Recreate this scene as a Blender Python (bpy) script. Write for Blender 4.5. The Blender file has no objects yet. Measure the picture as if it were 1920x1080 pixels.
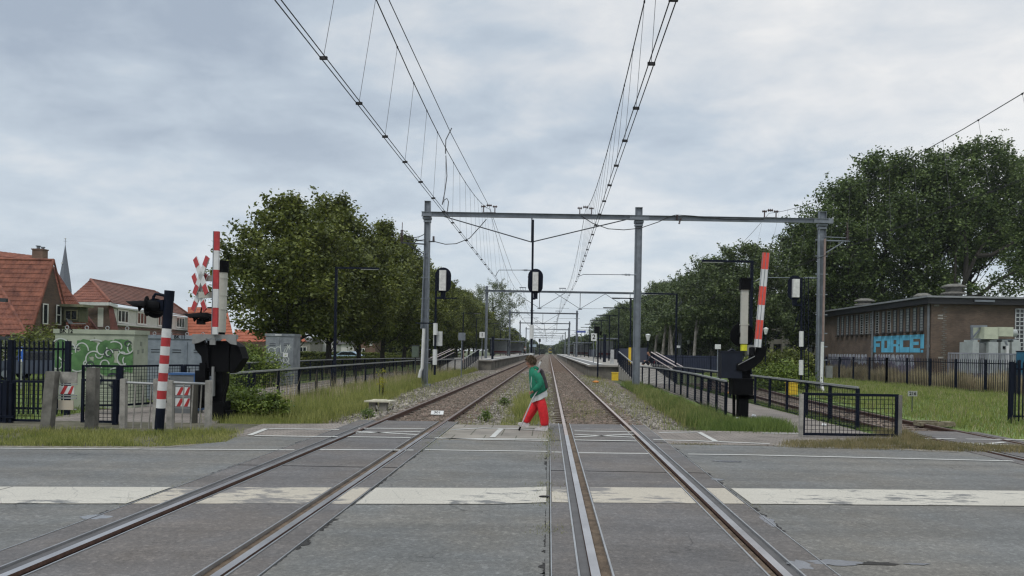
import bpy, math, random
import numpy as np
from mathutils import Vector, Matrix
R = math.radians
random.seed(7); rng = np.random.default_rng(7)
SC = bpy.context.scene; COL = SC.collection
# ---------------- camera, sky, sun, exposure ----------------
F, CH, CX, CY, RO = 1440.0, 1.705, 1029.0, 659.0, R(1.0)
cd = bpy.data.cameras.new('camera'); cam = bpy.data.objects.new('camera', cd); COL.objects.link(cam)
cam.matrix_world = Matrix.Translation((0, 0, CH)) @ Matrix.Rotation(R(90), 4, 'X') @ Matrix.Rotation(RO, 4, 'Z')
cd.sensor_width = 36; cd.lens = F/1920*36; cd.shift_x = -(CX-960)/1920; cd.shift_y = (CY-540)/1920
cd.clip_start = .05; cd.clip_end = 4000
SC.camera = cam
w = bpy.data.worlds.new('World'); SC.world = w; w.use_nodes = True
SUN_EL, SUN_AZ = R(52), R(215)      # azimuth clockwise from +Y: behind left shoulder
def build_world():
    nt = w.node_tree; N = nt.nodes; L = nt.links; N.clear()
    def n(t, **k):
        x = N.new(t)
        for a, b in k.items(): setattr(x, a, b)
        return x
    out = n('ShaderNodeOutputWorld'); bg = n('ShaderNodeBackground'); L.new(bg.outputs[0], out.inputs[0])
    sky = n('ShaderNodeTexSky', sky_type='NISHITA', sun_disc=False); sky.sun_elevation = SUN_EL; sky.sun_rotation = SUN_AZ
    tc = n('ShaderNodeTexCoord'); sep = n('ShaderNodeSeparateXYZ'); L.new(tc.outputs['Generated'], sep.inputs[0])
    def m(op, a, b=None, clamp=False):
        x = n('ShaderNodeMath', operation=op, use_clamp=clamp)
        for i, v in enumerate([a, b]):
            if v is None: continue
            if isinstance(v, (int, float)): x.inputs[i].default_value = v
            else: L.new(v, x.inputs[i])
        return x.outputs[0]
    # project the view direction on a cloud deck so that clouds foreshorten towards the horizon
    zz = m('ADD', m('MAXIMUM', sep.outputs[2], 0.0), 0.24)
    u = m('DIVIDE', sep.outputs[0], zz); v = m('DIVIDE', sep.outputs[1], zz)
    cb = n('ShaderNodeCombineXYZ'); L.new(u, cb.inputs[0]); L.new(v, cb.inputs[1])
    mp = n('ShaderNodeMapping'); mp.inputs['Rotation'].default_value = (0, 0, R(58)); mp.inputs['Scale'].default_value = (1.1, 1.35, 1); mp.inputs['Location'].default_value = (3.1, 1.7, 0)
    L.new(cb.outputs[0], mp.inputs[0])
    n1 = n('ShaderNodeTexNoise'); n1.inputs['Scale'].default_value = .8; n1.inputs['Detail'].default_value = 7; n1.inputs['Roughness'].default_value = .5; n1.inputs['Distortion'].default_value = .35
    n2 = n('ShaderNodeTexNoise'); n2.inputs['Scale'].default_value = 3.1; n2.inputs['Detail'].default_value = 9; n2.inputs['Roughness'].default_value = .58; n2.inputs['Distortion'].default_value = .25
    L.new(mp.outputs[0], n1.inputs[0]); L.new(mp.outputs[0], n2.inputs[0])
    f = m('ADD', m('MULTIPLY', n1.outputs[0], .62), m('MULTIPLY', n2.outputs[0], .38))
    # the deck is thinner (brighter) to the right of the line, thicker to the left
    f = m('ADD', f, m('ADD', m('MULTIPLY', sep.outputs[0], .10), .022))
    cr = n('ShaderNodeValToRGB'); L.new(f, cr.inputs[0]); e = cr.color_ramp.elements
    e[0].position = .38; e[0].color = (.33, .385, .46, 1); e[1].position = .485; e[1].color = (.45, .51, .575, 1)
    a = e.new(.57); a.color = (.605, .63, .655, 1); a = e.new(.66); a.color = (.75, .745, .735, 1)
    # horizon haze: paler
    hz = n('ShaderNodeMapRange'); L.new(sep.outputs[2], hz.inputs[0]); hz.inputs[1].default_value = 0.0; hz.inputs[2].default_value = .30; hz.inputs[3].default_value = .55; hz.inputs[4].default_value = 0.0
    mx = n('ShaderNodeMixRGB'); L.new(hz.outputs[0], mx.inputs[0]); L.new(cr.outputs[0], mx.inputs[1]); mx.inputs[2].default_value = (.615, .675, .725, 1)
    # an overcast deck is brighter towards the zenith
    zb = n('ShaderNodeMapRange'); L.new(sep.outputs[2], zb.inputs[0]); zb.inputs[1].default_value = .42; zb.inputs[2].default_value = 1.0; zb.inputs[3].default_value = 1.0; zb.inputs[4].default_value = ZEN
    vm = n('ShaderNodeVectorMath', operation='SCALE'); L.new(mx.outputs[0], vm.inputs[0]); L.new(zb.outputs[0], vm.inputs['Scale'])
    # a little of the real sky shows through the deck
    s2 = n('ShaderNodeVectorMath', operation='SCALE'); L.new(sky.outputs[0], s2.inputs[0]); s2.inputs['Scale'].default_value = .010
    ad = n('ShaderNodeVectorMath', operation='ADD'); L.new(vm.outputs[0], ad.inputs[0]); L.new(s2.outputs[0], ad.inputs[1])
    L.new(ad.outputs[0], bg.inputs[0]); bg.inputs[1].default_value = 1.0
ZEN = 1.9
build_world()
ld = bpy.data.lights.new('sun', 'SUN'); ld.energy = 1.4; ld.angle = R(16); ld.color = (1, .96, .9)
lo = bpy.data.objects.new('sun', ld); COL.objects.link(lo)
sd = Vector((math.sin(SUN_AZ)*math.cos(SUN_EL), math.cos(SUN_AZ)*math.cos(SUN_EL), math.sin(SUN_EL)))
lo.rotation_euler = sd.to_track_quat('Z', 'Y').to_euler()
SC.view_settings.view_transform = 'Standard'; SC.view_settings.look = 'None'; SC.view_settings.exposure = 0.16; SC.view_settings.gamma = 1
SC.render.engine = 'CYCLES'
try:
    SC.cycles.max_bounces = 6; SC.cycles.transparent_max_bounces = 12; SC.cycles.filter_width = 1.3
except Exception: pass
# ---------------- photo geometry: pixel -> place ----------------
def und(px, py):
    u, v = px-CX, py-CY; c, s = math.cos(RO), math.sin(RO); return u*c+v*s, -u*s+v*c
def G(px, py, z=0.0):
    x, y = und(px, py); d = F*(CH-z)/y; return Vector((x/F*d, d, z))
def P(px, py, d):
    x, y = und(px, py); return Vector((x/F*d, d, CH-y/F*d))
# ---------------- materials ----------------
MATS = {}
def mat(name, col, rough=.8, metal=0, var=.25, scale=3., bump=0., bscale=40., col2=None, spec=.5, island=0.):
    if name in MATS: return MATS[name]
    m = bpy.data.materials.new(name); m.use_nodes = True; nt = m.node_tree; N, L = nt.nodes, nt.links
    b = N['Principled BSDF']; b.inputs['Roughness'].default_value = rough; b.inputs['Metallic'].default_value = metal
    b.inputs['Specular IOR Level'].default_value = spec
    tc = N.new('ShaderNodeTexCoord')
    no = N.new('ShaderNodeTexNoise'); no.inputs['Scale'].default_value = scale; no.inputs['Detail'].default_value = 6; no.inputs['Roughness'].default_value = .62
    L.new(tc.outputs['Object'], no.inputs[0])
    cr = N.new('ShaderNodeValToRGB'); L.new(no.outputs[0], cr.inputs[0]); e = cr.color_ramp.elements
    c2 = col2 or tuple(min(1, c*(1+var)) for c in col)
    e[0].position = .32; e[0].color = (*[c*(1-var) for c in col], 1); e[1].position = .68; e[1].color = (*c2, 1)
    last = cr.outputs[0]
    if island:
        g = N.new('ShaderNodeNewGeometry'); hs = N.new('ShaderNodeHueSaturation')
        mr = N.new('ShaderNodeMapRange'); L.new(g.outputs['Random Per Island'], mr.inputs[0]); mr.inputs[3].default_value = 1-island; mr.inputs[4].default_value = 1+island
        mr2 = N.new('ShaderNodeMapRange'); L.new(g.outputs['Random Per Island'], mr2.inputs[0]); mr2.inputs[3].default_value = .515; mr2.inputs[4].default_value = .485
        L.new(mr.outputs[0], hs.inputs['Value']); L.new(mr2.outputs[0], hs.inputs['Hue']); L.new(last, hs.inputs['Color']); last = hs.outputs[0]
    L.new(last, b.inputs['Base Color'])
    if bump:
        n2 = N.new('ShaderNodeTexNoise'); n2.inputs['Scale'].default_value = bscale; n2.inputs['Detail'].default_value = 4; L.new(tc.outputs['Object'], n2.inputs[0])
        bp = N.new('ShaderNodeBump'); bp.inputs['Strength'].default_value = bump; bp.inputs['Distance'].default_value = .02; L.new(n2.outputs[0], bp.inputs['Height']); L.new(bp.outputs[0], b.inputs['Normal'])
    MATS[name] = m; m['_last'] = 1
    return m
def leafmat(name, col, col2, transl=.3, island=.55, scale=.45):
    m = mat(name, col, .55, 0, .2, scale, col2=col2, island=island, spec=.35)
    nt = m.node_tree; N, L = nt.nodes, nt.links; b = N['Principled BSDF']; o = N['Material Output']
    src = b.inputs['Base Color'].links[0].from_socket
    t = N.new('ShaderNodeBsdfTranslucent'); L.new(src, t.inputs[0]); mx = N.new('ShaderNodeMixShader'); mx.inputs[0].default_value = transl
    L.new(b.outputs[0], mx.inputs[1]); L.new(t.outputs[0], mx.inputs[2]); L.new(mx.outputs[0], o.inputs[0])
    return m
def brickmat(name, c1, c2, mortar, bw=.22, bh=.065):
    m = bpy.data.materials.new(name); m.use_nodes = True; nt = m.node_tree; N, L = nt.nodes, nt.links; b = N['Principled BSDF']; b.inputs['Roughness'].default_value = .9
    tc = N.new('ShaderNodeTexCoord'); s = N.new('ShaderNodeSeparateXYZ'); L.new(tc.outputs['Object'], s.inputs[0])
    a = N.new('ShaderNodeMath'); a.operation = 'ADD'; L.new(s.outputs[0], a.inputs[0]); L.new(s.outputs[1], a.inputs[1])
    c = N.new('ShaderNodeCombineXYZ'); L.new(a.outputs[0], c.inputs[0]); L.new(s.outputs[2], c.inputs[1])
    br = N.new('ShaderNodeTexBrick'); L.new(c.outputs[0], br.inputs[0]); br.inputs['Scale'].default_value = 1
    br.inputs['Brick Width'].default_value = bw; br.inputs['Row Height'].default_value = bh; br.inputs['Mortar Size'].default_value = .006; br.inputs['Bias'].default_value = 0
    br.inputs['Color1'].default_value = (*c1, 1); br.inputs['Color2'].default_value = (*c2, 1); br.inputs['Mortar'].default_value = (*mortar, 1)
    no = N.new('ShaderNodeTexNoise'); no.inputs['Scale'].default_value = .9; no.inputs['Detail'].default_value = 6; L.new(tc.outputs['Object'], no.inputs[0])
    mr = N.new('ShaderNodeMapRange'); L.new(no.outputs[0], mr.inputs[0]); mr.inputs[1].default_value = .3; mr.inputs[2].default_value = .7; mr.inputs[3].default_value = .7; mr.inputs[4].default_value = 1.25
    v = N.new('ShaderNodeVectorMath'); v.operation = 'SCALE'; L.new(br.outputs[0], v.inputs[0]); L.new(mr.outputs[0], v.inputs['Scale'])
    L.new(v.outputs[0], b.inputs['Base Color']); MATS[name] = m
    return m
# ---------------- mesh builder ----------------
ORG = {}
class MB:
    def __init__(s): s.v = []; s.f = []; s.m = []
    def add(s, vs, fs, mi=0):
        o = len(s.v); s.v += [tuple(v) for v in vs]; s.f += [tuple(i+o for i in f) for f in fs]; s.m += [mi]*len(fs); return s
    def box(s, c, d, mi=0, rz=0, rot=None):
        x, y, z = [k/2 for k in d]; M = rot or Matrix.Rotation(rz, 3, 'Z'); c = Vector(c)
        vs = [c + M @ Vector((a*x, b*y, e*z)) for a in (-1, 1) for b in (-1, 1) for e in (-1, 1)]
        return s.add(vs, [(0, 1, 3, 2), (4, 6, 7, 5), (0, 4, 5, 1), (2, 3, 7, 6), (0, 2, 6, 4), (1, 5, 7, 3)], mi)
    def bar(s, p, q, w, h=None, mi=0, up=(0, 0, 1)):
        p, q = Vector(p), Vector(q); h = h or w; d = (q-p)
        if d.length < 1e-6: return s
        t = d.normalized(); u = Vector(up)
        if abs(t.dot(u)) > .98: u = Vector((0, 1, 0))
        a = t.cross(u).normalized()*w/2; b = a.normalized().cross(t)*h/2
        vs = [e+i*a+j*b for e in (p, q) for i, j in ((-1, -1), (1, -1), (1, 1), (-1, 1))]
        return s.add(vs, [(3, 2, 1, 0), (4, 5, 6, 7), (0, 1, 5, 4), (1, 2, 6, 5), (2, 3, 7, 6), (3, 0, 4, 7)], mi)
    def tube(s, pts, r, n=8, mi=0, cap=True):
        pts = [Vector(p) for p in pts]; rs = r if isinstance(r, (list, tuple)) else [r]*len(pts); vs = []; fs = []; pa = None
        for i, p in enumerate(pts):
            t = (pts[min(i+1, len(pts)-1)]-pts[max(i-1, 0)]).normalized()
            if pa is None:
                u = Vector((0, 0, 1)) if abs(t.z) < .9 else Vector((1, 0, 0)); pa = t.cross(u).normalized()
            a = (pa - t*pa.dot(t)).normalized(); pa = a; b = t.cross(a)
            vs += [p+rs[i]*(math.cos(2*math.pi*k/n)*a+math.sin(2*math.pi*k/n)*b) for k in range(n)]
            if i: fs += [((i-1)*n+k, (i-1)*n+(k+1) % n, i*n+(k+1) % n, i*n+k) for k in range(n)]
        if cap: fs += [tuple(range(n))[::-1], tuple((len(pts)-1)*n+k for k in range(n))]
        return s.add(vs, fs, mi)
    def prism(s, poly, off, mi=0):
        n = len(poly); off = Vector(off); a = [Vector(p) for p in poly]; vs = a+[p+off for p in a]
        nm = Vector((0, 0, 0))
        for i in range(n): nm += a[i].cross(a[(i+1) % n])
        fl = nm.dot(off) > 0
        fs = [tuple(range(n))[::-1] if fl else tuple(range(n)), tuple(range(n, 2*n)) if fl else tuple(range(n, 2*n))[::-1]]
        fs += [((i, (i+1) % n, (i+1) % n+n, i+n) if fl else (i+n, (i+1) % n+n, (i+1) % n, i)) for i in range(n)]
        return s.add(vs, fs, mi)
    def lathe(s, prof, c, n=16, mi=0, M=None):
        c = Vector(c); M = M or Matrix.Identity(3); vs = []; fs = []
        for r, z in prof: vs += [c+M @ Vector((r*math.cos(2*math.pi*k/n), r*math.sin(2*math.pi*k/n), z)) for k in range(n)]
        for i in range(1, len(prof)): fs += [((i-1)*n+k, (i-1)*n+(k+1) % n, i*n+(k+1) % n, i*n+k) for k in range(n)]
        fs += [tuple(range(n))[::-1], tuple((len(prof)-1)*n+k for k in range(n))]
        return s.add(vs, fs, mi)
    def quad(s, *p, mi=0): return s.add(p, [tuple(range(len(p)))], mi)
    def ribbon(s, pts, w, nrm, mi=0, closed=False):
        pts = [Vector(p) for p in pts]; nrm = Vector(nrm).normalized(); n = len(pts); vs = []
        for i, p in enumerate(pts):
            t = (pts[min(i+1, n-1)]-pts[max(i-1, 0)]).normalized(); a = nrm.cross(t).normalized()*w/2; vs += [p-a, p+a]
        return s.add(vs, [(2*i, 2*i+2, 2*i+3, 2*i+1) for i in range(n-1)], mi)
    def build(s, name, m, parent=None, loc=None, smooth=False, **kw):
        o0 = Vector(ORG[parent.name]) if parent else Vector(loc or (0, 0, 0))
        me = bpy.data.meshes.new(name); me.from_pydata([tuple(Vector(v)-o0) for v in s.v], [], s.f)
        for k in (m if isinstance(m, (list, tuple)) else [m]): me.materials.append(k)
        if any(s.m): me.polygons.foreach_set('material_index', s.m)
        if smooth: me.shade_smooth(); 
        me.update(); ob = bpy.data.objects.new(name, me); COL.objects.link(ob)
        if smooth == 'auto':
            me.shade_smooth()
            try: me.set_sharp_from_angle(angle=R(35))
            except Exception: pass
        if parent: ob.parent = parent; ORG[ob.name] = tuple(o0)
        else: ob.location = o0; ORG[ob.name] = tuple(o0)
        for a, b in kw.items(): ob[a] = b
        return ob
def tag(o, label, cat, group=None):
    o['label'] = label; o['category'] = cat
    if group: o['group'] = group
    return o
def thing(name, label, cat, loc, group=None):
    o = bpy.data.objects.new(name, None); COL.objects.link(o); o.location = loc; o.empty_display_size = .2
    ORG[o.name] = tuple(loc); return tag(o, label, cat, group)
def copy_tree(o, parent=None):
    c = o.copy(); COL.objects.link(c)
    if parent: c.parent = parent
    for ch in list(o.children): copy_tree(ch, c)
    return c
def struct(o): o['kind'] = 'structure'; return o
def npmesh(name, v, f4, mats, parent=None, loc=None, mi=None):
    v = np.asarray(v, np.float32).reshape(-1, 3); f4 = np.asarray(f4, np.int32); k = f4.shape[1]
    o0 = np.array(ORG[parent.name] if parent else (loc or (0, 0, 0)), np.float32); v = v-o0
    me = bpy.data.meshes.new(name); me.vertices.add(len(v)); me.vertices.foreach_set('co', v.ravel())
    me.loops.add(f4.size); me.loops.foreach_set('vertex_index', f4.ravel()); me.polygons.add(len(f4))
    me.polygons.foreach_set('loop_start', np.arange(0, f4.size, k, dtype=np.int32))
    for m in (mats if isinstance(mats, (list, tuple)) else [mats]): me.materials.append(m)
    if mi is not None: me.polygons.foreach_set('material_index', np.asarray(mi, np.int32))
    me.update(); me.validate(); ob = bpy.data.objects.new(name, me); COL.objects.link(ob)
    if parent: ob.parent = parent
    else: ob.location = tuple(float(x) for x in o0)
    ORG[ob.name] = tuple(float(x) for x in o0)
    return ob
def text_mb(txt, origin, right, up, size, out=.004, mb=None, mi=0, bold=0.):
    cu = bpy.data.curves.new('t', 'FONT'); cu.body = txt; cu.size = size; cu.offset = bold; cu.align_x = 'CENTER'; cu.align_y = 'CENTER'; cu.resolution_u = 3
    ob = bpy.data.objects.new('t', cu); COL.objects.link(ob); bpy.context.view_layer.update()
    me = bpy.data.meshes.new_from_object(ob.evaluated_get(bpy.context.evaluated_depsgraph_get()))
    r, u = Vector(right).normalized(), Vector(up).normalized(); nrm = r.cross(u); mb = mb or MB()
    mb.add([Vector(origin)+r*v.co.x+u*v.co.y+nrm*out for v in me.vertices], [tuple(p.vertices) for p in me.polygons], mi)
    bpy.data.objects.remove(ob); return mb
# palette
steel = mat('galvanised_steel', (.17, .19, .215), .5, .35, .22, 2.5, .1, 60)
darksteel = mat('dark_steel', (.025, .03, .038), .55, .1, .3, 6)
navy = mat('navy_paint', (.004, .0065, .015), .55, 0, .3, 4, spec=.12)
black = mat('black_plastic', (.003, .0032, .004), .7, 0, .3, 5, spec=.1)
white = mat('white_paint', (.56, .57, .56), .5, 0, .1, 6)
redp = mat('red_paint', (.36, .022, .025), .45, 0, .2, 8)
orangered = mat('orange_red_reflective', (.62, .06, .035), .4, 0, .15, 8)
beige = mat('beige_enamel', (.40, .40, .35), .5, 0, .12, 3)
conc = mat('concrete', (.27, .26, .235), .92, 0, .35, 5, .5, 60)
concd = mat('weathered_concrete', (.13, .125, .11), .95, 0, .4, 4, .6, 50)
railgrey = mat('handrail_grey', (.28, .29, .29), .5, .2, .2, 8)
wirem = mat('wire_dark', (.012, .012, .014), .7, 0, .1, 3)
dropm = mat('dropper_grey', (.10, .10, .11), .7, 0, .1, 3)
glassd = mat('dark_glass', (.012, .015, .018), .12, 0, .3, 1)
whitewood = mat('white_window_frame', (.62, .62, .58), .5, 0, .08, 4)
yellow = mat('yellow_paint', (.62, .42, .02), .5, 0, .12, 5)
# ---------------- ground, road, crossing ----------------
def nodes_of(m): return m.node_tree.nodes, m.node_tree.links
def asphalt(name, c, warm=False, streak=.0):
    m = bpy.data.materials.new(name); m.use_nodes = True; N, L = nodes_of(m); b = N['Principled BSDF']; b.inputs['Roughness'].default_value = .72
    tc = N.new('ShaderNodeTexCoord'); O = tc.outputs['Object']
    def noise(sc, det=4, rough=.6, vec=O, dist=0):
        x = N.new('ShaderNodeTexNoise'); x.inputs['Scale'].default_value = sc; x.inputs['Detail'].default_value = det; x.inputs['Roughness'].default_value = rough; x.inputs['Distortion'].default_value = dist; L.new(vec, x.inputs[0]); return x.outputs[0]
    def mr(s, a, b2, c2, d):
        x = N.new('ShaderNodeMapRange'); L.new(s, x.inputs[0]); x.inputs[1].default_value = a; x.inputs[2].default_value = b2; x.inputs[3].default_value = c2; x.inputs[4].default_value = d; return x.outputs[0]
    def mul(a, b2):
        x = N.new('ShaderNodeMath'); x.operation = 'MULTIPLY'; L.new(a, x.inputs[0]); L.new(b2, x.inputs[1]); return x.outputs[0]
    big = mr(noise(.35, 5), .3, .7, .84, 1.14)
    mp = N.new('ShaderNodeMapping'); mp.inputs['Scale'].default_value = (.14, 1.5, 1); mp.inputs['Rotation'].default_value = (0, 0, R(-3)); L.new(O, mp.inputs[0])
    st = mr(noise(1.1, 5, .6, mp.outputs[0]), .3, .7, .76, 1.22)     # wheel tracks run along the road
    fine = mr(noise(38, 4, .95), .30, .70, .50, 1.60)
    mid = mr(noise(11, 6, .85), .28, .72, .82, 1.2)
    # stones showing in the surface
    vo = N.new('ShaderNodeTexVoronoi'); vo.inputs['Scale'].default_value = 28; L.new(O, vo.inputs[0]); spk = mr(vo.outputs['Color'], .6, 1.0, .95, 1.45)
    vo3 = N.new('ShaderNodeTexVoronoi'); vo3.inputs['Scale'].default_value = 9; vo3.feature = 'F1'; L.new(O, vo3.inputs[0]); dots = mr(vo3.outputs['Distance'], .03, .07, 1.9, 1.0)
    k = mul(mul(mul(mul(mul(big, st), fine), mid), spk), dots)
    # cracks, only in some patches
    mpc = N.new('ShaderNodeMixRGB'); mpc.inputs[0].default_value = .30; L.new(O, mpc.inputs[1])
    nv = N.new('ShaderNodeTexNoise'); nv.inputs['Scale'].default_value = 2.2; nv.inputs['Detail'].default_value = 6; L.new(O, nv.inputs[0]); L.new(nv.outputs['Color'], mpc.inputs[2])
    vc = N.new('ShaderNodeTexVoronoi'); vc.feature = 'DISTANCE_TO_EDGE'; vc.inputs['Scale'].default_value = .8; L.new(mpc.outputs[0], vc.inputs[0])
    crk = mr(vc.outputs['Distance'], .0, .007, .45, 1.0); msk = mr(noise(.8, 4), .54, .62, 0, 1)
    mx = N.new('ShaderNodeMath'); mx.operation = 'MAXIMUM'; iv = N.new('ShaderNodeMath'); iv.operation = 'SUBTRACT'; iv.inputs[0].default_value = 1; L.new(msk, iv.inputs[1]); L.new(crk, mx.inputs[0]); L.new(iv.outputs[0], mx.inputs[1])
    k = mul(k, mx.outputs[0])
    hue = N.new('ShaderNodeMixRGB'); L.new(mr(noise(.5, 4), .4, .62, 0, 1), hue.inputs[0]); hue.inputs[1].default_value = (*c, 1)
    hue.inputs[2].default_value = ((c[0]*1.12, c[1]*1.03, c[2]*.93, 1))
    v = N.new('ShaderNodeVectorMath'); v.operation = 'SCALE'; L.new(hue.outputs[0], v.inputs[0]); L.new(k, v.inputs['Scale']); L.new(v.outputs[0], b.inputs['Base Color'])
    L.new(mr(noise(1.3, 4), .3, .7, .5, .8), b.inputs['Roughness'])
    bp = N.new('ShaderNodeBump'); bp.inputs['Strength'].default_value = .35; bp.inputs['Distance'].default_value = .006; L.new(fine, bp.inputs['Height']); L.new(bp.outputs[0], b.inputs['Normal'])
    MATS[name] = m; return m
asph = asphalt('asphalt', (.112, .115, .111)); panelm = asphalt('crossing_panel', (.094, .089, .087))
def worn_paint(name, c, under, amt=.5):
    m = bpy.data.materials.new(name); m.use_nodes = True; N, L = nodes_of(m); b = N['Principled BSDF']; b.inputs['Roughness'].default_value = .6
    tc = N.new('ShaderNodeTexCoord'); mp = N.new('ShaderNodeMapping'); mp.inputs['Scale'].default_value = (.55, 1.6, 1); L.new(tc.outputs['Object'], mp.inputs[0])
    a = N.new('ShaderNodeTexNoise'); a.inputs['Scale'].default_value = 5; a.inputs['Detail'].default_value = 9; a.inputs['Roughness'].default_value = .72; L.new(mp.outputs[0], a.inputs[0])
    a2 = N.new('ShaderNodeTexNoise'); a2.inputs['Scale'].default_value = .8; a2.inputs['Detail'].default_value = 3; L.new(tc.outputs['Object'], a2.inputs[0])
    s = N.new('ShaderNodeMath'); s.operation = 'ADD'; L.new(a.outputs[0], s.inputs[0]); L.new(a2.outputs[0], s.inputs[1])
    r = N.new('ShaderNodeMapRange'); L.new(s.outputs[0], r.inputs[0]); r.inputs[1].default_value = 1.27-amt*.3; r.inputs[2].default_value = 1.29-amt*.3+.05
    cr = N.new('ShaderNodeValToRGB'); L.new(a2.outputs[0], cr.inputs[0]); cr.color_ramp.elements[0].position = .35; cr.color_ramp.elements[1].position = .65
    cr.color_ramp.elements[0].color = (*[k*.88 for k in c], 1); cr.color_ramp.elements[1].color = (*c, 1)
    f = N.new('ShaderNodeTexNoise'); f.inputs['Scale'].default_value = 45; f.inputs['Detail'].default_value = 3; L.new(tc.outputs['Object'], f.inputs[0])
    fr = N.new('ShaderNodeMapRange'); L.new(f.outputs[0], fr.inputs[0]); fr.inputs[1].default_value = .3; fr.inputs[2].default_value = .7; fr.inputs[3].default_value = .82; fr.inputs[4].default_value = 1.1
    v = N.new('ShaderNodeVectorMath'); v.operation = 'SCALE'; L.new(cr.outputs[0], v.inputs[0]); L.new(fr.outputs[0], v.inputs['Scale'])
    # thin cracks in the thermoplastic
    nv = N.new('ShaderNodeTexNoise'); nv.inputs['Scale'].default_value = 3; L.new(tc.outputs['Object'], nv.inputs[0]); mpc = N.new('ShaderNodeMixRGB'); mpc.inputs[0].default_value = .12; L.new(tc.outputs['Object'], mpc.inputs[1]); L.new(nv.outputs['Color'], mpc.inputs[2])
    vc = N.new('ShaderNodeTexVoronoi'); vc.feature = 'DISTANCE_TO_EDGE'; vc.inputs['Scale'].default_value = 2.6; L.new(mpc.outputs[0], vc.inputs[0])
    ck = N.new('ShaderNodeMapRange'); L.new(vc.outputs['Distance'], ck.inputs[0]); ck.inputs[1].default_value = 0; ck.inputs[2].default_value = .014; ck.inputs[3].default_value = .5; ck.inputs[4].default_value = 0
    mxk = N.new('ShaderNodeMath'); mxk.operation = 'MAXIMUM'; L.new(ck.outputs[0], mxk.inputs[0]); L.new(r.outputs[0], mxk.inputs[1])
    x = N.new('ShaderNodeMixRGB'); L.new(mxk.outputs[0], x.inputs[0]); L.new(v.outputs[0], x.inputs[1]); x.inputs[2].default_value = (*under, 1); L.new(x.outputs[0], b.inputs['Base Color'])
    return m
paintw = worn_paint('road_paint', (.50, .475, .41), (.14, .14, .135), .55); paintc = worn_paint('old_cream_paint', (.47, .425, .345), (.17, .16, .15), .85)
thinp = worn_paint('thin_line_paint', (.52, .52, .49), (.14, .14, .135), .35)
railtop = mat('rail_head_steel', (.42, .41, .42), .3, .75, .22, 1.2, col2=(.55, .54, .55))
raildull = mat('dull_rail_head', (.15, .115, .10), .5, .3, .25, 3)
railtan = mat('tan_rail_head', (.40, .33, .30), .42, .4, .15, 3)
rust = mat('rail_rust', (.085, .045, .032), .85, 0, .35, 14)
dirt = mat('flangeway_dirt', (.13, .095, .065), .95, 0, .45, 9, .8, 90)
rubber = mat('rubber_filler', (.075, .072, .072), .6, 0, .25, 3)
edgem = mat('panel_edge_steel', (.34, .35, .36), .35, .6, .2, 2)
def rail_x(i, y):
    b = (-3.95, -2.44, .39, 1.88)[i]
    return b
def sheet(name, polys, z, m, th=0.0, **k):
    b = MB()
    for p in polys:
        p = [Vector((q[0], q[1], z)) for q in p]
        if th: b.prism(p, (0, 0, -th))
        else: b.quad(*p)
    o = b.build(name, m, **k); o['kind'] = 'structure'; return o
def rect(x0, x1, y0, y1): return [(x0, y0), (x1, y0), (x1, y1), (x0, y1)]
grassg = mat('ground_soil_grass', (.075, .095, .032), .95, 0, .4, 1.2, .8, 12, col2=(.11, .13, .05))
sheet('ground', [[(-900, -60), (900, -60), (900, 2500), (-900, 2500)]], -.30, grassg)
lawnm = mat('lawn_base', (.10, .16, .035), .95, 0, .3, .7, .8, 14, col2=(.15, .21, .05))
vergem = mat('verge_earth', (.10, .10, .055), .95, 0, .45, 3, .8, 25, col2=(.14, .125, .085))
sheet('verge', [[(-120, 4.2), (-9, 12.56), (-6.5, 12.81), (-5.76, 13.76), (-5.9, 14.6), (-6.2, 17.2), (-120, 17.2)]], -.035, vergem, .2)
sheet('lawn', [[(-120, 17.21), (-6.6, 17.21), (-6.9, 60), (-9, 75), (-9, 160), (-120, 160)]], -.14, lawnm, .1)
sheet('lawn', [[(4.2, 17.21), (5.6, 17.21), (5.5, 45), (4.2, 45)], [(7.46, 17.21), (7.9, 17.21), (8, 60), (7.6, 60)], [(10.3, 14.1), (60, 17), (60, 90), (14, 90), (12.2, 50), (10.4, 20)]], -.10, lawnm, .1)
def grid_sheet(name, poly_fn, nx, ny, zf, m, mi=None):
    vs = []; fs = []
    for j in range(ny+1):
        for i in range(nx+1):
            x, y = poly_fn(i/nx, j/ny); vs.append((x, y, zf(x, y)))
    for j in range(ny):
        for i in range(nx):
            a = j*(nx+1)+i; fs.append((a, a+1, a+nx+2, a+nx+1))
    b = MB(); b.add(vs, fs); o = b.build(name, m, smooth=True); o['kind'] = 'structure'; return o
# roadway; the strips between are the crossing panels
Y0, Y1 = -5.0, 14.6
PZ = -.006
left_road = [(-120, -22), (-4.47, Y0), (-4.47, 14.6), (-5.9, 14.6), (-5.75, 13.75), (-6.5, 12.8), (-9, 12.55), (-120, 4)]
sheet('road', [left_road, rect(-2.12, .035, Y0, Y1), [(2.31, Y0), (7.75, Y0), (7.75, 14.3), (2.31, 14.6)], [(10.1, Y0), (120, Y0-10), (120, 22), (10.1, 14.0)]], PZ-.004, asph, .28)
sheet('crossing_panels', [rect(-4.455, -4.13, Y0, 18.3), rect(-3.81, -2.60, Y0, 18.3), rect(-2.38, -2.135, Y0, 18.3), rect(.05, .26, Y0, 18.3), rect(.53, 1.73, Y0, 18.3), rect(2.02, 2.295, Y0, 18.3),
    rect(7.77, 8.06, Y0, 18), rect(8.36, 9.58, Y0, 18), rect(9.86, 10.08, Y0, 18)], PZ, panelm, .2)
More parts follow.
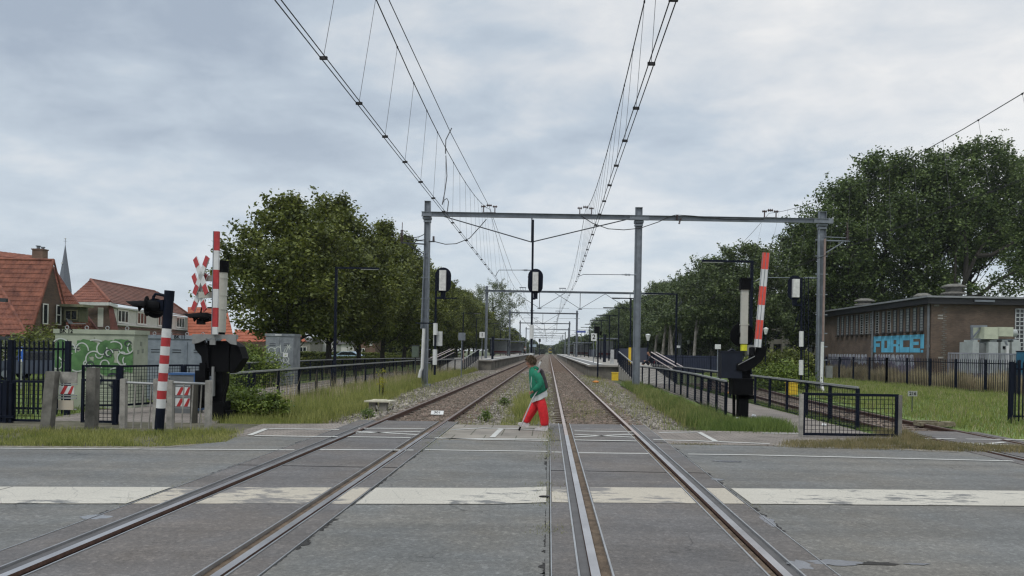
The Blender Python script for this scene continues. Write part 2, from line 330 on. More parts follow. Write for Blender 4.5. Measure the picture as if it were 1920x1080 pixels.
# transverse panel joints
jb = MB()
for y in (11.05, 5.3, 14.75, 8.1-5):
    for a, c in ((-3.81, -2.60), (-4.455, -4.13), (.53, 1.73), (.05, .26), (2.02, 2.295), (-2.38, -2.135)): jb.box(((a+c)/2, y, PZ+.0015), (c-a-.01, .022, .004))
struct(jb.build('panel_joints', black))
# joint filler beside the tracks with grit
sheet('joint_gaps', [rect(-4.5, -4.44, Y0, 18.2), rect(-2.15, -2.11, Y0, 18.2), rect(.025, .06, Y0, 18.2), rect(2.285, 2.32, Y0, 18.2)], PZ-.03, mat('joint_grit', (.075, .07, .05), .95, 0, .5, 7, .6, 60), .2)
# flangeways and rubber
sheet('flangeway_floor', [rect(-3.90, -3.80, Y0, 18.3), rect(-2.61, -2.49, Y0, 18.3), rect(.43, .54, Y0, 18.3), rect(1.72, 1.83, Y0, 18.3), rect(8.29, 8.37, Y0, 18), rect(9.57, 9.67, Y0, 18)], -.035, dirt, .1)
sheet('rubber_strips', [rect(-4.14, -4.0, Y0, 18.3), rect(-2.40, -2.385+.0, Y0, 18.3), rect(.255, .35, Y0, 18.3), rect(1.92, 2.03, Y0, 18.3)], PZ-.012, rubber, .1)
eb = MB()
for x in (-4.13, -3.81, -2.60, -2.37, .262, .525, 1.735, 2.018): eb.box((x, (Y0+18.3)/2, PZ-.01), (.016, 18.3-Y0, .036))
struct(eb.build('panel_edge_strips', edgem))
thin = MB()
for x in (-4.455, -2.133, .05, 2.296): thin.box((x, (Y0+18.3)/2, PZ-.01), (.010, 18.3-Y0, .034))
struct(thin.build('panel_outer_edges', edgem))
# worn wide stripe across, broken at the rails
def stripe(x0, x1, m, name):
    def yl(x): return (8.60+.083*x if x < 0 else 8.70+.05*x)
    def yh(x): return yl(x)+1.0
    xs = np.linspace(x0, x1, 5); b = MB(); b.add([(x, yl(x), PZ+.004) for x in xs]+[(x, yh(x), PZ+.004) for x in xs], [(i, i+1, i+6, i+5) for i in range(4)]); struct(b.build(name, m))
for a, c, mm in ((-6.3, -4.50, paintw), (-14, -6.32, paintw), (-2.09, .0, paintw), (2.36, 14, paintw)): stripe(a, c, mm, 'wide_white_stripe')
for a, c in ((-4.44, -4.15), (-3.79, -2.62), (-2.36, -2.15), (.065, .25), (.54, 1.72), (2.035, 2.28)): stripe(a, c, paintc, 'old_cream_stripe')
def gline(b, pts, wd, z=PZ+.004):
    pts = [G(*p) if p[1] > 400 else Vector((p[0], p[1], 0)) for p in pts]
    q = []
    for p, r in zip(pts, pts[1:]):
        n = max(1, int((r-p).length/1.5)); q += [p.lerp(r, k/n) for k in range(n)]
    q.append(pts[-1]); b.ribbon([(p.x, p.y, z) for p in q], wd, (0, 0, 1))
lb = MB()
for seg in ([(-25, 10.9), (345, 842), (552, 843.0)], [(598, 842.5), (775, 843.5)], [(797, 843), (1026, 846)], [(1034, 847), (1053, 847.5)], [(1084, 848.5), (1216, 850)], [(1290, 851), (1400, 852.5), (1600, 857), (1900, 864)], [(9.9, 12.9), (16, 12.9)]): gline(lb, seg, .09)
for seg in ([(500, 803.5), (636, 805.5)], [(477, 817), (633, 819)], [(468, 816), (500, 803.6)], [(672, 802.8), (797, 804.2)], [(652, 819), (770, 820.5)], [(667, 812), (788, 809)], [(667, 808.5), (783, 815)],
    [(827, 822), (1028, 823.5)], [(847, 805.5), (905, 802.5), (968, 804), (1027, 808)], [(815, 821), (905, 824), (1028, 826)], [(923, 820), (940, 803.5)], [(1077, 808), (1190, 810)], [(1077, 825), (1194, 827)], [(1077, 814.5), (1190, 820)], [(1077, 819.5), (1188, 814)],
    [(1235, 811), (1310, 810)], [(1225, 824.5), (1290, 826), (1443, 832)], [(1310, 810), (1343, 828)], [(1430, 812), (1497, 813)], [(1733, 822), (1792, 823)], [(1812, 823.3), (1930, 824.5)], [(1805, 830), (1907, 835)], [(1820, 835), (1883, 829)], [(1855, 843), (1935, 844.5)]): gline(lb, seg, .11, PZ+.008)
struct(lb.build('road_lines', thinp))
# brick pavement bands
def pavmat(name, c1, c2, mo, bw, bh, rot=0):
    m = bpy.data.materials.new(name); m.use_nodes = True; N, L = nodes_of(m); b = N['Principled BSDF']; b.inputs['Roughness'].default_value = .85
    tc = N.new('ShaderNodeTexCoord'); mp = N.new('ShaderNodeMapping'); mp.inputs['Rotation'].default_value = (0, 0, rot); L.new(tc.outputs['Object'], mp.inputs[0])
    br = N.new('ShaderNodeTexBrick'); L.new(mp.outputs[0], br.inputs[0]); br.inputs['Scale'].default_value = 1; br.inputs['Brick Width'].default_value = bw; br.inputs['Row Height'].default_value = bh; br.inputs['Mortar Size'].default_value = .012
    br.inputs['Color1'].default_value = (*c1, 1); br.inputs['Color2'].default_value = (*c2, 1); br.inputs['Mortar'].default_value = (*mo, 1)
    no = N.new('ShaderNodeTexNoise'); no.inputs['Scale'].default_value = 1.6; no.inputs['Detail'].default_value = 8; L.new(tc.outputs['Object'], no.inputs[0])
    mr = N.new('ShaderNodeMapRange'); L.new(no.outputs[0], mr.inputs[0]); mr.inputs[1].default_value = .3; mr.inputs[2].default_value = .7; mr.inputs[3].default_value = .75; mr.inputs[4].default_value = 1.2
    v = N.new('ShaderNodeVectorMath'); v.operation = 'SCALE'; L.new(br.outputs[0], v.inputs[0]); L.new(mr.outputs[0], v.inputs['Scale']); L.new(v.outputs[0], b.inputs['Base Color']); return m
slab = pavmat('concrete_slabs', (.205, .185, .16), (.225, .205, .175), (.07, .07, .045), .62, 1.55)
brickp = pavmat('brick_pavers', (.19, .165, .145), (.24, .21, .185), (.10, .09, .075), .21, .105)
sheet('pavement', [rect(-2.11, .03, 14.61, 17.65)], PZ, slab, .2)
sheet('pavement', [[(-6.1, 14.61), (-4.47, 14.61), (-4.47, 17.4), (-6.3, 17.0)], [(2.31, 14.61), (4.6, 14.61), (8.0, 15.0), (8.0, 17.2), (2.31, 17.2)]], PZ-.001, brickp, .2)
sheet('path', [[(5.65, 17.21), (7.45, 17.21), (7.35, 30), (7.6, 44), (5.75, 44), (5.5, 30)]], -.06, brickp, .2)
sheet('path', [[(-11.4, 15.3), (-7.4, 15.3), (-7.6, 17.6), (-9.6, 24), (-9.2, 36), (-9.2, 61), (-12.1, 61), (-12.1, 24), (-12.0, 20)]], -.07, brickp, .2)
# track bed
def ballastmat():
    m = bpy.data.materials.new('ballast'); m.use_nodes = True; N, L = nodes_of(m); b = N['Principled BSDF']; b.inputs['Roughness'].default_value = .9
    tc = N.new('ShaderNodeTexCoord'); vo = N.new('ShaderNodeTexVoronoi'); vo.inputs['Scale'].default_value = 16; L.new(tc.outputs['Object'], vo.inputs[0])
    sp = N.new('ShaderNodeSeparateXYZ'); L.new(vo.outputs['Color'], sp.inputs[0])
    cr = N.new('ShaderNodeValToRGB'); L.new(sp.outputs[0], cr.inputs[0]); e = cr.color_ramp.elements; e[0].color = (.06, .05, .04, 1); e[1].color = (.31, .275, .235, 1); a = e.new(.5); a.color = (.14, .122, .10, 1)
    no = N.new('ShaderNodeTexNoise'); no.inputs['Scale'].default_value = .8; no.inputs['Detail'].default_value = 6; L.new(tc.outputs['Object'], no.inputs[0])
    mx = N.new('ShaderNodeMixRGB'); mx.blend_type = 'MULTIPLY'; mx.inputs[0].default_value = .8; L.new(cr.outputs[0], mx.inputs[1])
    c2 = N.new('ShaderNodeValToRGB'); L.new(no.outputs[0], c2.inputs[0]); c2.color_ramp.elements[0].position = .35; c2.color_ramp.elements[0].color = (.72, .55, .42, 1); c2.color_ramp.elements[1].position = .62; c2.color_ramp.elements[1].color = (1, 1, 1, 1)
    L.new(c2.outputs[0], mx.inputs[2])
    sx = N.new('ShaderNodeSeparateXYZ'); L.new(tc.outputs['Object'], sx.inputs[0]); out = None
    for xc in (-3.195, 1.135, 9.0):
        a1 = N.new('ShaderNodeMath'); a1.operation = 'SUBTRACT'; L.new(sx.outputs[0], a1.inputs[0]); a1.inputs[1].default_value = xc
        a2 = N.new('ShaderNodeMath'); a2.operation = 'ABSOLUTE'; L.new(a1.outputs[0], a2.inputs[0]); a3 = N.new('ShaderNodeMapRange'); L.new(a2.outputs[0], a3.inputs[0]); a3.inputs[1].default_value = .85; a3.inputs[2].default_value = 1.35; a3.inputs[3].default_value = 1; a3.inputs[4].default_value = 0
        if out is None: out = a3.outputs[0]
        else: q = N.new('ShaderNodeMath'); q.operation = 'MAXIMUM'; L.new(out, q.inputs[0]); L.new(a3.outputs[0], q.inputs[1]); out = q.outputs[0]
    m3 = N.new('ShaderNodeMixRGB'); m3.blend_type = 'MULTIPLY'; L.new(out, m3.inputs[0]); L.new(mx.outputs[0], m3.inputs[1]); m3.inputs[2].default_value = (.66, .50, .38, 1); L.new(m3.outputs[0], b.inputs['Base Color'])
    bp = N.new('ShaderNodeBump'); bp.inputs['Strength'].default_value = 1; bp.inputs['Distance'].default_value = .04; L.new(vo.outputs['Distance'], bp.inputs['Height']); bp.invert = True; L.new(bp.outputs[0], b.inputs['Normal'])
    return m
ballm = ballastmat()
def bz(x, y):
    # low shoulders either side of each track
    c = min(abs(x-(-3.2)), abs(x-1.13)); z = -.15-.0*c
    if c > 1.35: z -= min(.10, (c-1.35)*.12)
    return z+.02*math.sin(x*7.3+y*3.1)*math.sin(y*5.7-x*2.2)
grid_sheet('ballast_bed', lambda u, v: (-7.0+u*11.4, 17.3+(v**2)*482+v*.7*0), 46, 260, bz, ballm)
grid_sheet('ballast_bed', lambda u, v: (7.85+u*2.6+.0022*(max(0, v*34))**2*.9*(1 if v*34 < 34 else 1), 17.5+v*34), 10, 60, lambda x, y: -.16+.02*math.sin(x*7+y*3), ballm)
# rails
def rail(path, parent, name='rail', far=2):
    b = MB(); b2 = []
    prof = [(-.036, 0), (.036, 0), (.037, -.035), (.010, -.05), (.010, -.13), (.06, -.145), (.06, -.16), (-.06, -.16), (-.06, -.145), (-.010, -.13), (-.010, -.05), (-.037, -.035)]
    n = len(prof); vs = []; fs = []; mi = []
    for i, p in enumerate(path):
        t = (Vector(path[min(i+1, len(path)-1)])-Vector(path[max(0, i-1)])).normalized(); a = Vector((t.y, -t.x, 0)).normalized()
        vs += [Vector(p)+a*u+Vector((0, 0, v+.004)) for u, v in prof]
        if i:
            for k in range(n): fs.append(((i-1)*n+k, i*n+k, i*n+(k+1) % n, (i-1)*n+(k+1) % n)); mi.append((0 if p[1] < 17 else far) if k == 0 else 1)
    o = len(b.v); b.v = vs; b.f = fs; b.m = mi
    b.f.append(tuple(range(n))); b.m.append(1)
    return b.build(name, [railtop, rust, raildull, railtan], parent)
sleeperm = mat('old_sleeper', (.10, .072, .05), .95, 0, .4, 6, .7, 30, col2=(.2, .17, .14))
def track(xa, xb, curve, ymax, label, nsl, ys):
    t = thing('railway_track', label, 'railway track', ((xa+xb)/2, 10, 0), 'railway tracks over the level crossing')
    yy = list(np.linspace(Y0, 60, 45))+([y for y in np.linspace(66, ymax, 30)] if ymax > 66 else [])
    for x in (xa, xb): rail([(x+curve(y), y, 0) for y in yy if y <= ymax+1], t, 'rail', 3 if 0 < xa < 5 else 2)
    y = ys
    for k in range(nsl):
        b = MB(); xm = (xa+xb)/2+curve(y); b.box((xm, y, -.165+random.uniform(-.006, .006)), (2.3, .24, .12), rz=random.uniform(-.01, .01)); b.build('sleeper', sleeperm, t); y += .6
    return t
track(-3.95, -2.44, lambda y: 0, 560, 'left railway track with brown rusty rails running in front of the left platform', 75, 18.6)
track(.39, 1.88, lambda y: 0, 560, 'middle railway track with shiny rails running straight to the distant yellow train', 75, 18.7)
track(8.2, 9.7, lambda y: .0022*max(0, y-16)**2, 62, 'right-hand side track curving away behind the mesh fence and the grass', 50, 18.4)
# loose ballast stones (uncountable)
def stones(name, regions, m, size=(.02, .045)):
    V = []; Fq = []; o = 0
    base = np.array([(-1, -1, -1), (1, -1, -1), (1, 1, -1), (-1, 1, -1), (-.7, -.8, .8), (.8, -.6, .9), (.6, .7, .7), (-.8, .6, 1)], float)
    fq = np.array([(3, 2, 1, 0), (4, 5, 6, 7), (0, 1, 5, 4), (1, 2, 6, 5), (2, 3, 7, 6), (3, 0, 4, 7)])
    for (x0, x1, y0, y1, n, zf) in regions:
        xs = rng.uniform(x0, x1, n); ys = y0+(y1-y0)*rng.uniform(0, 1, n)**1.6
        for x, y in zip(xs, ys):
            s = rng.uniform(*size); q = base*s*rng.uniform(.6, 1.1, 3)+rng.normal(0, .12*s, (8, 3)); a = rng.uniform(0, 6.28); ca, sa = math.cos(a), math.sin(a)
            b_ = rng.uniform(-.6, .6); q = q @ np.array([[ca, sa, 0], [-sa, ca, 0], [0, 0, 1]]) @ np.array([[1, 0, 0], [0, math.cos(b_), math.sin(b_)], [0, -math.sin(b_), math.cos(b_)]])
            V.append(q+np.array([x, y, zf(x, y)])); Fq.append(fq+o); o += 8
    ob = npmesh(name, np.concatenate(V), np.concatenate(Fq), m); ob['kind'] = 'stuff'; return ob
stonem = mat('ballast_stone', (.17, .15, .125), .9, 0, .35, 2, island=.6, col2=(.29, .265, .23)); stoneb = mat('rusty_ballast_stone', (.14, .10, .075), .9, 0, .35, 2, island=.5, col2=(.2, .16, .125))
stones('ballast_stones', [(-6.9, -4.15, 18.2, 70, 12000, lambda x, y: bz(x, y)+.01), (-2.2, .2, 18.0, 70, 9500, lambda x, y: bz(x, y)+.01), (2.1, 3.6, 17.8, 60, 6500, lambda x, y: bz(x, y)+.01)], stonem)
stones('ballast_stones', [(-3.8, -2.6, 18.5, 70, 6000, lambda x, y: -.12), (.5, 1.75, 18.6, 70, 6000, lambda x, y: -.12), (-2.38, -1.9, 18.2, 40, 1200, lambda x, y: -.13), (-4.4, -4.0, 18.2, 40, 1000, lambda x, y: -.13), (1.95, 2.4, 18.2, 40, 1000, lambda x, y: -.13), (8.3, 9.6, 18.5, 48, 2200, lambda x, y: -.13)], stoneb)
# puddles and a broken patch
pudm = mat('puddle_sky_tint', (.16, .165, .18), .22, 0, .15, 4)  # pale grey base colour paints in the sky mirrored by the water
def blob(name, c, rx, ry, m, z, n=22, seed=1):
    r = random.Random(seed); pts = []
    for k in range(n):
        a = 2*math.pi*k/n; q = r.uniform(.62, 1.08); pts.append((c[0]+rx*q*math.cos(a), c[1]+ry*q*math.sin(a), z))
    b = MB(); b.quad(*pts); return struct(b.build(name, m))
for i, (px, py, rx, ry) in enumerate(((1565, 1053, .24, .10), (1720, 1056, .13, .035), (1440, 975, .07, .28), (1365, 864, .28, .10), (1345, 898, .12, .10), (1500, 1058, .10, .16), (180, 968, .16, .12))):
    g = G(px, py); blob('puddle', g, rx, ry, pudm, PZ+.001, seed=i)
g = G(1640, 1055); blob('broken_asphalt', g, .22, .06, mat('pothole_grit', (.035, .033, .03), .95, 0, .5, 30, 1, 80), PZ+.0005, seed=9)
g = G(1020, 931); b = MB(); b.lathe([(.0, .0), (.06, 0), (.06, .004), (.0, .006)], (g.x, g.y, PZ+.005), 14); struct(b.build('road_stud_hole', black))

# crumbled asphalt edge along the panel joints, gravelly road edge
cr_ = random.Random(12); crm = mat('crumbled_asphalt', (.022, .021, .02), .95, 0, .6, 18, .8, 60)
for x0_, sgn, ya_, yb_ in ((-.0, -1, 5, 14.5), (-2.115, 1, 6, 14), (2.315, 1, 6.2, 14), (-4.475, -1, 6.2, 14)):
    b = MB(); y = ya_
    while y < yb_:
        L_ = cr_.uniform(.06, .22)
        if cr_.random() < .8:
            w_ = cr_.uniform(.004, .045)*(1.5 if math.sin(y*2.3+x0_) > .2 else .5); n = 5; b.quad(*([(x0_, y+L_*k/n, PZ-.001) for k in range(n+1)]+[(x0_+sgn*w_*cr_.uniform(.05, 1), y+L_*k/n, PZ-.001) for k in range(n, -1, -1)]))
        y += L_*cr_.uniform(.7, 1.2)
    struct(b.build('crumbled_edge', crm))
gravm = mat('gravel_edge', (.17, .155, .13), .95, 0, .4, 9, .8, 60, col2=(.26, .24, .20))
def edge_strip(pts, w0, w1):
    b = MB(); P_ = []; 
    for p, q in zip(pts, pts[1:]):
        n = max(2, int(math.dist(p, q)/.18)); P_ += [Vector((*p, 0)).lerp(Vector((*q, 0)), k/n) for k in range(n)]
    A_ = [Vector((p.x, p.y-cr_.uniform(w0*.3, w0), PZ+.0005)) for p in P_]; B_ = [Vector((p.x, p.y+w1, PZ+.0005)) for p in P_]
    b.add(A_+B_, [(i, i+1, i+1+len(A_), i+len(A_)) for i in range(len(A_)-1)]); struct(b.build('gravel_edge', gravm))
edge_strip([(-30, 10.35), (-9, 12.53), (-6.5, 12.79), (-5.9, 13.4)], .16, .12); edge_strip([(4.3, 14.62), (7.7, 14.2)], .25, .1); edge_strip([(2.32, 14.6), (4.3, 14.6)], .1, .02)
# ---------------- railway structures ----------------
def ib(b, p, q, w, h, mi=0, face=(0, -1, 0)):
    # H-section between p and q: two flanges and a web, open side towards `face`
    p, q = Vector(p), Vector(q); t = (q-p).normalized(); f = Vector(face); a = t.cross(f).normalized()
    for s in (-1, 1): b.bar(p+a*s*(w/2-.012), q+a*s*(w/2-.012), .024, h, mi, up=f) if abs(t.z) > .5 else b.bar(p+a*s*(w/2-.012), q+a*s*(w/2-.012), h, .024, mi)
    if abs(t.z) > .5: b.bar(p, q, w-.05, .03, mi, up=f)
    else: b.bar(p, q, .03, w-.05, mi)
def insul(b, p, q, r=.05, n=6, mi=0):
    p, q = Vector(p), Vector(q); b.tube([p, q], r*.45, 8, mi)
    for k in range(n):
        c = p.lerp(q, (k+.5)/n); t = (q-p).normalized()*.012; b.tube([c-t, c+t], r, 10, mi)
insm = mat('brown_insulator', (.05, .022, .02), .35, 0, .2, 5)
masts = []
def portal(d, xs, top, zb, label, detail=0, zg=-.3, hts=None):
    t = thing('catenary_portal', label, 'railway gantry', (xs[0], d, zg), 'catenary portals spanning the tracks')
    for k, x in enumerate(xs):
        b = MB(); w_ = .30 if k == 0 else .36; ib(b, (x, d, zg), (x, d, top[k]), w_, .26); b.box((x, d, zg+.1), (.6, .6, .2)); 
        if detail: b.box((x, d, top[k]+.01), (w_+.02, .28, .02)); b.box((x, d, zb-.2), (w_+.12, .3, .14)); b.box((x, d, zb-.36), (w_+.06, .28, .10))
        b.build('mast', steel, t)
    b = MB(); x0, x1 = xs[0]-.28, xs[-1]+.25
    b.box(((x0+x1)/2, d-.2, zb+.11), (x1-x0, .16, .02)); b.box(((x0+x1)/2, d-.2, zb-.11), (x1-x0, .16, .02)); b.box(((x0+x1)/2, d-.16, zb), (x1-x0, .02, .2))
    if detail:
        for x in xs: b.box((x, d-.18, zb), (1.0 if x != xs[0] else .5, .10, .26)); b.box((x, d-.14, zb-.2), (.5, .1, .04))
    b.build('beam', steel, t)
    return t
def U(px, py, d): return P(px, py, d)
d0 = 40.0
bm = lambda px, py: P(px, py, d0-.2)
xs0 = [P(799, 560, d0).x, P(1195, 560, d0).x, P(1539, 560, d0).x]; zb0 = 8.72
pt = portal(d0, xs0, [P(801, 378, d0).z, P(1198, 390, d0).z, P(1541, 398, d0).z], zb0, 'nearest grey steel portal over all three tracks, with a signal pole hanging at its centre', 1)
b = MB(); cx0 = P(997, 440, d0).x; vz = P(1000, 455, d0).z
b.bar((xs0[0]+.9, d0-.2, zb0-.12), (cx0, d0-.2, vz), .05, .05); b.bar((xs0[1]-.7, d0-.2, zb0-.12), (cx0, d0-.2, vz), .05, .05); b.bar((cx0, d0-.2, vz), (cx0, d0-.2, zb0-.12), .06, .06); b.build('tie_rod', darksteel, pt)
def hanger(x, d, z, t):
    b = MB()
    for s in (-.3, .3): b.box((x+s, d-.2, z+.26), (.05, .06, .3)); insul(b, (x+s-.12, d-.2, z+.44), (x+s+.12, d-.2, z+.44), .07, 3)
    insul(b, (x-.14, d-.2, z+.5), (x+.14, d-.2, z+.5), .08, 3); b.box((x, d-.2, z+.13), (.7, .08, .03)); b.build('insulator_bracket', insm, t)
for x in (-3.22, 1.78, 11.35): hanger(x, d0, zb0, pt)
def sarm(t, xm, x, d, z, dz=.15):
    b = MB(); b.tube([(xm, d, z+dz), (xm+(x-xm)*.25, d, z+dz)], .028, 6); b.tube([(xm+(x-xm)*.25, d, z+dz), (x+(xm-x)*.1, d, z+dz-.02), (x, d, z)], .02, 6); insul(b, (xm+(x-xm)*.10, d, z+dz), (xm+(x-xm)*.2, d, z+dz), .06, 4); b.build('steady_arm', steel, t)
sarm(pt, cx0, -2.84, d0-.2, 5.55, .35); sarm(pt, xs0[1]-.1, 1.42, d0-.2, 5.6, .15); sarm(pt, xs0[2]-.1, 10.6, d0-.2, 5.5, .25)
# left mast fittings
b = MB(); a1 = P(753, 455, d0); b.bar(P(798, 458, d0-.1), P(752, 455, d0-.1), .09, .06); b.bar(P(798, 478, d0-.1), P(763, 457, d0-.1), .05, .05); b.bar(P(798, 452, d0-.1), P(757, 450, d0-.1), .035); b.bar(P(804, 453, d0-.2), P(815, 453, d0-.2), .06); b.build('bracket', darksteel, pt)
b = MB(); insul(b, P(753, 454, d0-.1), P(754, 431, d0-.1), .09, 9); insul(b, P(813, 452, d0-.2), P(813, 443, d0-.2), .07, 4); b.tube([P(754, 431, d0-.1), P(754.5, 417, d0-.1)], .02, 6); b.build('insulator', insm, pt)
def hang(p, q, sag, n=10):
    p, q = Vector(p), Vector(q); return [p.lerp(q, k/n)-Vector((0, 0, sag*4*(k/n)*(1-k/n))) for k in range(n+1)]
b = MB(); b.tube([P(815, 453, d0-.2), P(835, 458, d0-.2), P(855, 457, d0-.2), P(880, 447, d0-.2), P(900, 425, d0-.2), P(912, 411, d0-.2)], .022, 6); b.tube(hang(P(757, 438, d0-.1), P(797, 438, d0-.1), .2), .02, 6); b.tube(hang(P(757, 438, d0-.1), P(797, 449, d0-.1), .15), .02, 6)
b.tube([P(1090, 405, d0-.3), P(1110, 418, d0-.3), P(1140, 429, d0-.3), P(1170, 431, d0-.3), P(1200, 428, d0-.3), P(1235, 416, d0-.3), P(1255, 406, d0-.3), P(1268, 403, d0-.3), P(1300, 405, d0-.3), P(1360, 411, d0-.3), P(1432, 411, d0-.3)], .022, 6)
b.build('jumper_cable', wirem, pt)
b = MB(); insul(b, P(1269.5, 412.5, d0-.3), P(1270, 403, d0-.3), .06, 4); insul(b, P(1273, 420, d0-.3), P(1277, 409, d0-.3), .06, 4); b.build('insulator', insm, pt)
b = MB(); b.tube([P(789.5, 616, d0-.3), P(796, 470, d0-.3)], .035, 8); b.tube([P(800.5, 712, d0-.3), P(804, 455, d0-.3)], .03, 8)
for py in (480, 520, 560, 580, 600, 637, 655, 680): b.box(P(798, py, d0-.28), (.5, .03, .04))
b.build('conduit', steel, pt)
b = MB(); b.tube([P(786, 708, d0-.35), P(789, 695, d0-.35), P(791.5, 690, d0-.35), P(795, 616, d0-.35)], .085, 10); b.build('cable_guard', white, pt, smooth='auto')
# right mast fittings
b = MB(); b.bar(P(1545, 451, d0-.1), P(1592, 452, d0-.1), .08, .06); b.bar(P(1545, 476, d0-.1), P(1581, 454, d0-.1), .08, .05); b.bar(P(1545, 444, d0-.1), P(1588, 446, d0-.1), .04); b.build('bracket', steel, pt)
b = MB(); insul(b, P(1589, 451, d0-.1), P(1589, 432, d0-.1), .09, 6); b.tube([P(1589, 432, d0-.1), P(1588, 416, d0-.1)], .02, 6); b.build('insulator', insm, pt)
tanp = mat('tan_conduit', (.22, .16, .14), .55, 0, .2, 4)
b = MB(); b.tube([P(1543, 640, d0-.3), P(1547, 448, d0-.3)], .06, 8); b.build('conduit', tanp, pt, smooth='auto')
b = MB(); b.tube([P(1533.5, 712, d0-.3), P(1536, 440, d0-.3)], .06, 8)
for py in (450, 480, 514, 552, 590, 625, 650, 675): b.box(P(1540, py, d0-.28), (.62, .04, .05))
b.build('conduit', steel, pt)
b = MB(); b.tube([P(1547, 745, d0-1), P(1542, 728, d0-.6), P(1540, 715, d0-.35), P(1542, 641, d0-.35)], .085, 10); b.build('cable_guard', white, pt, smooth='auto')
b = MB(); b.box(P(1554, 697, d0-.3), (.32, .2, .62)); b.build('junction_box', mat('grey_box', (.14, .145, .14), .6), pt)
b = MB(); b.box(P(1196, 590, d0-.16), (.0, .0, .0)); 
# loose bent wire above the left beam
b = MB(); b.tube([P(847, 240, 30), P(836, 262, 30), P(835, 288, 30)], .02, 6); b.tube([P(836, 292, 31), P(838, 330, 31), P(834, 360, 31), P(829, 384, 31), P(833, 375, 31), P(838, 372, 31), P(841, 378, 31), P(839, 395, 31), P(836, 400, 31)], .02, 6)
tag(b.build('loose_cable', dropm, loc=P(836, 300, 30)), 'loose bent grey cable dangling from the left overhead wires above the beam', 'cable')
# farther portals
names = ['second portal, its right mast rising before the dark trees beside the birch-like trunks', 'third portal, crossing the platforms just behind the second one', 'fourth portal from the crossing over the platforms', 'fifth portal from the crossing, small and pale', 'sixth portal from the crossing, thin and pale', 'seventh portal from the crossing near the far platform ends', 'tiny farthest portal near the vanishing point of the tracks']
for k, nm in enumerate(names):
    d = 91+51*k; xl = -7.3 if k else P(912, 600, 91).x; xr = 15.5 if k == 0 else 7.6
    zt = 8.75; xs = [xl, xr] if k == 0 else [xl, 5.1 if k < 3 else 6.2]
    t = portal(d, xs, [zt+.6]*2, zt, nm, 0)
    b = MB()
    for x0, x1 in (((xs[0]+xs[1])/2-(5 if k == 0 else 3), (xs[0]+xs[1])/2+(5 if k == 0 else 3)),):
        pass
    for xx in ((-1.2, 3.6, 9.5) if k == 0 else (-1.2,)):
        b.bar((xx, d-.2, zt-.1), (xx, d-.2, zt-2.0), .07); b.bar((xx-3, d-.2, zt-.1), (xx, d-.2, zt-1.95), .05); b.bar((xx+3, d-.2, zt-.1), (xx, d-.2, zt-1.95), .05); b.box((xx, d-.2, zt-2.0), (.5, .1, .08))
        b.bar((xx, d-.2, zt-1.9), (xx+3.5, d-.2, zt-1.9), .03)
    b.build('hanger_frame', darksteel, t)
    b = MB()
    for x in (-3.2, 1.5): 
        for s in (-.3, .3): b.box((x+s, d-.2, zt+.28), (.05, .06, .32))
        b.box((x, d-.2, zt+.45), (.8, .1, .1))
    b.build('insulator_bracket', steel, t)
    sarm(t, -1.2, -3.0+(.2 if k % 2 else -.2), d-.2, 5.5); sarm(t, 3.6 if k == 0 else xs[1], 1.1+(.3 if k % 2 else -.2), d-.2, 5.5)
# overhead lines
def oline(label, sup, cz, cxs, nm='overhead_line'):
    # sup: list of (y, messenger x, z); cxs: list of (y, contact x)
    t = thing(nm, label, 'overhead wires', (cxs[0][1], cxs[0][0], 5.5), 'overhead wires of the tracks')
    def cx(y):
        for (a, xa), (c, xc) in zip(cxs, cxs[1:]):
            if a <= y <= c: return xa+(xc-xa)*(y-a)/(c-a)
        return cxs[-1][1]
    b = MB()
    for s in (-.035, .035): b.tube([(x+s, y, cz) for y, x in cxs], .0075, 5)
    b.build('contact_wire', wirem, t)
    b = MB()
    for (ya, xa, za), (yb, xb, zb_) in zip(sup, sup[1:]):
        n = 16; sg = (1.95 if ya < 0 else 1.6)*((yb-ya)/50)**2
        f = lambda q: Vector((xa+(xb-xa)*q, ya+(yb-ya)*q, za+(zb_-za)*q-sg*4*q*(1-q)))
        b.tube([f(k/n) for k in range(n+1)], .010, 5)
        if ya < 140:
            yy = 4.55
            while yy < 140:
                if ya+1 < yy < yb-1:
                    p = f((yy-ya)/(yb-ya)); c = Vector((cx(yy), yy, cz)); dr = MB(); dr.tube([p, c+Vector((0, 0, .02))], .0038, 4); dr.box(c, (.10, .035, .04), 1); dr.box(p, (.025, .035, .035), 1); dr.build('dropper', [dropm, wirem], t)
                yy += 1.84 if yy < 40 else 5.1
    b.build('messenger_wire', wirem, t)
    return t
YS = [-10, 40]+[91+51*k for k in range(8)]
lf = oline('double contact wire and droppers over the left track', [(y, -3.2 if y > 0 else -2.45, 9.05 if y < 60 else 9.1) for y in YS], 5.5, [(-2, -3.10), (8.4, -3.03), (39.8, -2.84)]+[(90.8+51*k, -3.0+(.2 if k % 2 else -.2)) for k in range(8)])
b = MB(); b.tube([(-3.75, 2, 9.1), (-3.5, 16, 9.06), (-3.45, 26, 9.05), (-3.2, 39.8, 9.12)], .011, 5)
for k in range(6): 
    q = [(-3.2, 39.8+51*k, 9.12), (-3.2, 65+51*k, 8.4), (-3.2, 90.8+51*k, 9.12)]; b.tube(q, .011, 5)
b.build('feeder_wire', wirem, lf)
oline('contact wire and droppers over the middle track', [(-10, 1.08, 9.05), (40, 1.78, 9.1)]+[(91+51*k, 1.5, 9.1) for k in range(8)], 5.5, [(-2, 1.15), (8.3, 1.27), (39.8, 1.42)]+[(90.8+51*k, 1.1+(.3 if k % 2 else -.2)) for k in range(8)])
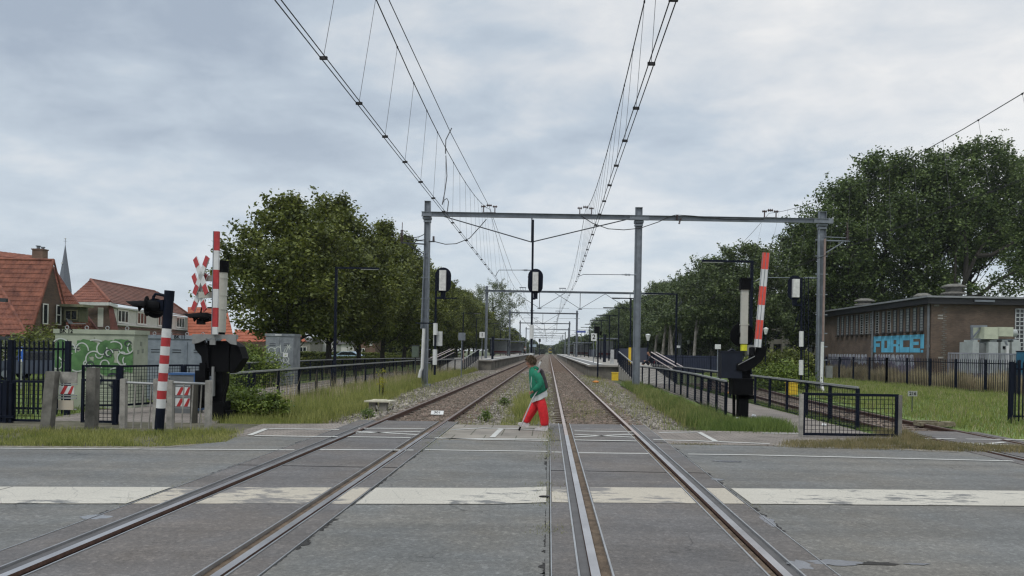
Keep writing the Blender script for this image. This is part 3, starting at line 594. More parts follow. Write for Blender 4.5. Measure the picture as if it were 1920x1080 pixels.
oline('single-track overhead wire rising past the big poplars on the right', [(-10, 7.6, 9.0), (40, 11.35, 9.1), (91, 12.6, 9.1)], 5.5, [(-2, 8.9), (16, 9.9), (28.6, 10.35), (39.8, 10.6), (91, 12.2)])
# signals
def signal(hx, hy, d, mast_px, label, bands, ladder=0, hang_=None, cab=0, cas=(12, 38), hd=(30, 48)):
    s = d/F; c = P(hx, hy, d); t = thing('railway_signal', label, 'railway signal', (P(mast_px[0][0], mast_px[0][1], d).x, d, -.25))
    w_, h_ = hd[0]*s, hd[1]*s; r = w_/2; pts = []
    for k in range(25):
        a = math.pi*k/12; pts.append(Vector((c.x+r*math.cos(a), d-.05, c.z+r*math.sin(a)+(h_/2-r)*(1 if k % 24 < 12 and k <= 12 else -1))))
    b = MB(); b.prism(pts[:-1], (0, .04, 0)); 
    b.build('backboard', navy, t)
    b = MB(); o = P(hx, hy+1, d); b.box((o.x, d-.17, o.z), (cas[0]*s, .22, cas[1]*s)); b.box((o.x-.04, d-.285, o.z+.1), (.03, .02, .05)); b.build('casing', mat('signal_casing', (.55, .55, .53), .6, 0, .18, 9), t)
    b = MB()
    for k in range(3): 
        z = c.z+(k-1)*h_*.27; b.tube([(c.x, d-.01, z), (c.x, d+.22, z-.03)], [.09, .10], 10)
    b.build('lamp_hood', black, t)
    b = MB(); (x0, y0), (x1, y1) = mast_px; b.tube([P(x0, y0, d), P(x1, y1, d)], .055, 8); e = P(hx, hy+hd[1]/2+4, d); b.box(e, (.22, .16, .3)); q = P(x1, hy+hd[1]/2+9, d); b.bar(q, (e.x, d, q.z), .1, .1); b.bar(P(x1, hy-8, d), P(hx-hd[0]/2, hy-8, d), .06); b.bar(P(x1, hy+14, d), P(hx-hd[0]/2+2, hy+14, d), .06)
    if ladder:
        for sx in (0, 8): b.bar(P(x0+6+sx, y0-4, d), P(x1+5+sx, hy-20, d), .035)
        py = hy-18
        while py < y0-6: b.bar(P(x0+6, py, d), P(x0+14, py, d), .02); py += 8
        b.tube([P(x0-14, y0-98, d), P(x0-4, y0-130, d)], .02)
    b.build('post', navy, t)
    for ya, yb in bands: b = MB(); b.tube([P(x0+(x1-x0)*(y0-ya)/(y0-y1), ya, d), P(x0+(x1-x0)*(y0-yb)/(y0-y1), yb, d)], .11, 10); b.build('white_band', white, t)
    if cab: b = MB(); g = P(821, 635, d+.15); b.box(g, (.44, .15, .72)); b.build('relay_box', mat('pale_box', (.42, .43, .42), .6), t)
    if cab: b = MB(); b.bar(P(818, 560, d), P(857, 559, d), .12, .05); b.box(P(800, 606, d+.2), (1.1, .08, .06), mi=0); b.build('step_bracket', navy, t)
    return t
signal(831, 525.5, 38, [(815, 703), (818, 512)], 'black oval signal seen from behind, on its own post right of the left portal mast', [(606, 628), (655, 684)], cab=1)
signal(1004, 527.5, 39.6, [(995.5, 728), (999.5, 412)], 'black oval signal seen from behind, on the pole between the two main tracks', [(609, 635), (662, 673)], cas=(10.5, 35), hd=(28.5, 47))
b = MB()
signal(1490, 540, 38.5, [(1502, 718), (1503, 520)], 'black oval signal with a ladder, in front of the trees right of the raised boom', [(621, 650), (675, 703)], ladder=1, cas=(12, 34), hd=(27, 47))
# platforms
platm = mat('platform_paving', (.27, .255, .225), .9, 0, .2, 1.2, .2, 20, col2=(.33, .31, .28)); pwall = mat('platform_wall', (.15, .14, .12), .95, 0, .4, 1.4, .5, 12); plip = mat('platform_edge_concrete', (.2, .19, .17), .9, 0, .3, 3)
def platform(x0, x1, y0, y1, side, label):
    t = thing('station_platform', label, 'station platform', ((x0+x1)/2, y0, -.2))
    b = MB(); b.box(((x0+x1)/2, (y0+y1)/2, .70), (x1-x0, y1-y0, .12)); b.build('deck', platm, t)
    b = MB(); b.box(((x0+x1)/2, (y0+y1)/2+.1, .17), (x1-x0-.3, y1-y0-.3, .94)); e = x0 if side < 0 else x1
    y = y0+1.2
    while y < y0+70: b.box((e+(.13 if side < 0 else -.13), y, .2), (.06, .14, .8)); y += 2.4
    b.build('retaining_wall', pwall, t)
    b = MB(); s = 1 if side < 0 else -1; b.box((e+s*.10, (y0+y1)/2, .765), (.18, y1-y0, .012)); b.box((e+s*1.35, (y0+y1)/2+3, .764), (.32, y1-y0-6, .010)); 
    b.build('white_edge_line', mat('platform_white', (.62, .62, .60), .7, 0, .12, 3), t)
    b = MB(); b.box((e+s*.75, (y0+y1)/2, .763), (.9, y1-y0, .008)); b.build('safety_strip', mat('platform_dark_strip', (.15, .15, .15), .8), t)
    return t
platform(2.95, 9.4, 57, 300, -1, 'right-hand station platform with white edge line and a row of lamps')
platform(-11.2, -5.5, 75.5, 300, 1, 'left-hand station platform with grey concrete retaining wall')
# ramps with railings
whiterail = mat('pink_white_handrail', (.55, .47, .46), .45, 0, .1, 4)
def ramp(xa, xb, ya, yb, label, inner):
    t = thing('platform_ramp', label, 'ramp', ((xa+xb)/2, ya, -.2)); zt = .76
    b = MB(); b.prism([(xa, ya, -.1), (xa, yb, zt), (xa, yb, -.25), (xa, ya, -.25)], (xb-xa, 0, 0)); b.build('ramp_slope', platm, t)
    L_ = (Vector((0, yb, zt))-Vector((0, ya, -.1)))
    for x, m_, two in ((xa, railgrey, 0), (xb, whiterail, 1)) if inner > 0 else ((xb, railgrey, 0), (xa, whiterail, 1)):
        b = MB(); n = 9
        for k in range(n+1):
            q = k/n; y = ya+(yb-ya)*q; z = -.1+(zt+.1)*q; b.box((x, y, z+.45), (.05, .05, 1.05))
        for k in range(n*9):
            q = k/(n*9); y = ya+(yb-ya)*q; z = -.1+(zt+.1)*q; b.box((x, y, z+.5), (.012, .012, .84))
        b.bar((x, ya, 0), (x, yb, zt+.1), .03); b.build('railing_panel', navy, t)
        b = MB(); b.bar((x, ya, .93), (x, yb, zt+1.03), .06, .05)
        if two: b.bar((x, ya, .62), (x, yb, zt+.70), .05, .05); b.bar((x+.35*inner, ya, .93), (x+.35*inner, yb, zt+1.03), .05, .05)
        b.build('handrail', m_, t)
ramp(5.2, 7.6, 45.5, 57, 'ramp up to the right-hand platform with dark railing and pinkish handrails', 1)
ramp(-9.3, -6.9, 61.5, 75.5, 'ramp up to the left-hand platform with dark railing and pinkish handrails', -1)
# station lamps
def lamp_proto(H, arm, both=0):
    t = thing('street_lamp', '', 'lamp post', (0, 0, 0))
    b = MB(); b.bar((0, 0, 0), (0, 0, H), .11, .11); b.bar((0, 0, 0), (0, 0, 1.1), .15, .15); b.build('pole', navy, t)
    b = MB(); b.bar((.05 if arm < 0 else -.05, 0, H), (arm, 0, H), .13, .08)
    if both: b.bar((0, 0, H), (-arm*.6, 0, H), .13, .08)
    b.build('arm', navy, t)
    b = MB(); b.box((arm*.78, 0, H-.05), (abs(arm)*.4, .09, .03)); b.build('lamp_lens', mat('lamp_lens', (.5, .5, .47), .3), t)
    return t
def place(o, loc, label, group, rz=0):
    o.location = loc; o.rotation_euler = (0, 0, rz); o['label'] = label; o['group'] = group; ORG[o.name] = tuple(loc)
LG = 'angular dark platform and path lamps'
lp = lamp_proto(5.45, -1.95); lr = lamp_proto(5.45, 1.95); lb2 = lamp_proto(5.2, -1.5, 1)
b_ = P(1408, 600, 30); place(lp, (b_.x, 30, -.1), 'tall angular lamp behind the right barrier machine, its arm pointing left', LG)
for x, y, lab in ((P(1268, 600, 47).x, 47, 'angular dark lamp just left of the far right mast with its arm to the left'),):
    place(copy_tree(lp), (x, y, -.1), lab, LG)
b_ = P(629, 600, 35); place(lr, (b_.x, 35, -.1), 'tall angular lamp in front of the linden trees, its arm pointing right', LG)
ordn = ['first', 'second', 'third', 'fourth', 'fifth', 'sixth', 'seventh', 'eighth', 'ninth', 'tenth', 'eleventh', 'twelfth']
for k, (x, y) in enumerate(((6.35, 60), (6.6, 73), (6.9, 88), (6.9, 102), (6.9, 117), (6.9, 132), (6.9, 148), (6.9, 165), (6.9, 185), (6.9, 205), (6.9, 230))):
    o = lb2 if k == 0 else copy_tree(lb2); place(o, (x, y, .76), ordn[k]+' lamp along the right platform, counted from the crossing', 'lamps on the right platform')
for k, y in enumerate((83, 98, 113, 130, 147, 165, 185)):
    place(copy_tree(lr), (-9.3, y, .76-.5), ordn[k]+' lamp along the left platform, counted from the crossing', 'lamps on the left platform')
# shelters, bins, signs on the platforms
def shelter(x, y, wd, dp, h, label, name='platform_shelter'):
    t = thing(name, label, 'shelter', (x, y, .76))
    for sx in (-1, 1):
        for sy in (-1, 1): MB().box((x+sx*wd/2, y+sy*dp/2, .76+h/2), (.12, .12, h)).build('post', navy, t)
    b = MB(); b.box((x, y, .76+h+.06), (wd+.6, dp+.5, .16)); b.build('roof', steel, t)
    b = MB(); b.box((x, y+dp/2, .76+h*.52), (wd-.14, .03, h*.8)); b.box((x-wd/2, y, .76+h*.52), (.03, dp-.14, h*.8)); b.build('glass_wall', mat('shelter_glass', (.30, .33, .34), .15, 0, .2, 2), t)
    b = MB(); b.box((x, y+.3, 1.2), (wd*.8, .4, .06)); b.box((x, y+.5, 1.5), (wd*.8, .05, .3)); b.box((x-wd*.35, y+.3, .97), (.05, .3, .42)); b.box((x+wd*.35, y+.3, .97), (.05, .3, .42)); b.build('bench', mat('bench_red', (.16, .03, .03), .6), t)
    return t
shelter(8.3, 112, 2.6, 3.2, 2.9, 'glass shelter nearest the crossing on the right platform')
shelter(6.9, 160, 3.2, 9, 2.8, 'long dark blue shelter midway along the right platform')
shelter(7.2, 215, 3.6, 14, 3.0, 'distant dark shelter on the right platform')
shelter(-8.6, 135, 3.0, 5, 2.9, 'glass shelter on the left platform under the willow')
shelter(-7.6, 175, 3.4, 12, 3.0, 'long dark shelter on the left platform behind the glass one')
def kiosk(px, d, wpx, y0, label, m_, name, cat, dep=.3, z0=.76):
    p = P(px, y0, d); wd = wpx*d/F; t = thing(name, label, cat, (p.x, d, z0)); b = MB(); b.box((p.x, d, (p.z+z0)/2), (wd, dep, p.z-z0)); b.build('body', m_, t); b = MB(); b.box((p.x, d, p.z+.03), (wd+.06, dep+.06, .06)); b.build('cap', navy, t); return t
kiosk(1134, 75, 5.5, 628, 'tall dark blue information pillar on the right platform', navy, 'information_pillar', 'pillar')
kiosk(1148, 66, 6, 655, 'pale grey bin on the right platform near the ramp', mat('bin_grey', (.35, .36, .36), .6), 'litter_bin', 'bin')
kiosk(1181, 58, 4.5, 651, 'narrow yellow and grey post at the top of the right ramp', yellow, 'marker_pillar', 'pillar')
kiosk(924, 84, 4, 632, 'tall dark information pillar on the left platform beside the second mast', navy, 'information_pillar', 'pillar')
def sign(px, py, d, w, h, post, m_, label, txt=None, z0=.0, name='platform_sign', pm=steel, cat='sign', tm=None):
    p = P(px, py, d); t = thing(name, label, cat, (p.x, d, z0)); b = MB(); b.box((p.x, d, p.z), (w, .03, h)); o = b.build('panel', m_, t)
    if txt: tb = text_mb(txt, (p.x, d-.016, p.z), (1, 0, 0), (0, 0, 1), h*.85, .004, bold=.01); tb.build('number', tm or black, t)
    b = MB()
    if post: b.tube([(p.x, d+.03, z0), (p.x, d+.03, p.z+h/2)], .035, 8); b.build('post', pm, t)
    return t
sign(904, 628, 80, .55, .62, 1, white, 'small white track sign reading 1 at the start of the left platform', '1', .76)
sign(1113.5, 632, 70, .5, .7, 1, white, 'small white track sign reading 2 on the right platform', '2', .76)
sign(866, 631, 52, .48, .52, 1, steel, 'back of a small square grey sign on a thin post left of the rails', None, -.3)
sign(869, 668, 56, .06, .9, 0, tanp, 'thin yellow marker post beside the left ramp', None, .2, name='marker_post', cat='marker post')
sign(1271.5, 650, 47.5, .26, .14, 0, white, 'tiny white number plate on the second far mast at right', None, .0, name='number_plate')
sign(1346, 650, 55, .42, .34, 1, white, 'small white notice board in front of the dark trees right of the ramp', None, -.2)
sign(999, 648, 150, 1.4, .5, 1, mat('pale_blue_sign', (.35, .45, .52), .5), 'pale blue hanging sign far down the left platform', None, .76)
sign(1090, 622, 140, 1.6, .35, 1, mat('station_blue', (.05, .08, .3), .5), 'blue and white station name board hanging over the right platform', None, .76)
t = thing('railway_signal', 'dark signal head on a thin black post at the near end of the right platform', 'railway signal', (P(1122, 600, 57).x, 56.3, -.3)); q = P(1122, 620, 56.3)
b = MB(); b.bar((q.x, 56.3, -.3), (q.x, 56.3, q.z), .11); b.build('post', navy, t); b = MB(); b.box((q.x-.1, 56.3, q.z+.05), (.36, .3, .52)); b.box((q.x+.18, 56.3, q.z-.2), (.14, .2, .3)); b.build('head', black, t)
t = thing('railway_signal', 'dark signal head far away at the end of the left platform', 'railway signal', (-2.0-4, 120, .0)); 
t.location = (P(1012, 640, 330).x, 330, 0); ORG[t.name] = tuple(t.location); q = P(1012, 638, 330); b = MB(); b.bar((q.x, 330, 0), (q.x, 330, q.z), .3); b.build('post', navy, t); b = MB(); b.box(q, (.9, .4, 1.4)); b.build('head', black, t)
# distant yellow train
t = thing('train', 'tiny yellow train far away on the middle track', 'train', (1.13, 560, 0)); b = MB()
b.prism([(1.13-1.4, 560, .9), (1.13+1.4, 560, .9), (1.13+1.4, 560, 3.2), (1.13+1.0, 560, 3.9), (1.13-1.0, 560, 3.9), (1.13-1.4, 560, 3.2)], (0, 60, 0)); b.build('body', mat('train_yellow', (.38, .30, .02), .5), t)
b = MB(); b.box((1.13, 559.9, 2.7), (2.3, .1, 1.3)); b.build('windscreen', glassd, t)
b = MB(); 
for s in (-1, 1): b.box((1.13+s*1.0, 559.9, 1.5), (.3, .12, .3))
b.build('headlight', white, t); b = MB(); b.box((1.13, 570, .5), (2.2, 18, .7)); b.build('bogie', black, t)
# pair of orange track markers, number plate 301, switch box
g = G(820, 772); t = thing('track_number_plate', 'small white plate reading 301 lying between the rails of the left track', 'sign', (g.x, g.y, -.1))
b = MB(); M_ = Matrix.Rotation(R(35), 3, 'X'); b.box((g.x, g.y, -.03), (.34, .16, .02), rot=M_); b.box((g.x, g.y+.02, -.07), (.2, .1, .06)); b.build('plate', white, t)
tb = text_mb('301', Vector((g.x, g.y, -.03))+M_ @ Vector((0, 0, .0105)), (1, 0, 0), M_ @ Vector((0, 1, 0)), .13, .003, bold=.002); tb.build('number', black, t)
def mach(px, py, label, m_, s=1):
    g = G(px, py, -.2); t = thing('trackside_box', label, 'trackside box', (g.x, g.y, -.2)); x, y = g.x, g.y
    b = MB(); b.prism([(x-.42*s, y-.25*s, .10), (x+.36*s, y-.25*s, .10), (x+.47*s, y+.18*s, .10), (x-.22*s, y+.25*s, .10), (x-.36*s, y+.1, .1)][:4], (0, 0, .05)); b.box((x, y, .165), (.42*s, .12, .025)); b.build('lid', m_, t)
    b = MB(); b.box((x-.2*s, y, -.06), (.2*s, .3*s, .3)); b.box((x+.12*s, y, -.06), (.22*s, .3*s, .3)); b.tube([(x+.3, y-.2, -.1), (x+.45, y-.1, .02), (x+.35, y, -.2)], .02, 6); b.tube([(x-.05, y-.25, 0), (x, y-.3, -.1), (x+.1, y-.2, -.2)], .025, 6); b.build('base', mat('dusty_grey', (.2, .19, .17), .9), t)
mach(712, 772, 'cream lidded cable box on short legs in the ballast left of the rails', mat('cream_lid', (.5, .48, .38), .7, 0, .15, 8))
for px, py, lab in ((1117, 716, 'flat orange marker lying in the ballast beside the right platform'), (1369, 737, 'orange marker on the grass seen through the path fence')):
    g = G(px, py, -.1); b = MB(); b.lathe([(.16, 0), (.2, .03), (.2, .08), (.1, .12), (0, .13)], (g.x, g.y, -.15), 10); tag(b.build('orange_marker', mat('orange_plastic', (.55, .2, .03), .6), loc=(g.x, g.y, -.15)), lab, 'marker')
for px, py, d, lab in ((1153, 706, 50, 'yellow equipment box beside the foot of the right platform'), (1484, 729, 33, 'yellow box on the grass behind the path fence')):
    p = P(px, py, d); b = MB(); b.box((p.x, d, p.z), (.42, .35, .5)); b.box((p.x, d, p.z+.26), (.48, .4, .04)); tag(b.build('equipment_box', yellow, loc=(p.x, d, -.2)), lab, 'box')
# ---------------- fences ----------------
def path_fence(pts, H, label, zt, sp=2.0, zg=-.2, railm=railgrey, group='low fences along the platform paths', verticals=.0, hz=.085, sub=True):
    t = thing('path_fence', label, 'fence', (*pts[0][:2], zg), group)
    rb, mb, = MB(), MB()
    L_ = 0
    for p, q in zip(pts, pts[1:]):
        p, q = Vector((*p, 0)), Vector((*q, 0)); n = max(1, round((q-p).length/sp))
        for k in range(n+1):
            if k == n and q.to_tuple()[:2] != tuple(pts[-1]): continue
            c = p.lerp(q, k/n); b = MB(); b.box((c.x, c.y, (zg+zt)/2), (.07, .09, zt-zg)); b.build('fence_post', navy, t)
        rb.bar((p.x, p.y, zt+.02), (q.x, q.y, zt+.02), .055, .05); 
        z = zt-.06; mb.bar((p.x, p.y, zg+.14), (q.x, q.y, zg+.14), .04, .035); mb.bar((p.x, p.y, zt-.03), (q.x, q.y, zt-.03), .035, .03)
        while z > zg+.18: mb.bar((p.x, p.y, z), (q.x, q.y, z), .008, .008); z -= hz
        L_ = (q-p).length; n = int(L_/.16)
        for k in range(n): c = p.lerp(q, k/n); mb.box((c.x, c.y, (zg+zt)/2+.05), (.007, .007, zt-zg-.2))
    rb.build('top_rail', railm, t); mb.build('wire_infill', navy, t); return t
path_fence([(5.05, 21.8), (5.55, 29), (5.75, 38), (5.2, 45.5)], 1, 'low navy fence with pale rail, left side of the path behind the right barrier', .93)
path_fence([(7.62, 18.9), (7.55, 28), (7.6, 45.5)], 1, 'low navy fence with pale rail, right side of the path next to the side track', .93, hz=.12)
path_fence([(-8.55, 20.3), (-8.75, 33), (-8.8, 50), (-6.95, 61.5)], 1, 'low navy fence nearer the rails, running towards the left platform', .95, sub=True)
path_fence([(-11.3, 26.6), (-12.9, 31), (-12.9, 48), (-11.5, 57), (-9.4, 61.5)], 1, 'low navy fence farther from the rails, in front of the tagged grey cabinet', .98)
# mesh panel fences near the road
def mesh_panel(t, p, q, z0, z1, m_, step=.075, frame=.05, rail=None):
    p, q = Vector((*p, 0)), Vector((*q, 0)); b = MB()
    P1 = lambda c, z: (c.x, c.y, z)
    for z in (z0, z1): b.bar(P1(p, z), P1(q, z), frame, frame)
    for c in (p, q): b.bar(P1(c, z0-frame/2), P1(c, z1+frame/2), frame*1.05, frame*1.05)
    n = int((q-p).length/step)
    for k in range(1, n): c = p.lerp(q, k/n); b.box((c.x, c.y, (z0+z1)/2), (.009, .009, z1-z0))
    n = int((z1-z0)/step)
    for k in range(1, n): z = z0+(z1-z0)*k/n; b.bar(P1(p, z), P1(q, z), .009, .009)
    b.build('mesh_panel', m_, t)
dm = 16.3; a = P(1502, 780, dm); c = P(1681, 780, dm); ztop = P(1590, 740, dm).z
t = thing('mesh_fence', 'single black mesh fence panel standing in dry grass at the right roadside', 'fence', (a.x, dm, -.1))
mesh_panel(t, (a.x+.05, dm), (c.x, dm), .05, ztop, navy, .085, .055)
b = MB(); b.box((a.x, dm, (ztop-.1)/2-.02), (.07, .09, ztop+.14)); b.build('fence_post', conc, t); b = MB(); b.box((c.x+.06, dm, (ztop-.1)/2-.02), (.08, .09, ztop+.16)); b.build('fence_post', concd, t)
# near-left mesh fences
dl = 16.6
def XL(px, d): return P(px, 760, d).x
t = thing('mesh_fence', 'low black mesh fence at the left edge with a double gate post', 'fence', (XL(0, dl), dl, -.1)); zt = .86
mesh_panel(t, (XL(-120, dl), dl), (XL(12, dl), dl), .02, zt, navy, .085, .05); mesh_panel(t, (XL(26, dl), dl), (XL(88, dl), dl), .02, zt, navy, .085, .05)
b = MB(); b.box((XL(14, dl), dl-.05, .38), (.09, .1, .98)); b.box((XL(5, dl), dl-.05, .36), (.07, .08, .94)); b.box((XL(24, dl), dl-.05, .36), (.06, .08, .92)); b.box((XL(14, dl), dl-.1, .1), (.42, .04, .05)); b.build('gate_post', navy, t)
t = thing('mesh_fence', 'low black mesh fence right of the concrete posts, below the green cabinet', 'fence', (XL(155, dl), dl, -.1))
mesh_panel(t, (XL(155, dl), dl), (XL(217, dl), dl), .02, P(190, 713, dl).z, navy, .085, .05); b = MB(); b.box((XL(219, dl), dl-.05, .42), (.09, .1, 1.05)); b.box((XL(226, dl), dl+.1, .42), (.09, .1, 1.05)); b.build('fence_post', navy, t)
t = thing('mesh_fence', 'higher mesh fence crossing in front of the green and blue-grey cabinets', 'fence', (XL(222, 19.3), 19.3, -.1)); zz = P(300, 688, 19.5).z
mesh_panel(t, (XL(155, 19.3), 19.3), (XL(224, 19.5), 19.5), .15, zz, navy, .09, .05); mesh_panel(t, (XL(228, 19.5), 19.5), (XL(340, 21.5), 21.5), .15, zz, navy, .09, .05); mesh_panel(t, (XL(346, 21.5), 21.5), (XL(430, 21.5), 21.5), .15, zz, navy, .09, .05)
b = MB(); b.box((XL(224, 19.4), 19.4, .5), (.13, .1, 1.25)); b.build('fence_post', navy, t); b = MB(); b.box((XL(343, 21.4), 21.4, .5), (.13, .1, 1.3)); b.build('fence_post', navy, t)
# palisade fence function
def palisade(pts, z0, z1, label, sp=2.6, bar=.115, posts=True, bw=.03):
    t = thing('palisade_fence', label, 'fence', (*pts[0], z0)); b = MB(); r = MB()
    for p, q in zip(pts, pts[1:]):
        p, q = Vector((*p, 0)), Vector((*q, 0)); n = int((q-p).length/bar)
        for k in range(n+1):
            c = p.lerp(q, k/n); h = z1+random.uniform(-.01, .01); b.box((c.x, c.y, (z0+h)/2+.04), (bw, bw, h-z0-.08)); b.add([(c.x-bw/2, c.y-bw/2, h), (c.x+bw/2, c.y-bw/2, h), (c.x, c.y, h+.07)], [(0, 1, 2)])
        for z in (z0+.22, z1-.18): r.bar((p.x, p.y+.03, z), (q.x, q.y+.03, z), .03, .05)
        if posts:
            n = max(1, round((q-p).length/sp))
            for k in range(n+1): c = p.lerp(q, k/n); pb = MB(); pb.box((c.x, c.y+.02, (z0+z1)/2), (.11, .1, z1-z0+.05)); pb.build('fence_post', navy, t)
    b.build('pickets', navy, t); r.build('rail', navy, t); return t
zt = P(60, 640, 19).z
palisade([(XL(-90, 19), 19), (XL(125, 19), 19)], -.15, zt, 'tall dark palisade fence at the far left in front of the brick house', 1.55, .118)
palisade([(22.6, 71), (22.9, 52), (23.3, 38)], -.25, 1.66, 'long palisade fence in front of the graffitied brick building', 2.6, .19, bw=.024)
palisade([(P(1897, 700, 21.7).x, 21.7), (19, 21.9)], -.12, P(1905, 680, 21.7).z, 'near dark palisade fence cut off by the right edge of the photo', 2.2, .11)
palisade([(9.9, 72), (23, 71.5)], -.25, 1.55, 'far dark palisade fence in front of the concrete office building', 2.6, .16, bw=.03)
# concrete post barriers by the road, left
def cpost(t, x, y, z0, z1, w_=.13, d_=.13, m_=conc, lean=0):
    b = MB(); b.bar((x-lean, y, z0), (x, y, z1), w_, d_, up=(0, 1, 0)); b.box((x, y, z1), (w_*.92, d_*.92, .02)); b.build('concrete_post', m_, t)
def stripes(t, x0, x1, y, z0, z1, n, sl, name='striped_panel'):
    b = MB(); b.box(((x0+x1)/2, y, (z0+z1)/2), (x1-x0, .02, z1-z0)); b.build(name, white, t); b = MB(); w_ = (x1-x0)/n/2
    for k in range(n):
        xa = x0+(k*2+.35)*w_; pts = [(xa, z0), (xa+w_*.95, z0), (xa+w_*.95+sl, z1), (xa+sl, z1)]; pts = [(min(x1, max(x0, u)), v) for u, v in pts]; b.prism([(u, y-.0105, v) for u, v in pts], (0, -.004, 0))
    b.build('red_stripes', redp, t)
da = 15.2; X_ = lambda px: P(px, 750, da).x; Z_ = lambda px, py: P(px, py, da).z
t = thing('crowd_barrier', 'two leaning concrete posts holding striped and rusty boards', 'barrier', (X_(115), da, -.1))
cpost(t, X_(98), da, -.12, Z_(98, 697), .19, .16, concd, .10); cpost(t, X_(146), da+.5, -.12, Z_(146, 691), .19, .16, concd, .02)
b = MB(); b.box((X_(122), da+.1, Z_(122, 708)), (.34, .03, .22)); b.build('grey_board', conc, t)
stripes(t, X_(106), X_(134), da+.08, Z_(120, 739), Z_(120, 724), 2, .08)
b = MB(); b.box((X_(119), da+.08, Z_(119, 760)), (.30, .02, .19)); b.build('rusty_board', mat('rusty_white', (.5, .46, .38), .8, 0, .2, 5, col2=(.42, .36, .28)), t)
b = MB()
for py in (721, 742, 747, 768): b.box((X_(120), da+.1, Z_(120, py)), (.38, .025, .025))
b.build('rail', railgrey, t)
db = 15.9; X_ = lambda px: P(px, 750, db).x; Z_ = lambda px, py: P(px, py, db).z
for (pa, pb, bars, lab) in ((232, 294, (252, 267, 282), 'short steel railing between concrete posts, left of the striped pole'), (320, 391, (343, 360, 376), 'short steel railing between concrete posts, right of the striped pole')):
    t = thing('pedestrian_railing', lab, 'railing', (X_(pa), db, -.1), 'steel railings between concrete posts')
    for px in (pa, pb): cpost(t, X_(px), db, -.1, Z_(px, 711 if px < 310 else 714), .11, .11)
    b = MB(); b.tube([(X_(pa), db, Z_(pa, 717)), (X_(pb), db, Z_(pb, 720))], .025, 8); b.build('top_rail', railgrey, t, smooth='auto')
    for px in bars: b = MB(); b.tube([(X_(px)-.02, db, -.05), (X_(px)+.02, db, Z_(px, 718))], .014, 6); b.build('bar', conc, t)
dz = 17.2; X_ = lambda px: P(px, 750, dz).x; Z_ = lambda px, py: P(px, py, dz).z
t = thing('chicane_gate', 'red and white striped board between dark wooden posts behind the railing', 'barrier', (X_(345), dz, -.1))
stripes(t, X_(329), X_(357), dz, Z_(343, 741), Z_(343, 726), 2, .09); stripes(t, X_(329), X_(357), dz, Z_(343, 762), Z_(343, 747), 2, .09)
b = MB(); b.box((X_(364), dz, .38), (.13, .1, 1.0)); b.box((X_(324), dz, .38), (.06, .08, 1.0)); b.build('post', mat('dark_wood', (.04, .038, .03), .9), t); b = MB()
for py in (723, 744, 765): b.box((X_(343), dz+.02, Z_(343, py)), (.5, .02, .02))
b.build('rail', railgrey, t)
# striped pole with warning lights
dp = 15.25; s = dp/F
t = thing('striped_warning_pole', 'red and white striped pole with black top, left roadside', 'warning light pole', (P(298, 806, dp).x, dp, -.1))
ax = lambda py: P(298+(808-py)*20/263, py, dp)
MB().tube([ax(811), ax(765)], .087, 16).build('black_base', navy, t, smooth='auto'); b = MB(); b.tube([ax(616), ax(548)], .088, 16); b.tube([ax(564), ax(545)], .094, 16); b.build('black_shaft', navy, t, smooth='auto')
bd = [616, 633, 649.5, 666, 682, 699, 715, 732, 748, 765]
for k in range(9): MB().tube([ax(bd[k+1]), ax(bd[k])], .086, 16, cap=False).build('white_band' if k % 2 == 0 else 'red_band', white if k % 2 == 0 else redp, t, smooth='auto')
def warnlight(t, c, dirv, disc, L, name='warning_light'):
    c = Vector(c); dv = Vector(dirv).normalized(); M = dv.to_track_quat('Z', 'Y').to_matrix()
    b = MB(); b.lathe([(disc, -.012), (disc, .0), (disc-.01, .012)], c, 24, M=M); b.lathe([(.02, -.26), (.09, -.24), (.115, -.15), (.115, .0)], c, 16, M=M)
    # hood: half tube tapering away
    n = 12; vs = []
    for i, (z, r) in enumerate(((0, .115), (L, .11))):
        for k in range(n+1):
            a = math.pi*(k/n); f = 1 if i == 0 else .95; vs.append(c+M @ Vector((0, 0, z if i == 0 else L*(.55+.45*math.sin(a)) ))+M @ Vector((math.cos(a)*r*f, 0, 0))+Vector((0, 0, math.sin(a)*r*f-(.0 if i == 0 else .02))))
    for k in range(n+1):
        a = math.pi*(k/n); vs.append(c+M @ Vector((0, 0, L*.35))+M @ Vector((math.cos(a)*.112, 0, 0))+Vector((0, 0, -math.sin(a)*.11)))
    b.add(vs, [(k, k+1, k+1+n+1, k+n+1) for k in range(n)]+[(k, k+1, k+1+2*(n+1), k+2*(n+1)) for k in range(n)])
    o = b.build(name, black, t, smooth='auto'); return o
warnlight(t, P(275, 574, dp-.1), (-1, -.25, 0), .20, .38); warnlight(t, P(291, 578, dp+.25), (-1, .9, 0), .20, .32)
b = MB(); b.tube([P(316, 556, dp), P(300, 552, dp-.02), P(292, 551, dp), P(288, 556, dp), P(287, 566, dp)], .028, 8); b.tube([P(290, 580, dp), P(315, 580, dp)], .05, 8); b.box(P(303, 572, dp), (.12, .15, .2)); b.build('arm', navy, t)
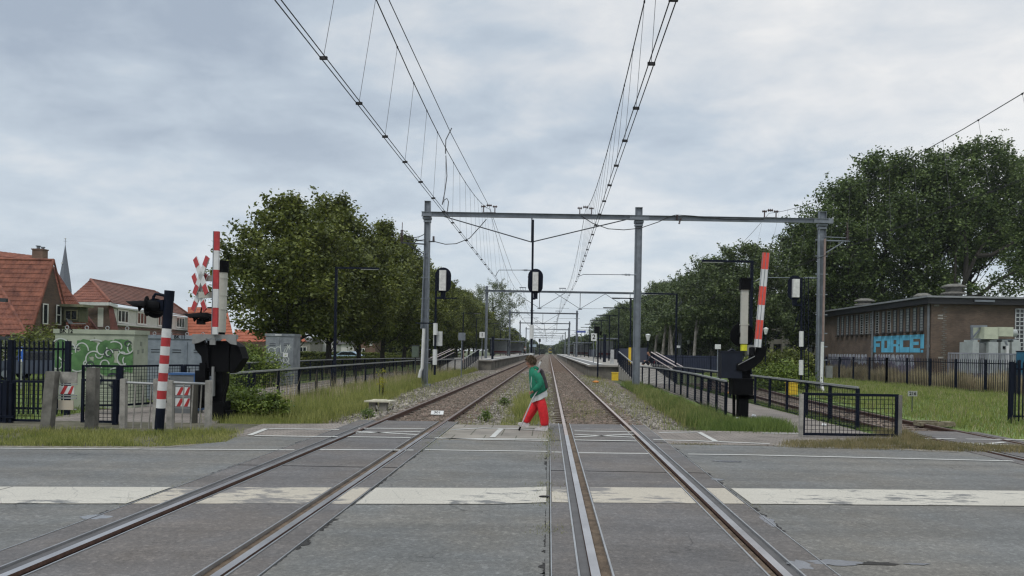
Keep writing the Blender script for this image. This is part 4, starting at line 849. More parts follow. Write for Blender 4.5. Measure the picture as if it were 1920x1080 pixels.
# ---------------- barrier machines ----------------
dL = 18.5; Q = lambda px, py, o=0: P(px, py, dL+o); s = dL/F
t = thing('barrier_machine', 'left level-crossing barrier with its thin boom raised and white cross signs', 'crossing barrier', (Q(408, 783).x, dL, -.1))
b = MB()
b.box((Q(412, 770).x, dL, .16), (.36, .40, .42)); b.bar(Q(411, 755), Q(413, 690), .22, .24); b.box(Q(415, 668), (.52, .4, .74)); b.box(Q(397, 662), (.06, .3, .3)); b.box(Q(404, 700), (.14, .3, .12)); b.prism([Q(433, 640, -.2), Q(448, 650, -.2), Q(455, 672, -.2), Q(440, 696, -.2), Q(430, 700, -.2)], (0, .4, 0))
b.box(Q(428, 776), (.25, .3, .18)); b.tube([Q(428, 700, -.25), Q(427, 720, -.25), Q(420, 745, -.25), Q(419, 765, -.25)], .035, 8)
b.build('machine_housing', black, t)
b = MB(); b.prism([Q(363, 636, -.28), Q(378, 634, -.28), Q(390, 652, -.28), Q(391, 690, -.28), Q(380, 692, -.28), Q(377, 668, -.28), Q(366, 655, -.28)], (0, .12, 0)); b.box(Q(379, 722, -.2), (.24, .25, .70)); b.box(Q(383, 700, -.2), (.14, .22, .5)); b.box(Q(376, 745, -.2), (.12, .2, .5)); b.build('counterweight', black, t)
b = MB(); b.box(Q(404, 631, -.34), (1.06, .05, .10)); b.prism([Q(362, 627, -.33), Q(378, 627, -.33), Q(389, 636, -.33), Q(373, 643, -.33), Q(362, 645, -.33)], (0, -.05, 0)); b.prism([Q(425, 627, -.33), Q(444, 627, -.33), Q(444, 647, -.33), Q(434, 645, -.33), Q(425, 638, -.33)], (0, -.05, 0)); b.box(Q(399, 641, -.33), (.13, .05, .14)); b.box(Q(400, 715, -.2), (.05, .1, .7)); b.build('boom_bracket', mat('bracket_grey', (.2, .205, .2), .6), t)
# boom
def boom(t, p0, p1, wd, dp_, bands, m1, m2, split=0):
    p0, p1 = Vector(p0), Vector(p1)
    for k, (u, v, r) in enumerate(bands): MB().bar(p0.lerp(p1, u), p0.lerp(p1, v), wd, dp_, up=(0, 1, 0)).build('red_band' if r else 'white_band', m1 if r else m2, t)
yb = [627, 606, 571, 535, 499, 470, 434]; sp_ = [(627, 613, 0), (613, 577, 1), (577, 542, 0), (542, 506, 1), (506, 470, 0), (470, 434, 1)]
b0, b1 = Q(403.5, 627, -.42), Q(407, 434, -.42)
boom(t, b0, b1, .115, .07, [((627-u)/193, (627-v)/193, r) for u, v, r in sp_], redp, white)
b = MB(); b.bar(b0+Vector((-.068, 0, 0)), b1+Vector((-.068, 0, 0)), .018, .08, up=(0, 1, 0)); b.build('boom_edge', steel, t)
b = MB(); b.tube([Q(415, 623), Q(419, 510)], .10, 16); 
for py in (522, 554, 580): b.tube([Q(416+(623-py)*.035, py+1), Q(416+(623-py)*.035, py-1)], .108, 16)
b.build('beige_post', beige, t, smooth='auto'); b = MB(); b.tube([Q(419, 511), Q(420, 489)], .115, 16); b.tube([Q(414.5, 627), Q(415, 621)], .09, 12); b.build('post_cap', black, t, smooth='auto')
b = MB(); b.box(Q(394, 522, .05), (.50, .05, .14)); b.box(Q(393, 553, .05), (.52, .05, .15)); b.build('sign_bracket', beige, t)
def cross(t, cx_, cy_, d, L, wd):
    c = P(cx_, cy_, d); yaw = Matrix.Rotation(R(-34), 3, 'Z'); W, E_ = MB(), MB()
    for a in (R(59), R(-59)):
        u = yaw @ Vector((math.cos(a), 0, math.sin(a))); n = yaw @ Vector((0, -1, 0)); v = n.cross(u)
        W.add([c+u*i*L*.5+v*j*wd/2+n*k*.012 for k in (-1, 1) for i, j in ((-1, -1), (1, -1), (1, 1), (-1, 1))], [(3, 2, 1, 0), (4, 5, 6, 7), (0, 1, 5, 4), (1, 2, 6, 5), (2, 3, 7, 6), (3, 0, 4, 7)])
        for e in (-1, 1):
            E_.add([c+u*i*L*.5*e+v*j*wd/2*.99+n*k*.0145 for k in (-1, 1) for i, j in ((.52, -1), (1.0, -1), (1.0, 1), (.52, 1))], [(3, 2, 1, 0), (4, 5, 6, 7), (0, 1, 5, 4), (1, 2, 6, 5), (2, 3, 7, 6), (3, 0, 4, 7)])
    W.build('cross_sign', white, t); E_.build('cross_sign_red_ends', redp, t)
cross(t, 377, 517, dL-.05, 1.02, .165); cross(t, 374, 548, dL+.14, 1.02, .165)
warnlight(t, Q(376, 595, .1), (-1, -.15, -.02), .10, .40); b = MB(); b.tube([Q(376, 590, .1), Q(378, 577, .1), Q(400, 577, .1), Q(414, 579, .05)], .022, 6); b.box(Q(377, 603, .1), (.16, .14, .14)); b.build('light_arm', black, t)
# right machine
dR = 21.0; Q = lambda px, py, o=0: P(px, py, dR+o)
t = thing('barrier_machine', 'right level-crossing barrier with its wide orange-red boom raised, standing in long grass', 'crossing barrier', (Q(1389, 785).x, dR, -.15))
b = MB(); b.box(Q(1392, 760), (.26, .3, .75)); b.box(Q(1389, 725, -.05), (.56, .45, .42)); b.box(Q(1389, 711, -.05), (.60, .5, .06)); b.bar(Q(1376, 740, .1), Q(1376, 782, .1), .07); b.box(Q(1394, 695), (.30, .35, .5)); b.box(Q(1397, 744), (.42, .3, .1)); b.build('machine_housing', black, t)
b = MB(); b.box(Q(1369, 684, -.1), (.56, .4, .72)); b.box(Q(1370, 659.5, -.1), (.6, .44, .03)); b.tube([Q(1365, 659, -.1), Q(1372, 655, -.1), Q(1378, 658, -.1)], .03, 6); b.build('equipment_case', mat('blueblack', (.010, .013, .022), .5, spec=.2), t)
b = MB(); arm = [Q(1381, 694, -.35), Q(1382, 682, -.35), Q(1394, 678, -.35), Q(1408, 671, -.35), Q(1418, 664, -.35), Q(1420, 649, -.35), Q(1437, 649, -.35), Q(1436, 664, -.35), Q(1428, 677, -.35), Q(1412, 690, -.35), Q(1398, 697, -.35)]
b.prism(arm, (0, .12, 0)); b.build('boom_holder', black, t)
b = MB(); b.bar(Q(1384, 684, -.37), Q(1415, 668, -.37), .02, .02); b.box(Q(1410, 656, -.1), (.25, .2, .26)); b.build('bracket_plate', mat('bracket_grey', (.2, .205, .2), .6), t)
b = MB(); b.tube([Q(1410, 668, -.3), Q(1410, 652, -.25)], .08, 8); b.build('hinge', black, t)
sp_ = [(651, 636, 0), (636, 600, 1), (600, 565, 0), (565, 538+.5, 1), (538.5, 507, 0), (507, 474, 1)]
for k, (o1, m1) in enumerate(((-.075, 0), (.0, 1), (.075, 0))):
    pass
b0, b1 = Q(1420.5, 651, -.42), Q(1436.5, 474, -.42); wv = .185
boom(t, b0, b1, wv, .06, [((651-u)/177, (651-v)/177, r) for u, v, r in [(651, 636, 0), (636, 600, 1), (600, 572, 0), (572, 537, 1), (537, 505, 0), (505, 474, 1)]], orangered, white)
b = MB(); n_ = Vector((0, -.033, 0)); b.bar(b0+n_, b1+n_, .014, .008, up=(0, 1, 0)); b.bar(b0+n_+Vector((.085, 0, 0)), b1+n_+Vector((.085, 0, 0)), .01, .008, up=(0, 1, 0)); b.bar(b0+n_+Vector((-.085, 0, 0)), b1+n_+Vector((-.085, 0, 0)), .01, .008, up=(0, 1, 0)); b.build('boom_seam', steel, t)
b = MB(); b.box(Q(1395.3, 594), (.19, .12, 1.48)); 
b.box(Q(1395.3, 609), (.24, .14, .02)); b.build('beige_post', beige, t); b = MB(); b.box(Q(1397, 533), (.27, .2, .30)); b.box(Q(1397.5, 523.5), (.30, .22, .05)); b.build('post_cap', black, t)
b = MB(); b.box(Q(1394.5, 652), (.155, .13, .17)); b.build('yellow_plate', mat('yellow_tag', (.62, .62, .03), .5), t)
b = MB(); c = Q(1391, 628, .25); M = Matrix.Rotation(R(90), 3, 'X'); b.lathe([(.33, -.02), (.33, .02)], c, 32, M=M); b.lathe([(.05, 0), (.13, .03), (.12, .24), (.06, .28)], c+Vector((.0, 0, 0)), 16, M=M); b.build('warning_light', black, t)
# ---------------- trackside cabinets ----------------
def cabinet(px0, px1, ytop, d, depth, m_, label, zb=-.2, lidm=None, ndoor=2, eyes=0, skew=0):
    a, c = P(px0, 650, d), P(px1, 650, d); zt = P((px0+px1)/2, ytop, d).z; x0, x1 = a.x, c.x; xm = (x0+x1)/2
    t = thing('equipment_cabinet', label, 'electrical cabinet', (xm, d, zb), None)
    b = MB(); b.box((xm, d+depth/2, (zb+zt)/2), (x1-x0, depth, zt-zb)); b.build('body', m_, t)
    b = MB(); b.box((xm, d+depth/2, zt+.0), (x1-x0+.07, depth+.07, .12)); b.build('lid', lidm or m_, t)
    w_ = (x1-x0)/ndoor
    for k in range(ndoor):
        b = MB(); b.box((x0+w_*(k+.5), d-.006, (zb+zt)/2-.02), (w_-.03, .02, zt-zb-.26)); o = b.build('door', m_, t)
        v = MB()
        for j in range(2): v.box((x0+w_*(k+.5), d-.02, zt-.42-j*.08), (.28, .015, .025))
        v.box((x0+w_*(k+1)-.08 if k == 0 else x0+w_*k+.08, d-.022, (zb+zt)/2), (.03, .02, .14)); v.build('vent', darksteel, o)
    if eyes:
        b = MB()
        for fx in (.12, .37, .63, .88): 
            c_ = Vector((x0+(x1-x0)*fx, d+.1, zt+.11)); b.tube([c_+Vector((.05*math.cos(q*math.pi/5), 0, .05*math.sin(q*math.pi/5))) for q in range(11)], .012, 5)
        b.build('lifting_eye', railgrey, t)
    return t, x0, x1, zt
gm = mat('pale_green_enamel', (.30, .335, .255), .55, 0, .22, 2.2, col2=(.36, .39, .30)); bm_ = mat('blue_grey_enamel', (.16, .195, .235), .5, 0, .28, 2.5, col2=(.22, .25, .28)); gm2 = mat('grey_enamel', (.165, .185, .205), .5, 0, .3, 3, col2=(.22, .24, .25))
gt, x0, x1, zt = cabinet(103, 252, 622, 21.4, .72, gm, 'big pale green cabinet covered in green and white graffiti, marked BK 12', eyes=1)
spg = mat('spray_green', (.045, .145, .04), .6, 0, .4, 2.5, col2=(.10, .22, .075)); spw = mat('spray_white', (.42, .45, .42), .6, 0, .15, 5); spb = mat('spray_dark', (.03, .035, .045), .6)
def swirl(cx_, cz, r, a0, a1, sq=1., n=18): return [(cx_+r*math.cos(a0+(a1-a0)*k/n), cz+r*sq*math.sin(a0+(a1-a0)*k/n)) for k in range(n+1)]
y = 21.4-.024; W = x1-x0; g = MB(); rr = random.Random(3)
for (u, v, ru, rv) in ((.10, 1.55, .32, .33), (.30, 1.30, .34, .28), (.45, 1.62, .30, .22), (.62, 1.35, .34, .42), (.72, 1.05, .40, .22), (.90, 1.45, .26, .30), (.84, 1.75, .3, .16), (.2, 1.05, .30, .25), (.06, 1.35, .18, .4), (.5, 1.1, .3, .2), (.4, 1.75, .3, .14), (.68, 1.72, .3, .15), (.93, 1.15, .2, .2)):
    n = 20; pts = [(min(x1-.02, max(x0+.02, x0+W*u+ru*rr.uniform(.75, 1.1)*math.cos(2*math.pi*k/n))), y-.001*rr.random(), v-.05+rv*rr.uniform(.75, 1.1)*math.sin(2*math.pi*k/n)) for k in range(n)]; yy = y-.002*g.v.__len__()/20*.3; g.quad(*[(a_, yy, c_) for a_, _, c_ in pts])
g.build('green_graffiti', spg, gt); g = MB(); k_ = 0
for (u, v, r, a0, a1, sq) in ((.08, 1.70, .22, .2, 2.6, .8), (.13, 1.42, .15, 3.5, 6.5, 1), (.35, 1.55, .18, 0, 3.4, 1.2), (.5, 1.32, .22, 1, 5, 1), (.60, 1.62, .14, 2, 6.5, 1.2), (.64, 1.18, .12, 0, 4, 1), (.76, 1.68, .20, -.5, 2.2, .7), (.86, 1.35, .14, 1, 5.5, 1.3), (.94, 1.3, .16, 2.5, 5, 1), (.8, 1.0, .22, .4, 2.7, .4), (.22, 1.6, .1, 0, 5, 1.3), (.42, 1.2, .1, 2, 6, .8), (.57, 1.45, .1, 3, 6, 1), (.7, 1.5, .09, 0, 5, 1), (.97, 1.65, .1, 2, 4.5, 1.4), (.05, 1.15, .12, 4, 7, 1), (.52, 1.78, .2, .5, 2.4, .4), (.3, 1.15, .22, 4, 6.6, .8), (.9, 1.62, .2, 3.5, 6, .7)):
    k_ += 1; g.ribbon([(a_, y-.009-.0006*k_, c_-.05) for a_, c_ in swirl(x0+W*u, v, r, a0, a1, sq)], .034, (0, -1, 0))
g.build('white_graffiti', spw, gt); g = MB(); k_ = 0
for (u, v, r, a0, a1, sq) in ((.55, .72, .13, -1.2, 2.8, 1), (.74, .70, .16, -2.2, 2.4, 1.1), (.2, 1.35, .2, 2, 4.4, 1.2), (.46, 1.1, .1, 0, 5, 1), (.68, 1.45, .1, 0, 6, 1), (.93, 1.72, .09, 0, 5, .8)):
    k_ += 1; g.ribbon([(a_, y-.018-.0006*k_, c_) for a_, c_ in swirl(x0+W*u, v, r, a0, a1, sq)], .05 if v < .9 else .028, (0, -1, 0))
g.build('dark_graffiti', spb, gt)
text_mb('BK 12', (x0+.33, 21.4-.037, zt), (1, 0, 0), (0, 0, 1), .15, .003, bold=.004).build('number', black, gt)
g = MB()
for py, px in ((645, 267), (660, 262), (658, 270), (708, 268)): c = P(px, py, 21.9); g.box((x1+.002, 21.4+.2+(px-262)*.03, c.z), (.006, .10, .12))
g.build('smudges', mat('smudge_grey', (.17, .19, .15), .8), gt)
bt, x0, x1, zt = cabinet(272, 392, 632, 25.2, .9, bm_, 'wide blue-grey cabinet marked BK 11 behind the striped pole', eyes=1, ndoor=3)
text_mb('BK 11', (P(338, 630, 25.2).x, 25.2-.037, zt), (1, 0, 0), (0, 0, 1), .15, .003, bold=.004).build('number', black, bt)
ct, x0, x1, zt = cabinet(498, 551, 628, 36.5, .95, gm2, 'grey cabinet with white scrawled tags standing before the trees')
g = MB(); k_ = 0; W = x1-x0; y = 36.5-.024
def st(pts, w_=.04):
    global k_; k_ += 1; g.ribbon([(x0+W*u, y-.0008*k_, v) for u, v in pts], w_, (0, -1, 0))
st([(.22+.12*math.cos(a/4), 1.52+.14*math.sin(a/4)) for a in range(26)]); st([(.32, 1.66), (.38, 1.4)]); st([(.46+.12*math.cos(1+a/5), 1.50+.20*math.sin(1+a/5)) for a in range(22)]); st([(.52, 1.8), (.56, 1.4), (.66, 1.45), (.7, 1.6), (.8, 1.7), (.7, 1.35)])
for a in (0, 1.05, 2.1): st([(.82-.1*math.cos(a), 1.70-.13*math.sin(a)), (.82+.1*math.cos(a), 1.70+.13*math.sin(a))]); st([(.16-.12*math.cos(a), .93-.14*math.sin(a)), (.16+.12*math.cos(a), .93+.14*math.sin(a))])
st([(.3, 1.12), (.42, 1.2), (.56, 1.14)]); st([(.36, 1.3), (.42, .95)]); st([(.55, 1.1), (.62, .9), (.72, 1.2), (.82, .95), (.86, .9)]); st([(.74+.1*math.cos(a/4), 1.1+.13*math.sin(a/4)) for a in range(26)]); st([(.3, .72), (.5, .78), (.75, .66)]); st([(.42, .6), (.6, .62)])
g.build('white_graffiti', spw, ct); g = MB(); g.box((x0+W*.72, y-.02, 1.32), (.24, .01, .2)); g.build('notice', white, ct)
tb = MB(); [tb.box((x0+W*(.35+.04*k), 36.5-.037, zt), (.035, .008, .07)) for k in range(6)]; tb.build('label_strip', white, ct)
kt = thing('equipment_cabinet', 'small dark green cabinet on posts just left of the portal mast', 'electrical cabinet', (P(779, 660, 41).x, 41, -.2)); p = P(779, 659, 41)
b = MB(); b.box(p, (.34, .3, .62)); b.build('body', mat('dull_green', (.07, .095, .07), .6), kt); b = MB(); b.box((p.x, 41, p.z-.75), (.06, .06, .9)); b.box((p.x, 41, p.z+.32), (.38, .34, .03)); b.build('stand', darksteel, kt)
# blue grit bin behind the railing
p0, p1 = P(317, 700, 20), P(371, 700, 20); zt = P(345, 702, 20).z
t = thing('grit_bin', 'blue rimmed grey grit bin behind the striped boards', 'bin', ((p0.x+p1.x)/2, 20, -.1)); b = MB(); b.box(((p0.x+p1.x)/2, 20.2, zt/2-.05), (p1.x-p0.x-.1, .45, zt+.1)); b.build('body', mat('bin_body', (.12, .13, .135), .5), t); b = MB(); b.box(((p0.x+p1.x)/2, 20.2, zt+.01), (p1.x-p0.x, .5, .05)); b.box((p1.x-.04, 20.2, zt/2), (.10, .47, zt)); b.build('lid', mat('bin_blue', (.03, .09, .22), .5), t)
# parking sign, 216 sign, rotten plank, small posts
q = P(39, 664, 30); t = thing('parking_sign', 'blue parking sign with a white P and wheelchair symbol behind the palisade fence', 'sign', (q.x, 30, -.2))
b = MB(); b.box(q, (.17, .02, .56)); b.build('panel', mat('sign_blue', (.02, .10, .42), .5), t); text_mb('P', (q.x, 29.985, q.z+.12), (1, 0, 0), (0, 0, 1), .2, .003, bold=.008).build('letter', white, t)
b = MB(); b.box((q.x, 29.985, q.z-.25), (.13, .006, .1)); b.tube([(q.x-.01, 29.98, q.z), (q.x-.01, 29.98, q.z-.07), (q.x+.03, 29.98, q.z-.12)], .008, 4); b.tube([(q.x-.01+.035*math.cos(a), 29.98, q.z-.11+.035*math.sin(a)) for a in np.linspace(2, 6.5, 9)], .007, 4); b.build('symbol', white, t); b = MB(); b.tube([(q.x, 30.04, -.2), (q.x, 30.04, q.z+.3)], .03, 8); b.build('post', railgrey, t)
q = P(1711, 738, 25); t = thing('kilometre_sign', 'small grey sign reading 216 on a thin stake in the right lawn', 'sign', (q.x, 25, -.2))
b = MB(); b.box(q, (.30, .02, .17)); b.build('panel', mat('sign_grey', (.3, .31, .29), .6), t); text_mb('216', (q.x, 24.985, q.z), (1, 0, 0), (0, 0, 1), .15, .003, bold=.004).build('number', black, t); b = MB(); b.tube([(q.x, 25.02, -.2), (q.x, 25.02, q.z)], .015, 6); b.build('post', darksteel, t)
g0 = G(1752, 798, -.05); b = MB(); b.box((g0.x, g0.y, -.01), (.95, .35, .09), rz=.08); b.box((g0.x-.2, g0.y+.05, .05), (.55, .2, .05), rz=-.1); b.box((g0.x+.3, g0.y-.05, .045), (.3, .22, .04), rz=.2); tag(b.build('rotten_plank', mat('rotten_wood', (.13, .115, .07), .95, 0, .5, 5, .9, 20, col2=(.24, .21, .14)), loc=(g0.x, g0.y, -.05)), 'rotten mossy plank lying in the grass beside the side track', 'plank')
q = P(1711, 790, 19.8); 
for px, py, lab in ((1383, 787, 'white litter scrap in the grass below the right barrier'), (1413, 781, 'white litter scrap on the brick path'), (1545, 799, 'white paper scrap lying behind the mesh panel')):
    g0 = G(px, py, -.05); b = MB(); b.add([(g0.x-.06, g0.y, -.03), (g0.x+.05, g0.y-.03, -.04), (g0.x+.07, g0.y+.04, .0), (g0.x-.02, g0.y+.06, .02)], [(0, 1, 2, 3), (3, 2, 1, 0)]); b.prism([(g0.x-.04, g0.y, -.05), (g0.x+.04, g0.y, -.05), (g0.x+.02, g0.y, .01)], (0, .03, 0)); tag(b.build('litter', white, loc=(g0.x, g0.y, -.05)), lab, 'litter')
# ---------------- buildings ----------------
brk = brickmat('dark_brown_brick', (.085, .058, .042), (.125, .085, .060), (.10, .09, .075)); brk2 = brickmat('house_brick', (.075, .045, .032), (.11, .065, .042), (.10, .085, .07))
brk3 = brickmat('garden_brick', (.13, .07, .045), (.17, .10, .07), (.14, .12, .10))
tile = mat('orange_roof_tile', (.15, .045, .028), .85, 0, .42, 1.6, .3, 30, col2=(.24, .085, .05)); tile2 = mat('brown_roof_tile', (.12, .05, .034), .88, 0, .35, 1.2, .3, 30, col2=(.18, .075, .05)); tile3 = mat('dark_red_tile', (.10, .032, .024), .8, 0, .3, 3)
tile4 = mat('bright_orange_tile', (.30, .085, .042), .85, 0, .25, 1.5)
def tileroof(a, b_, c, d, nu, nv, m, name, parent, sub=5, step=.035, amp=.028):
    # a,b: ridge left/right; d,c: eave left/right
    a, b_, c, d = map(Vector, (a, b_, c, d)); n = (b_-a).cross(d-a).normalized(); n = n if n.z > 0 else -n; vs = []; fs = []
    W = nu*sub+1
    for j in range(nv):
        for e in (0, 1):
            v = (j+e)/nv; l = a.lerp(d, v); r = b_.lerp(c, v)
            for i in range(W):
                u = i/(W-1); vs.append(l.lerp(r, u)+n*((step if e else 0)+amp*abs(math.sin(math.pi*i/sub))))
    for j in range(nv):
        for i in range(W-1):
            o = j*2*W; fs.append((o+i, o+i+1, o+W+i+1, o+W+i))
            if j < nv-1: fs.append((o+W+i, o+W+i+1, o+2*W+i+1, o+2*W+i))
    mb = MB(); mb.add(vs, fs); mb.quad(a-n*.03, b_-n*.03, c-n*.03, d-n*.03); return mb.build(name, m, parent)
def window(parent, c, w_, h, right, frame=.07, split=1, fm=None, hsplit=0, sill=True, name='window', out=.03):
    c = Vector(c); r = Vector(right).normalized(); n = r.cross(Vector((0, 0, 1))); up = Vector((0, 0, 1)); 
    b = MB(); b.bar(c-up*h/2-n*.0+n*out, c+up*h/2+n*out, w_, .02, up=n); g = b.build(name, glassd, parent)
    f = MB(); o2 = n*(out+.02)
    for s_ in (-1, 1): f.bar(c+r*s_*(w_/2-frame/2)-up*h/2+o2, c+r*s_*(w_/2-frame/2)+up*h/2+o2, frame, .05, up=n); f.bar(c-r*(w_/2-frame)+up*s_*(h/2-frame/2)+o2, c+r*(w_/2-frame)+up*s_*(h/2-frame/2)+o2, .05, frame)
    for k in range(1, split): x = c+r*(w_*(k/split)-w_/2)+o2; f.bar(x-up*(h/2-frame), x+up*(h/2-frame), frame*.8, .045, up=n)
    for k in range(hsplit): z = -h/2+h*(k+1)/(hsplit+1); f.bar(c-r*(w_/2-frame)+up*z+o2, c+r*(w_/2-frame)+up*z+o2, .04, frame*.8)
    f.build('frame', fm or whitewood, g)
    if sill: q = MB(); q.bar(c-r*(w_/2+.06)-up*(h/2+.05)+o2, c+r*(w_/2+.06)-up*(h/2+.05)+o2, .12, .07); q.build('sill', tile3, g)
    return g
# brick house with the steep tiled roof
H1 = thing('brick_house', 'brick house at the far left with steep orange tiled roof and two narrow gable windows', 'house', (-42, 56, -.2))
gx = P(95, 490, 58).x; zr = P(95, 488, 58).z; yf, yb_ = 55.6, 60.7; ze = 1.2; gxx = gx+.0
b = MB(); b.prism([(gx-.02, yf-.35, ze-1.4), (gx-.02, yb_+.4, ze-1.4), (gx-.02, yb_+.1, ze), (gx-.02, 58.2, zr-.15), (gx-.02, yf, ze)], (-.3, 0, 0)); b.build('gable_wall', brk2, H1)
tileroof((gx-9, 58.2, zr), (gx+.12, 58.2, zr), (gx+.12, yf-.5, .9), (gx-9, yf-.5, .9), 30, 20, tile, 'roof', H1)
b = MB(); b.tube([(gx+.1, yf-.5, .95), (gx+.1, 58.2, zr+.05)], .10, 8); b.tube([(gx+.1, 58.2, zr+.05), (gx+.1, yb_+.5, .9)], .07, 8); b.tube([(gx-9, 58.2, zr+.05), (gx+.12, 58.2, zr+.05)], .1, 8); b.build('ridge_tiles', tile, H1, smooth='auto')
for px, w_, m_ in ((76.5, .75, whitewood), (94.5, .8, whitewood)):
    yy = gx*F/(px-CX-1); window(H1, (gx+.02, (57.4 if px < 80 else 58.95), P(90, 589.5, 58.2).z), .62, 1.55, (0, 1, 0), .09, 1, m_, 1 if px > 80 else 0)
b = MB(); c = P(75, 476, 66); b.box((c.x, 66, c.z-.4), (.9, .7, 1.5)); b.box((c.x, 66, c.z+.36), (1.0, .8, .1)); ch = b.build('chimney', brk3, H1)
b = MB(); b.lathe([(.13, 0), (.13, .22), (.2, .24), (.2, .3)], (c.x-.15, 66, c.z+.4), 10); b.lathe([(.11, 0), (.11, .1), (.17, .12), (.17, .2)], (c.x+.25, 66, c.z+.4), 10); b.build('chimney_pot', steel, ch)
# back roof of the same house
zz = P(60, 478, 66).z; tileroof((gx-14, 66, zz+.7), (P(75, 486, 66).x, 66, zz-.1), (P(95, 515, 62).x, 62, 5.5), (gx-14, 62, 5.5), 20, 8, tile, 'roof', H1)
tileroof(P(97, 500, 63), P(99, 502, 63), P(188, 628, 61), P(112, 628, 61), 12, 16, tile, 'roof', H1, 4)
b = MB(); b.tube([P(98, 499, 62.9), P(128, 545, 62.6), P(190, 628, 60.9)], .09, 8); b.build('verge_tiles', tile3, H1)
b = MB(); c = P(137, 588, 59.5); b.box((c.x, 59.9, c.z), (1.15, 1.2, 1.3)); b.box((c.x-.6, 60.1, c.z+.02), (1.3, 1.1, 1.1)); b.build('dormer', mat('olive_wood', (.085, .085, .045), .8), H1)
b = MB(); c2 = P(136, 573, 59.2); b.box((c2.x, 59.7, c2.z), (1.9, 1.4, .2)); b.build('dormer_roof', mat('olive_trim', (.15, .15, .09), .8), H1)
window(H1, (c.x+.02, 59.28, c.z-.12), 1.0, .8, (1, 0, 0), .08, 2, mat('olive_frame', (.17, .16, .09), .7), 0, False)
b = MB(); b.bar(P(124, 590, 59.6), P(133, 607, 59), .3, .05); b.bar(P(131, 607, 59), P(160, 607, 59), .25, .06); b.build('lead_flashing', mat('lead', (.2, .21, .22), .5), H1)
# low foreground roof, far left
H0 = thing('tiled_shed', 'low orange tiled roof in front of the brick house at the left edge', 'shed', (P(10, 620, 48).x, 48, -.2))
tileroof(P(-120, 530, 51), P(0, 535, 51), P(50, 628, 48), P(-120, 628, 48), 22, 10, tile, 'roof', H0)
b = MB(); b.tube([P(-2, 533, 51), P(50, 628, 47.95)], .1, 8); b.build('verge_tiles', tile, H0); c = P(20, 640, 48.3); b = MB(); b.box((c.x-2, 49.2, .9), (7, 1.6, 2.2)); b.build('wall', mat('shed_wall', (.12, .12, .115), .8), H0); b = MB(); b.bar(P(-60, 634, 47.9), P(64, 634, 47.9), .2, .22); b.bar(P(-10, 562, 46), P(13, 563, 46), .2, .22); b.build('gutter', darksteel, H0)
b = MB(); b.box((P(1, 680, 47.8).x, 48.3, .9), (.5, .05, 2.0)); b.build('door', white, H0)
# second house, hipped brown roof with white dormer band
H2 = thing('terraced_house', 'brick house with hipped brown tile roof and a long white dormer band', 'house', (-45, 78, -.2))
A = P(207, 568, 70); B_ = P(356, 592, 93); R1 = P(170, 524, 76); R2 = P(290, 546, 90); Ez = A.z
LF = P(122, 566, 72); 
tileroof(R1, R1+Vector((.1, 0, 0)), A+Vector((.15, -.3, 0)), LF, 16, 9, tile, 'roof', H2, 4)
tileroof(R1, R2, B_, A+Vector((.2, -.2, .0)), 60, 14, tile2, 'roof', H2, 3, .03, .02)
tileroof(R2, R2+Vector((.2, .3, 0)), B_+Vector((-2.5, 7, 0)), B_, 10, 8, tile2, 'roof', H2, 3)
b = MB(); b.tube([R1, A+Vector((.15, -.3, .1))], .13, 8); b.tube([R1, R2], .12, 8); b.tube([R2, B_+Vector((0, 0, .1))], .12, 8); b.build('ridge_tiles', tile, H2, smooth='auto')
b = MB(); b.prism([(A.x, A.y, -.2), (LF.x-2, LF.y, -.2), (LF.x-2, LF.y, A.z-.1), (A.x, A.y, A.z-.1)], (0, .3, 0)); b.build('wall', brk2, H2)
dv = (B_-A).normalized(); nv = Vector((dv.y, -dv.x, 0))
b = MB(); b.bar(A+Vector((-4.2, .1, -.12)), A+Vector((.2, -.45, -.12)), .3, .28); b.bar(A+Vector((.2, -.45, -.12)), A+Vector((.55, .1, -.3)), .25, .28); b.bar(A+Vector((.3, .2, -.38)), B_+Vector((.3, 0, -.1)), .3, .12); b.build('white_fascia', white, H2)
zb_ = P(215, 606, 70).z; ztp = P(215, 577, 70).z; zb2 = P(350, 612, 93).z; 
wv_ = lambda q, z: Vector((A.x+.25+(B_.x-A.x)*q, A.y+.2+(B_.y-A.y)*q, z))
b = MB(); b.prism([wv_(0, zb_-.35), wv_(1, zb_-.35), wv_(1, ztp), wv_(0, ztp)], (-1.5, 0, 0)); b.build('dormer_band', mat('white_cladding', (.50, .50, .46), .6, 0, .1, 3), H2)
for q in (.085, .29, .54, .80): c = wv_(q, (zb_+ztp)/2+.0); window(H2, c, 2.6 if q < .7 else 2.9, ztp-zb_-.1, dv, .16, 3, None, 0, False, out=.02)
b = MB(); b.bar(wv_(0, zb_-.1)+nv*.15, wv_(1, zb_-.1)+nv*.15, .3, .12); b.build('sill_band', white, H2)
b = MB(); b.prism([wv_(-.01, -.2)+nv*.3, wv_(1, -.2)+nv*.3, wv_(1, zb_-.4)+nv*.3, wv_(-.01, zb_-.4)+nv*.3], (-2, 0, 0)); b.build('lower_wall', brk2, H2)
tileroof(wv_(-.02, zb_-.3)+nv*.1, wv_(1, zb_-.3)+nv*.1, wv_(1, zb_-1.6)+nv*.8, wv_(-.02, zb_-1.6)+nv*.8, 50, 4, tile2, 'lower_roof', H2, 3)
b = MB(); b.prism([P(203, 572, 69.7), P(209, 572, 69.7), P(222, 626, 69.4), P(208, 626, 69.4)], (0, .2, 0)); b.build('tile_hanging', tile3, H2)
H3 = thing('orange_roof_house', 'house with a bright orange tiled roof behind the left barrier and first tree', 'house', (P(420, 640, 88).x, 88, -.2))
tileroof(P(352, 576, 92), P(425, 576, 92), P(440, 641, 86), P(352, 641, 86), 34, 12, tile4, 'roof', H3, 3)
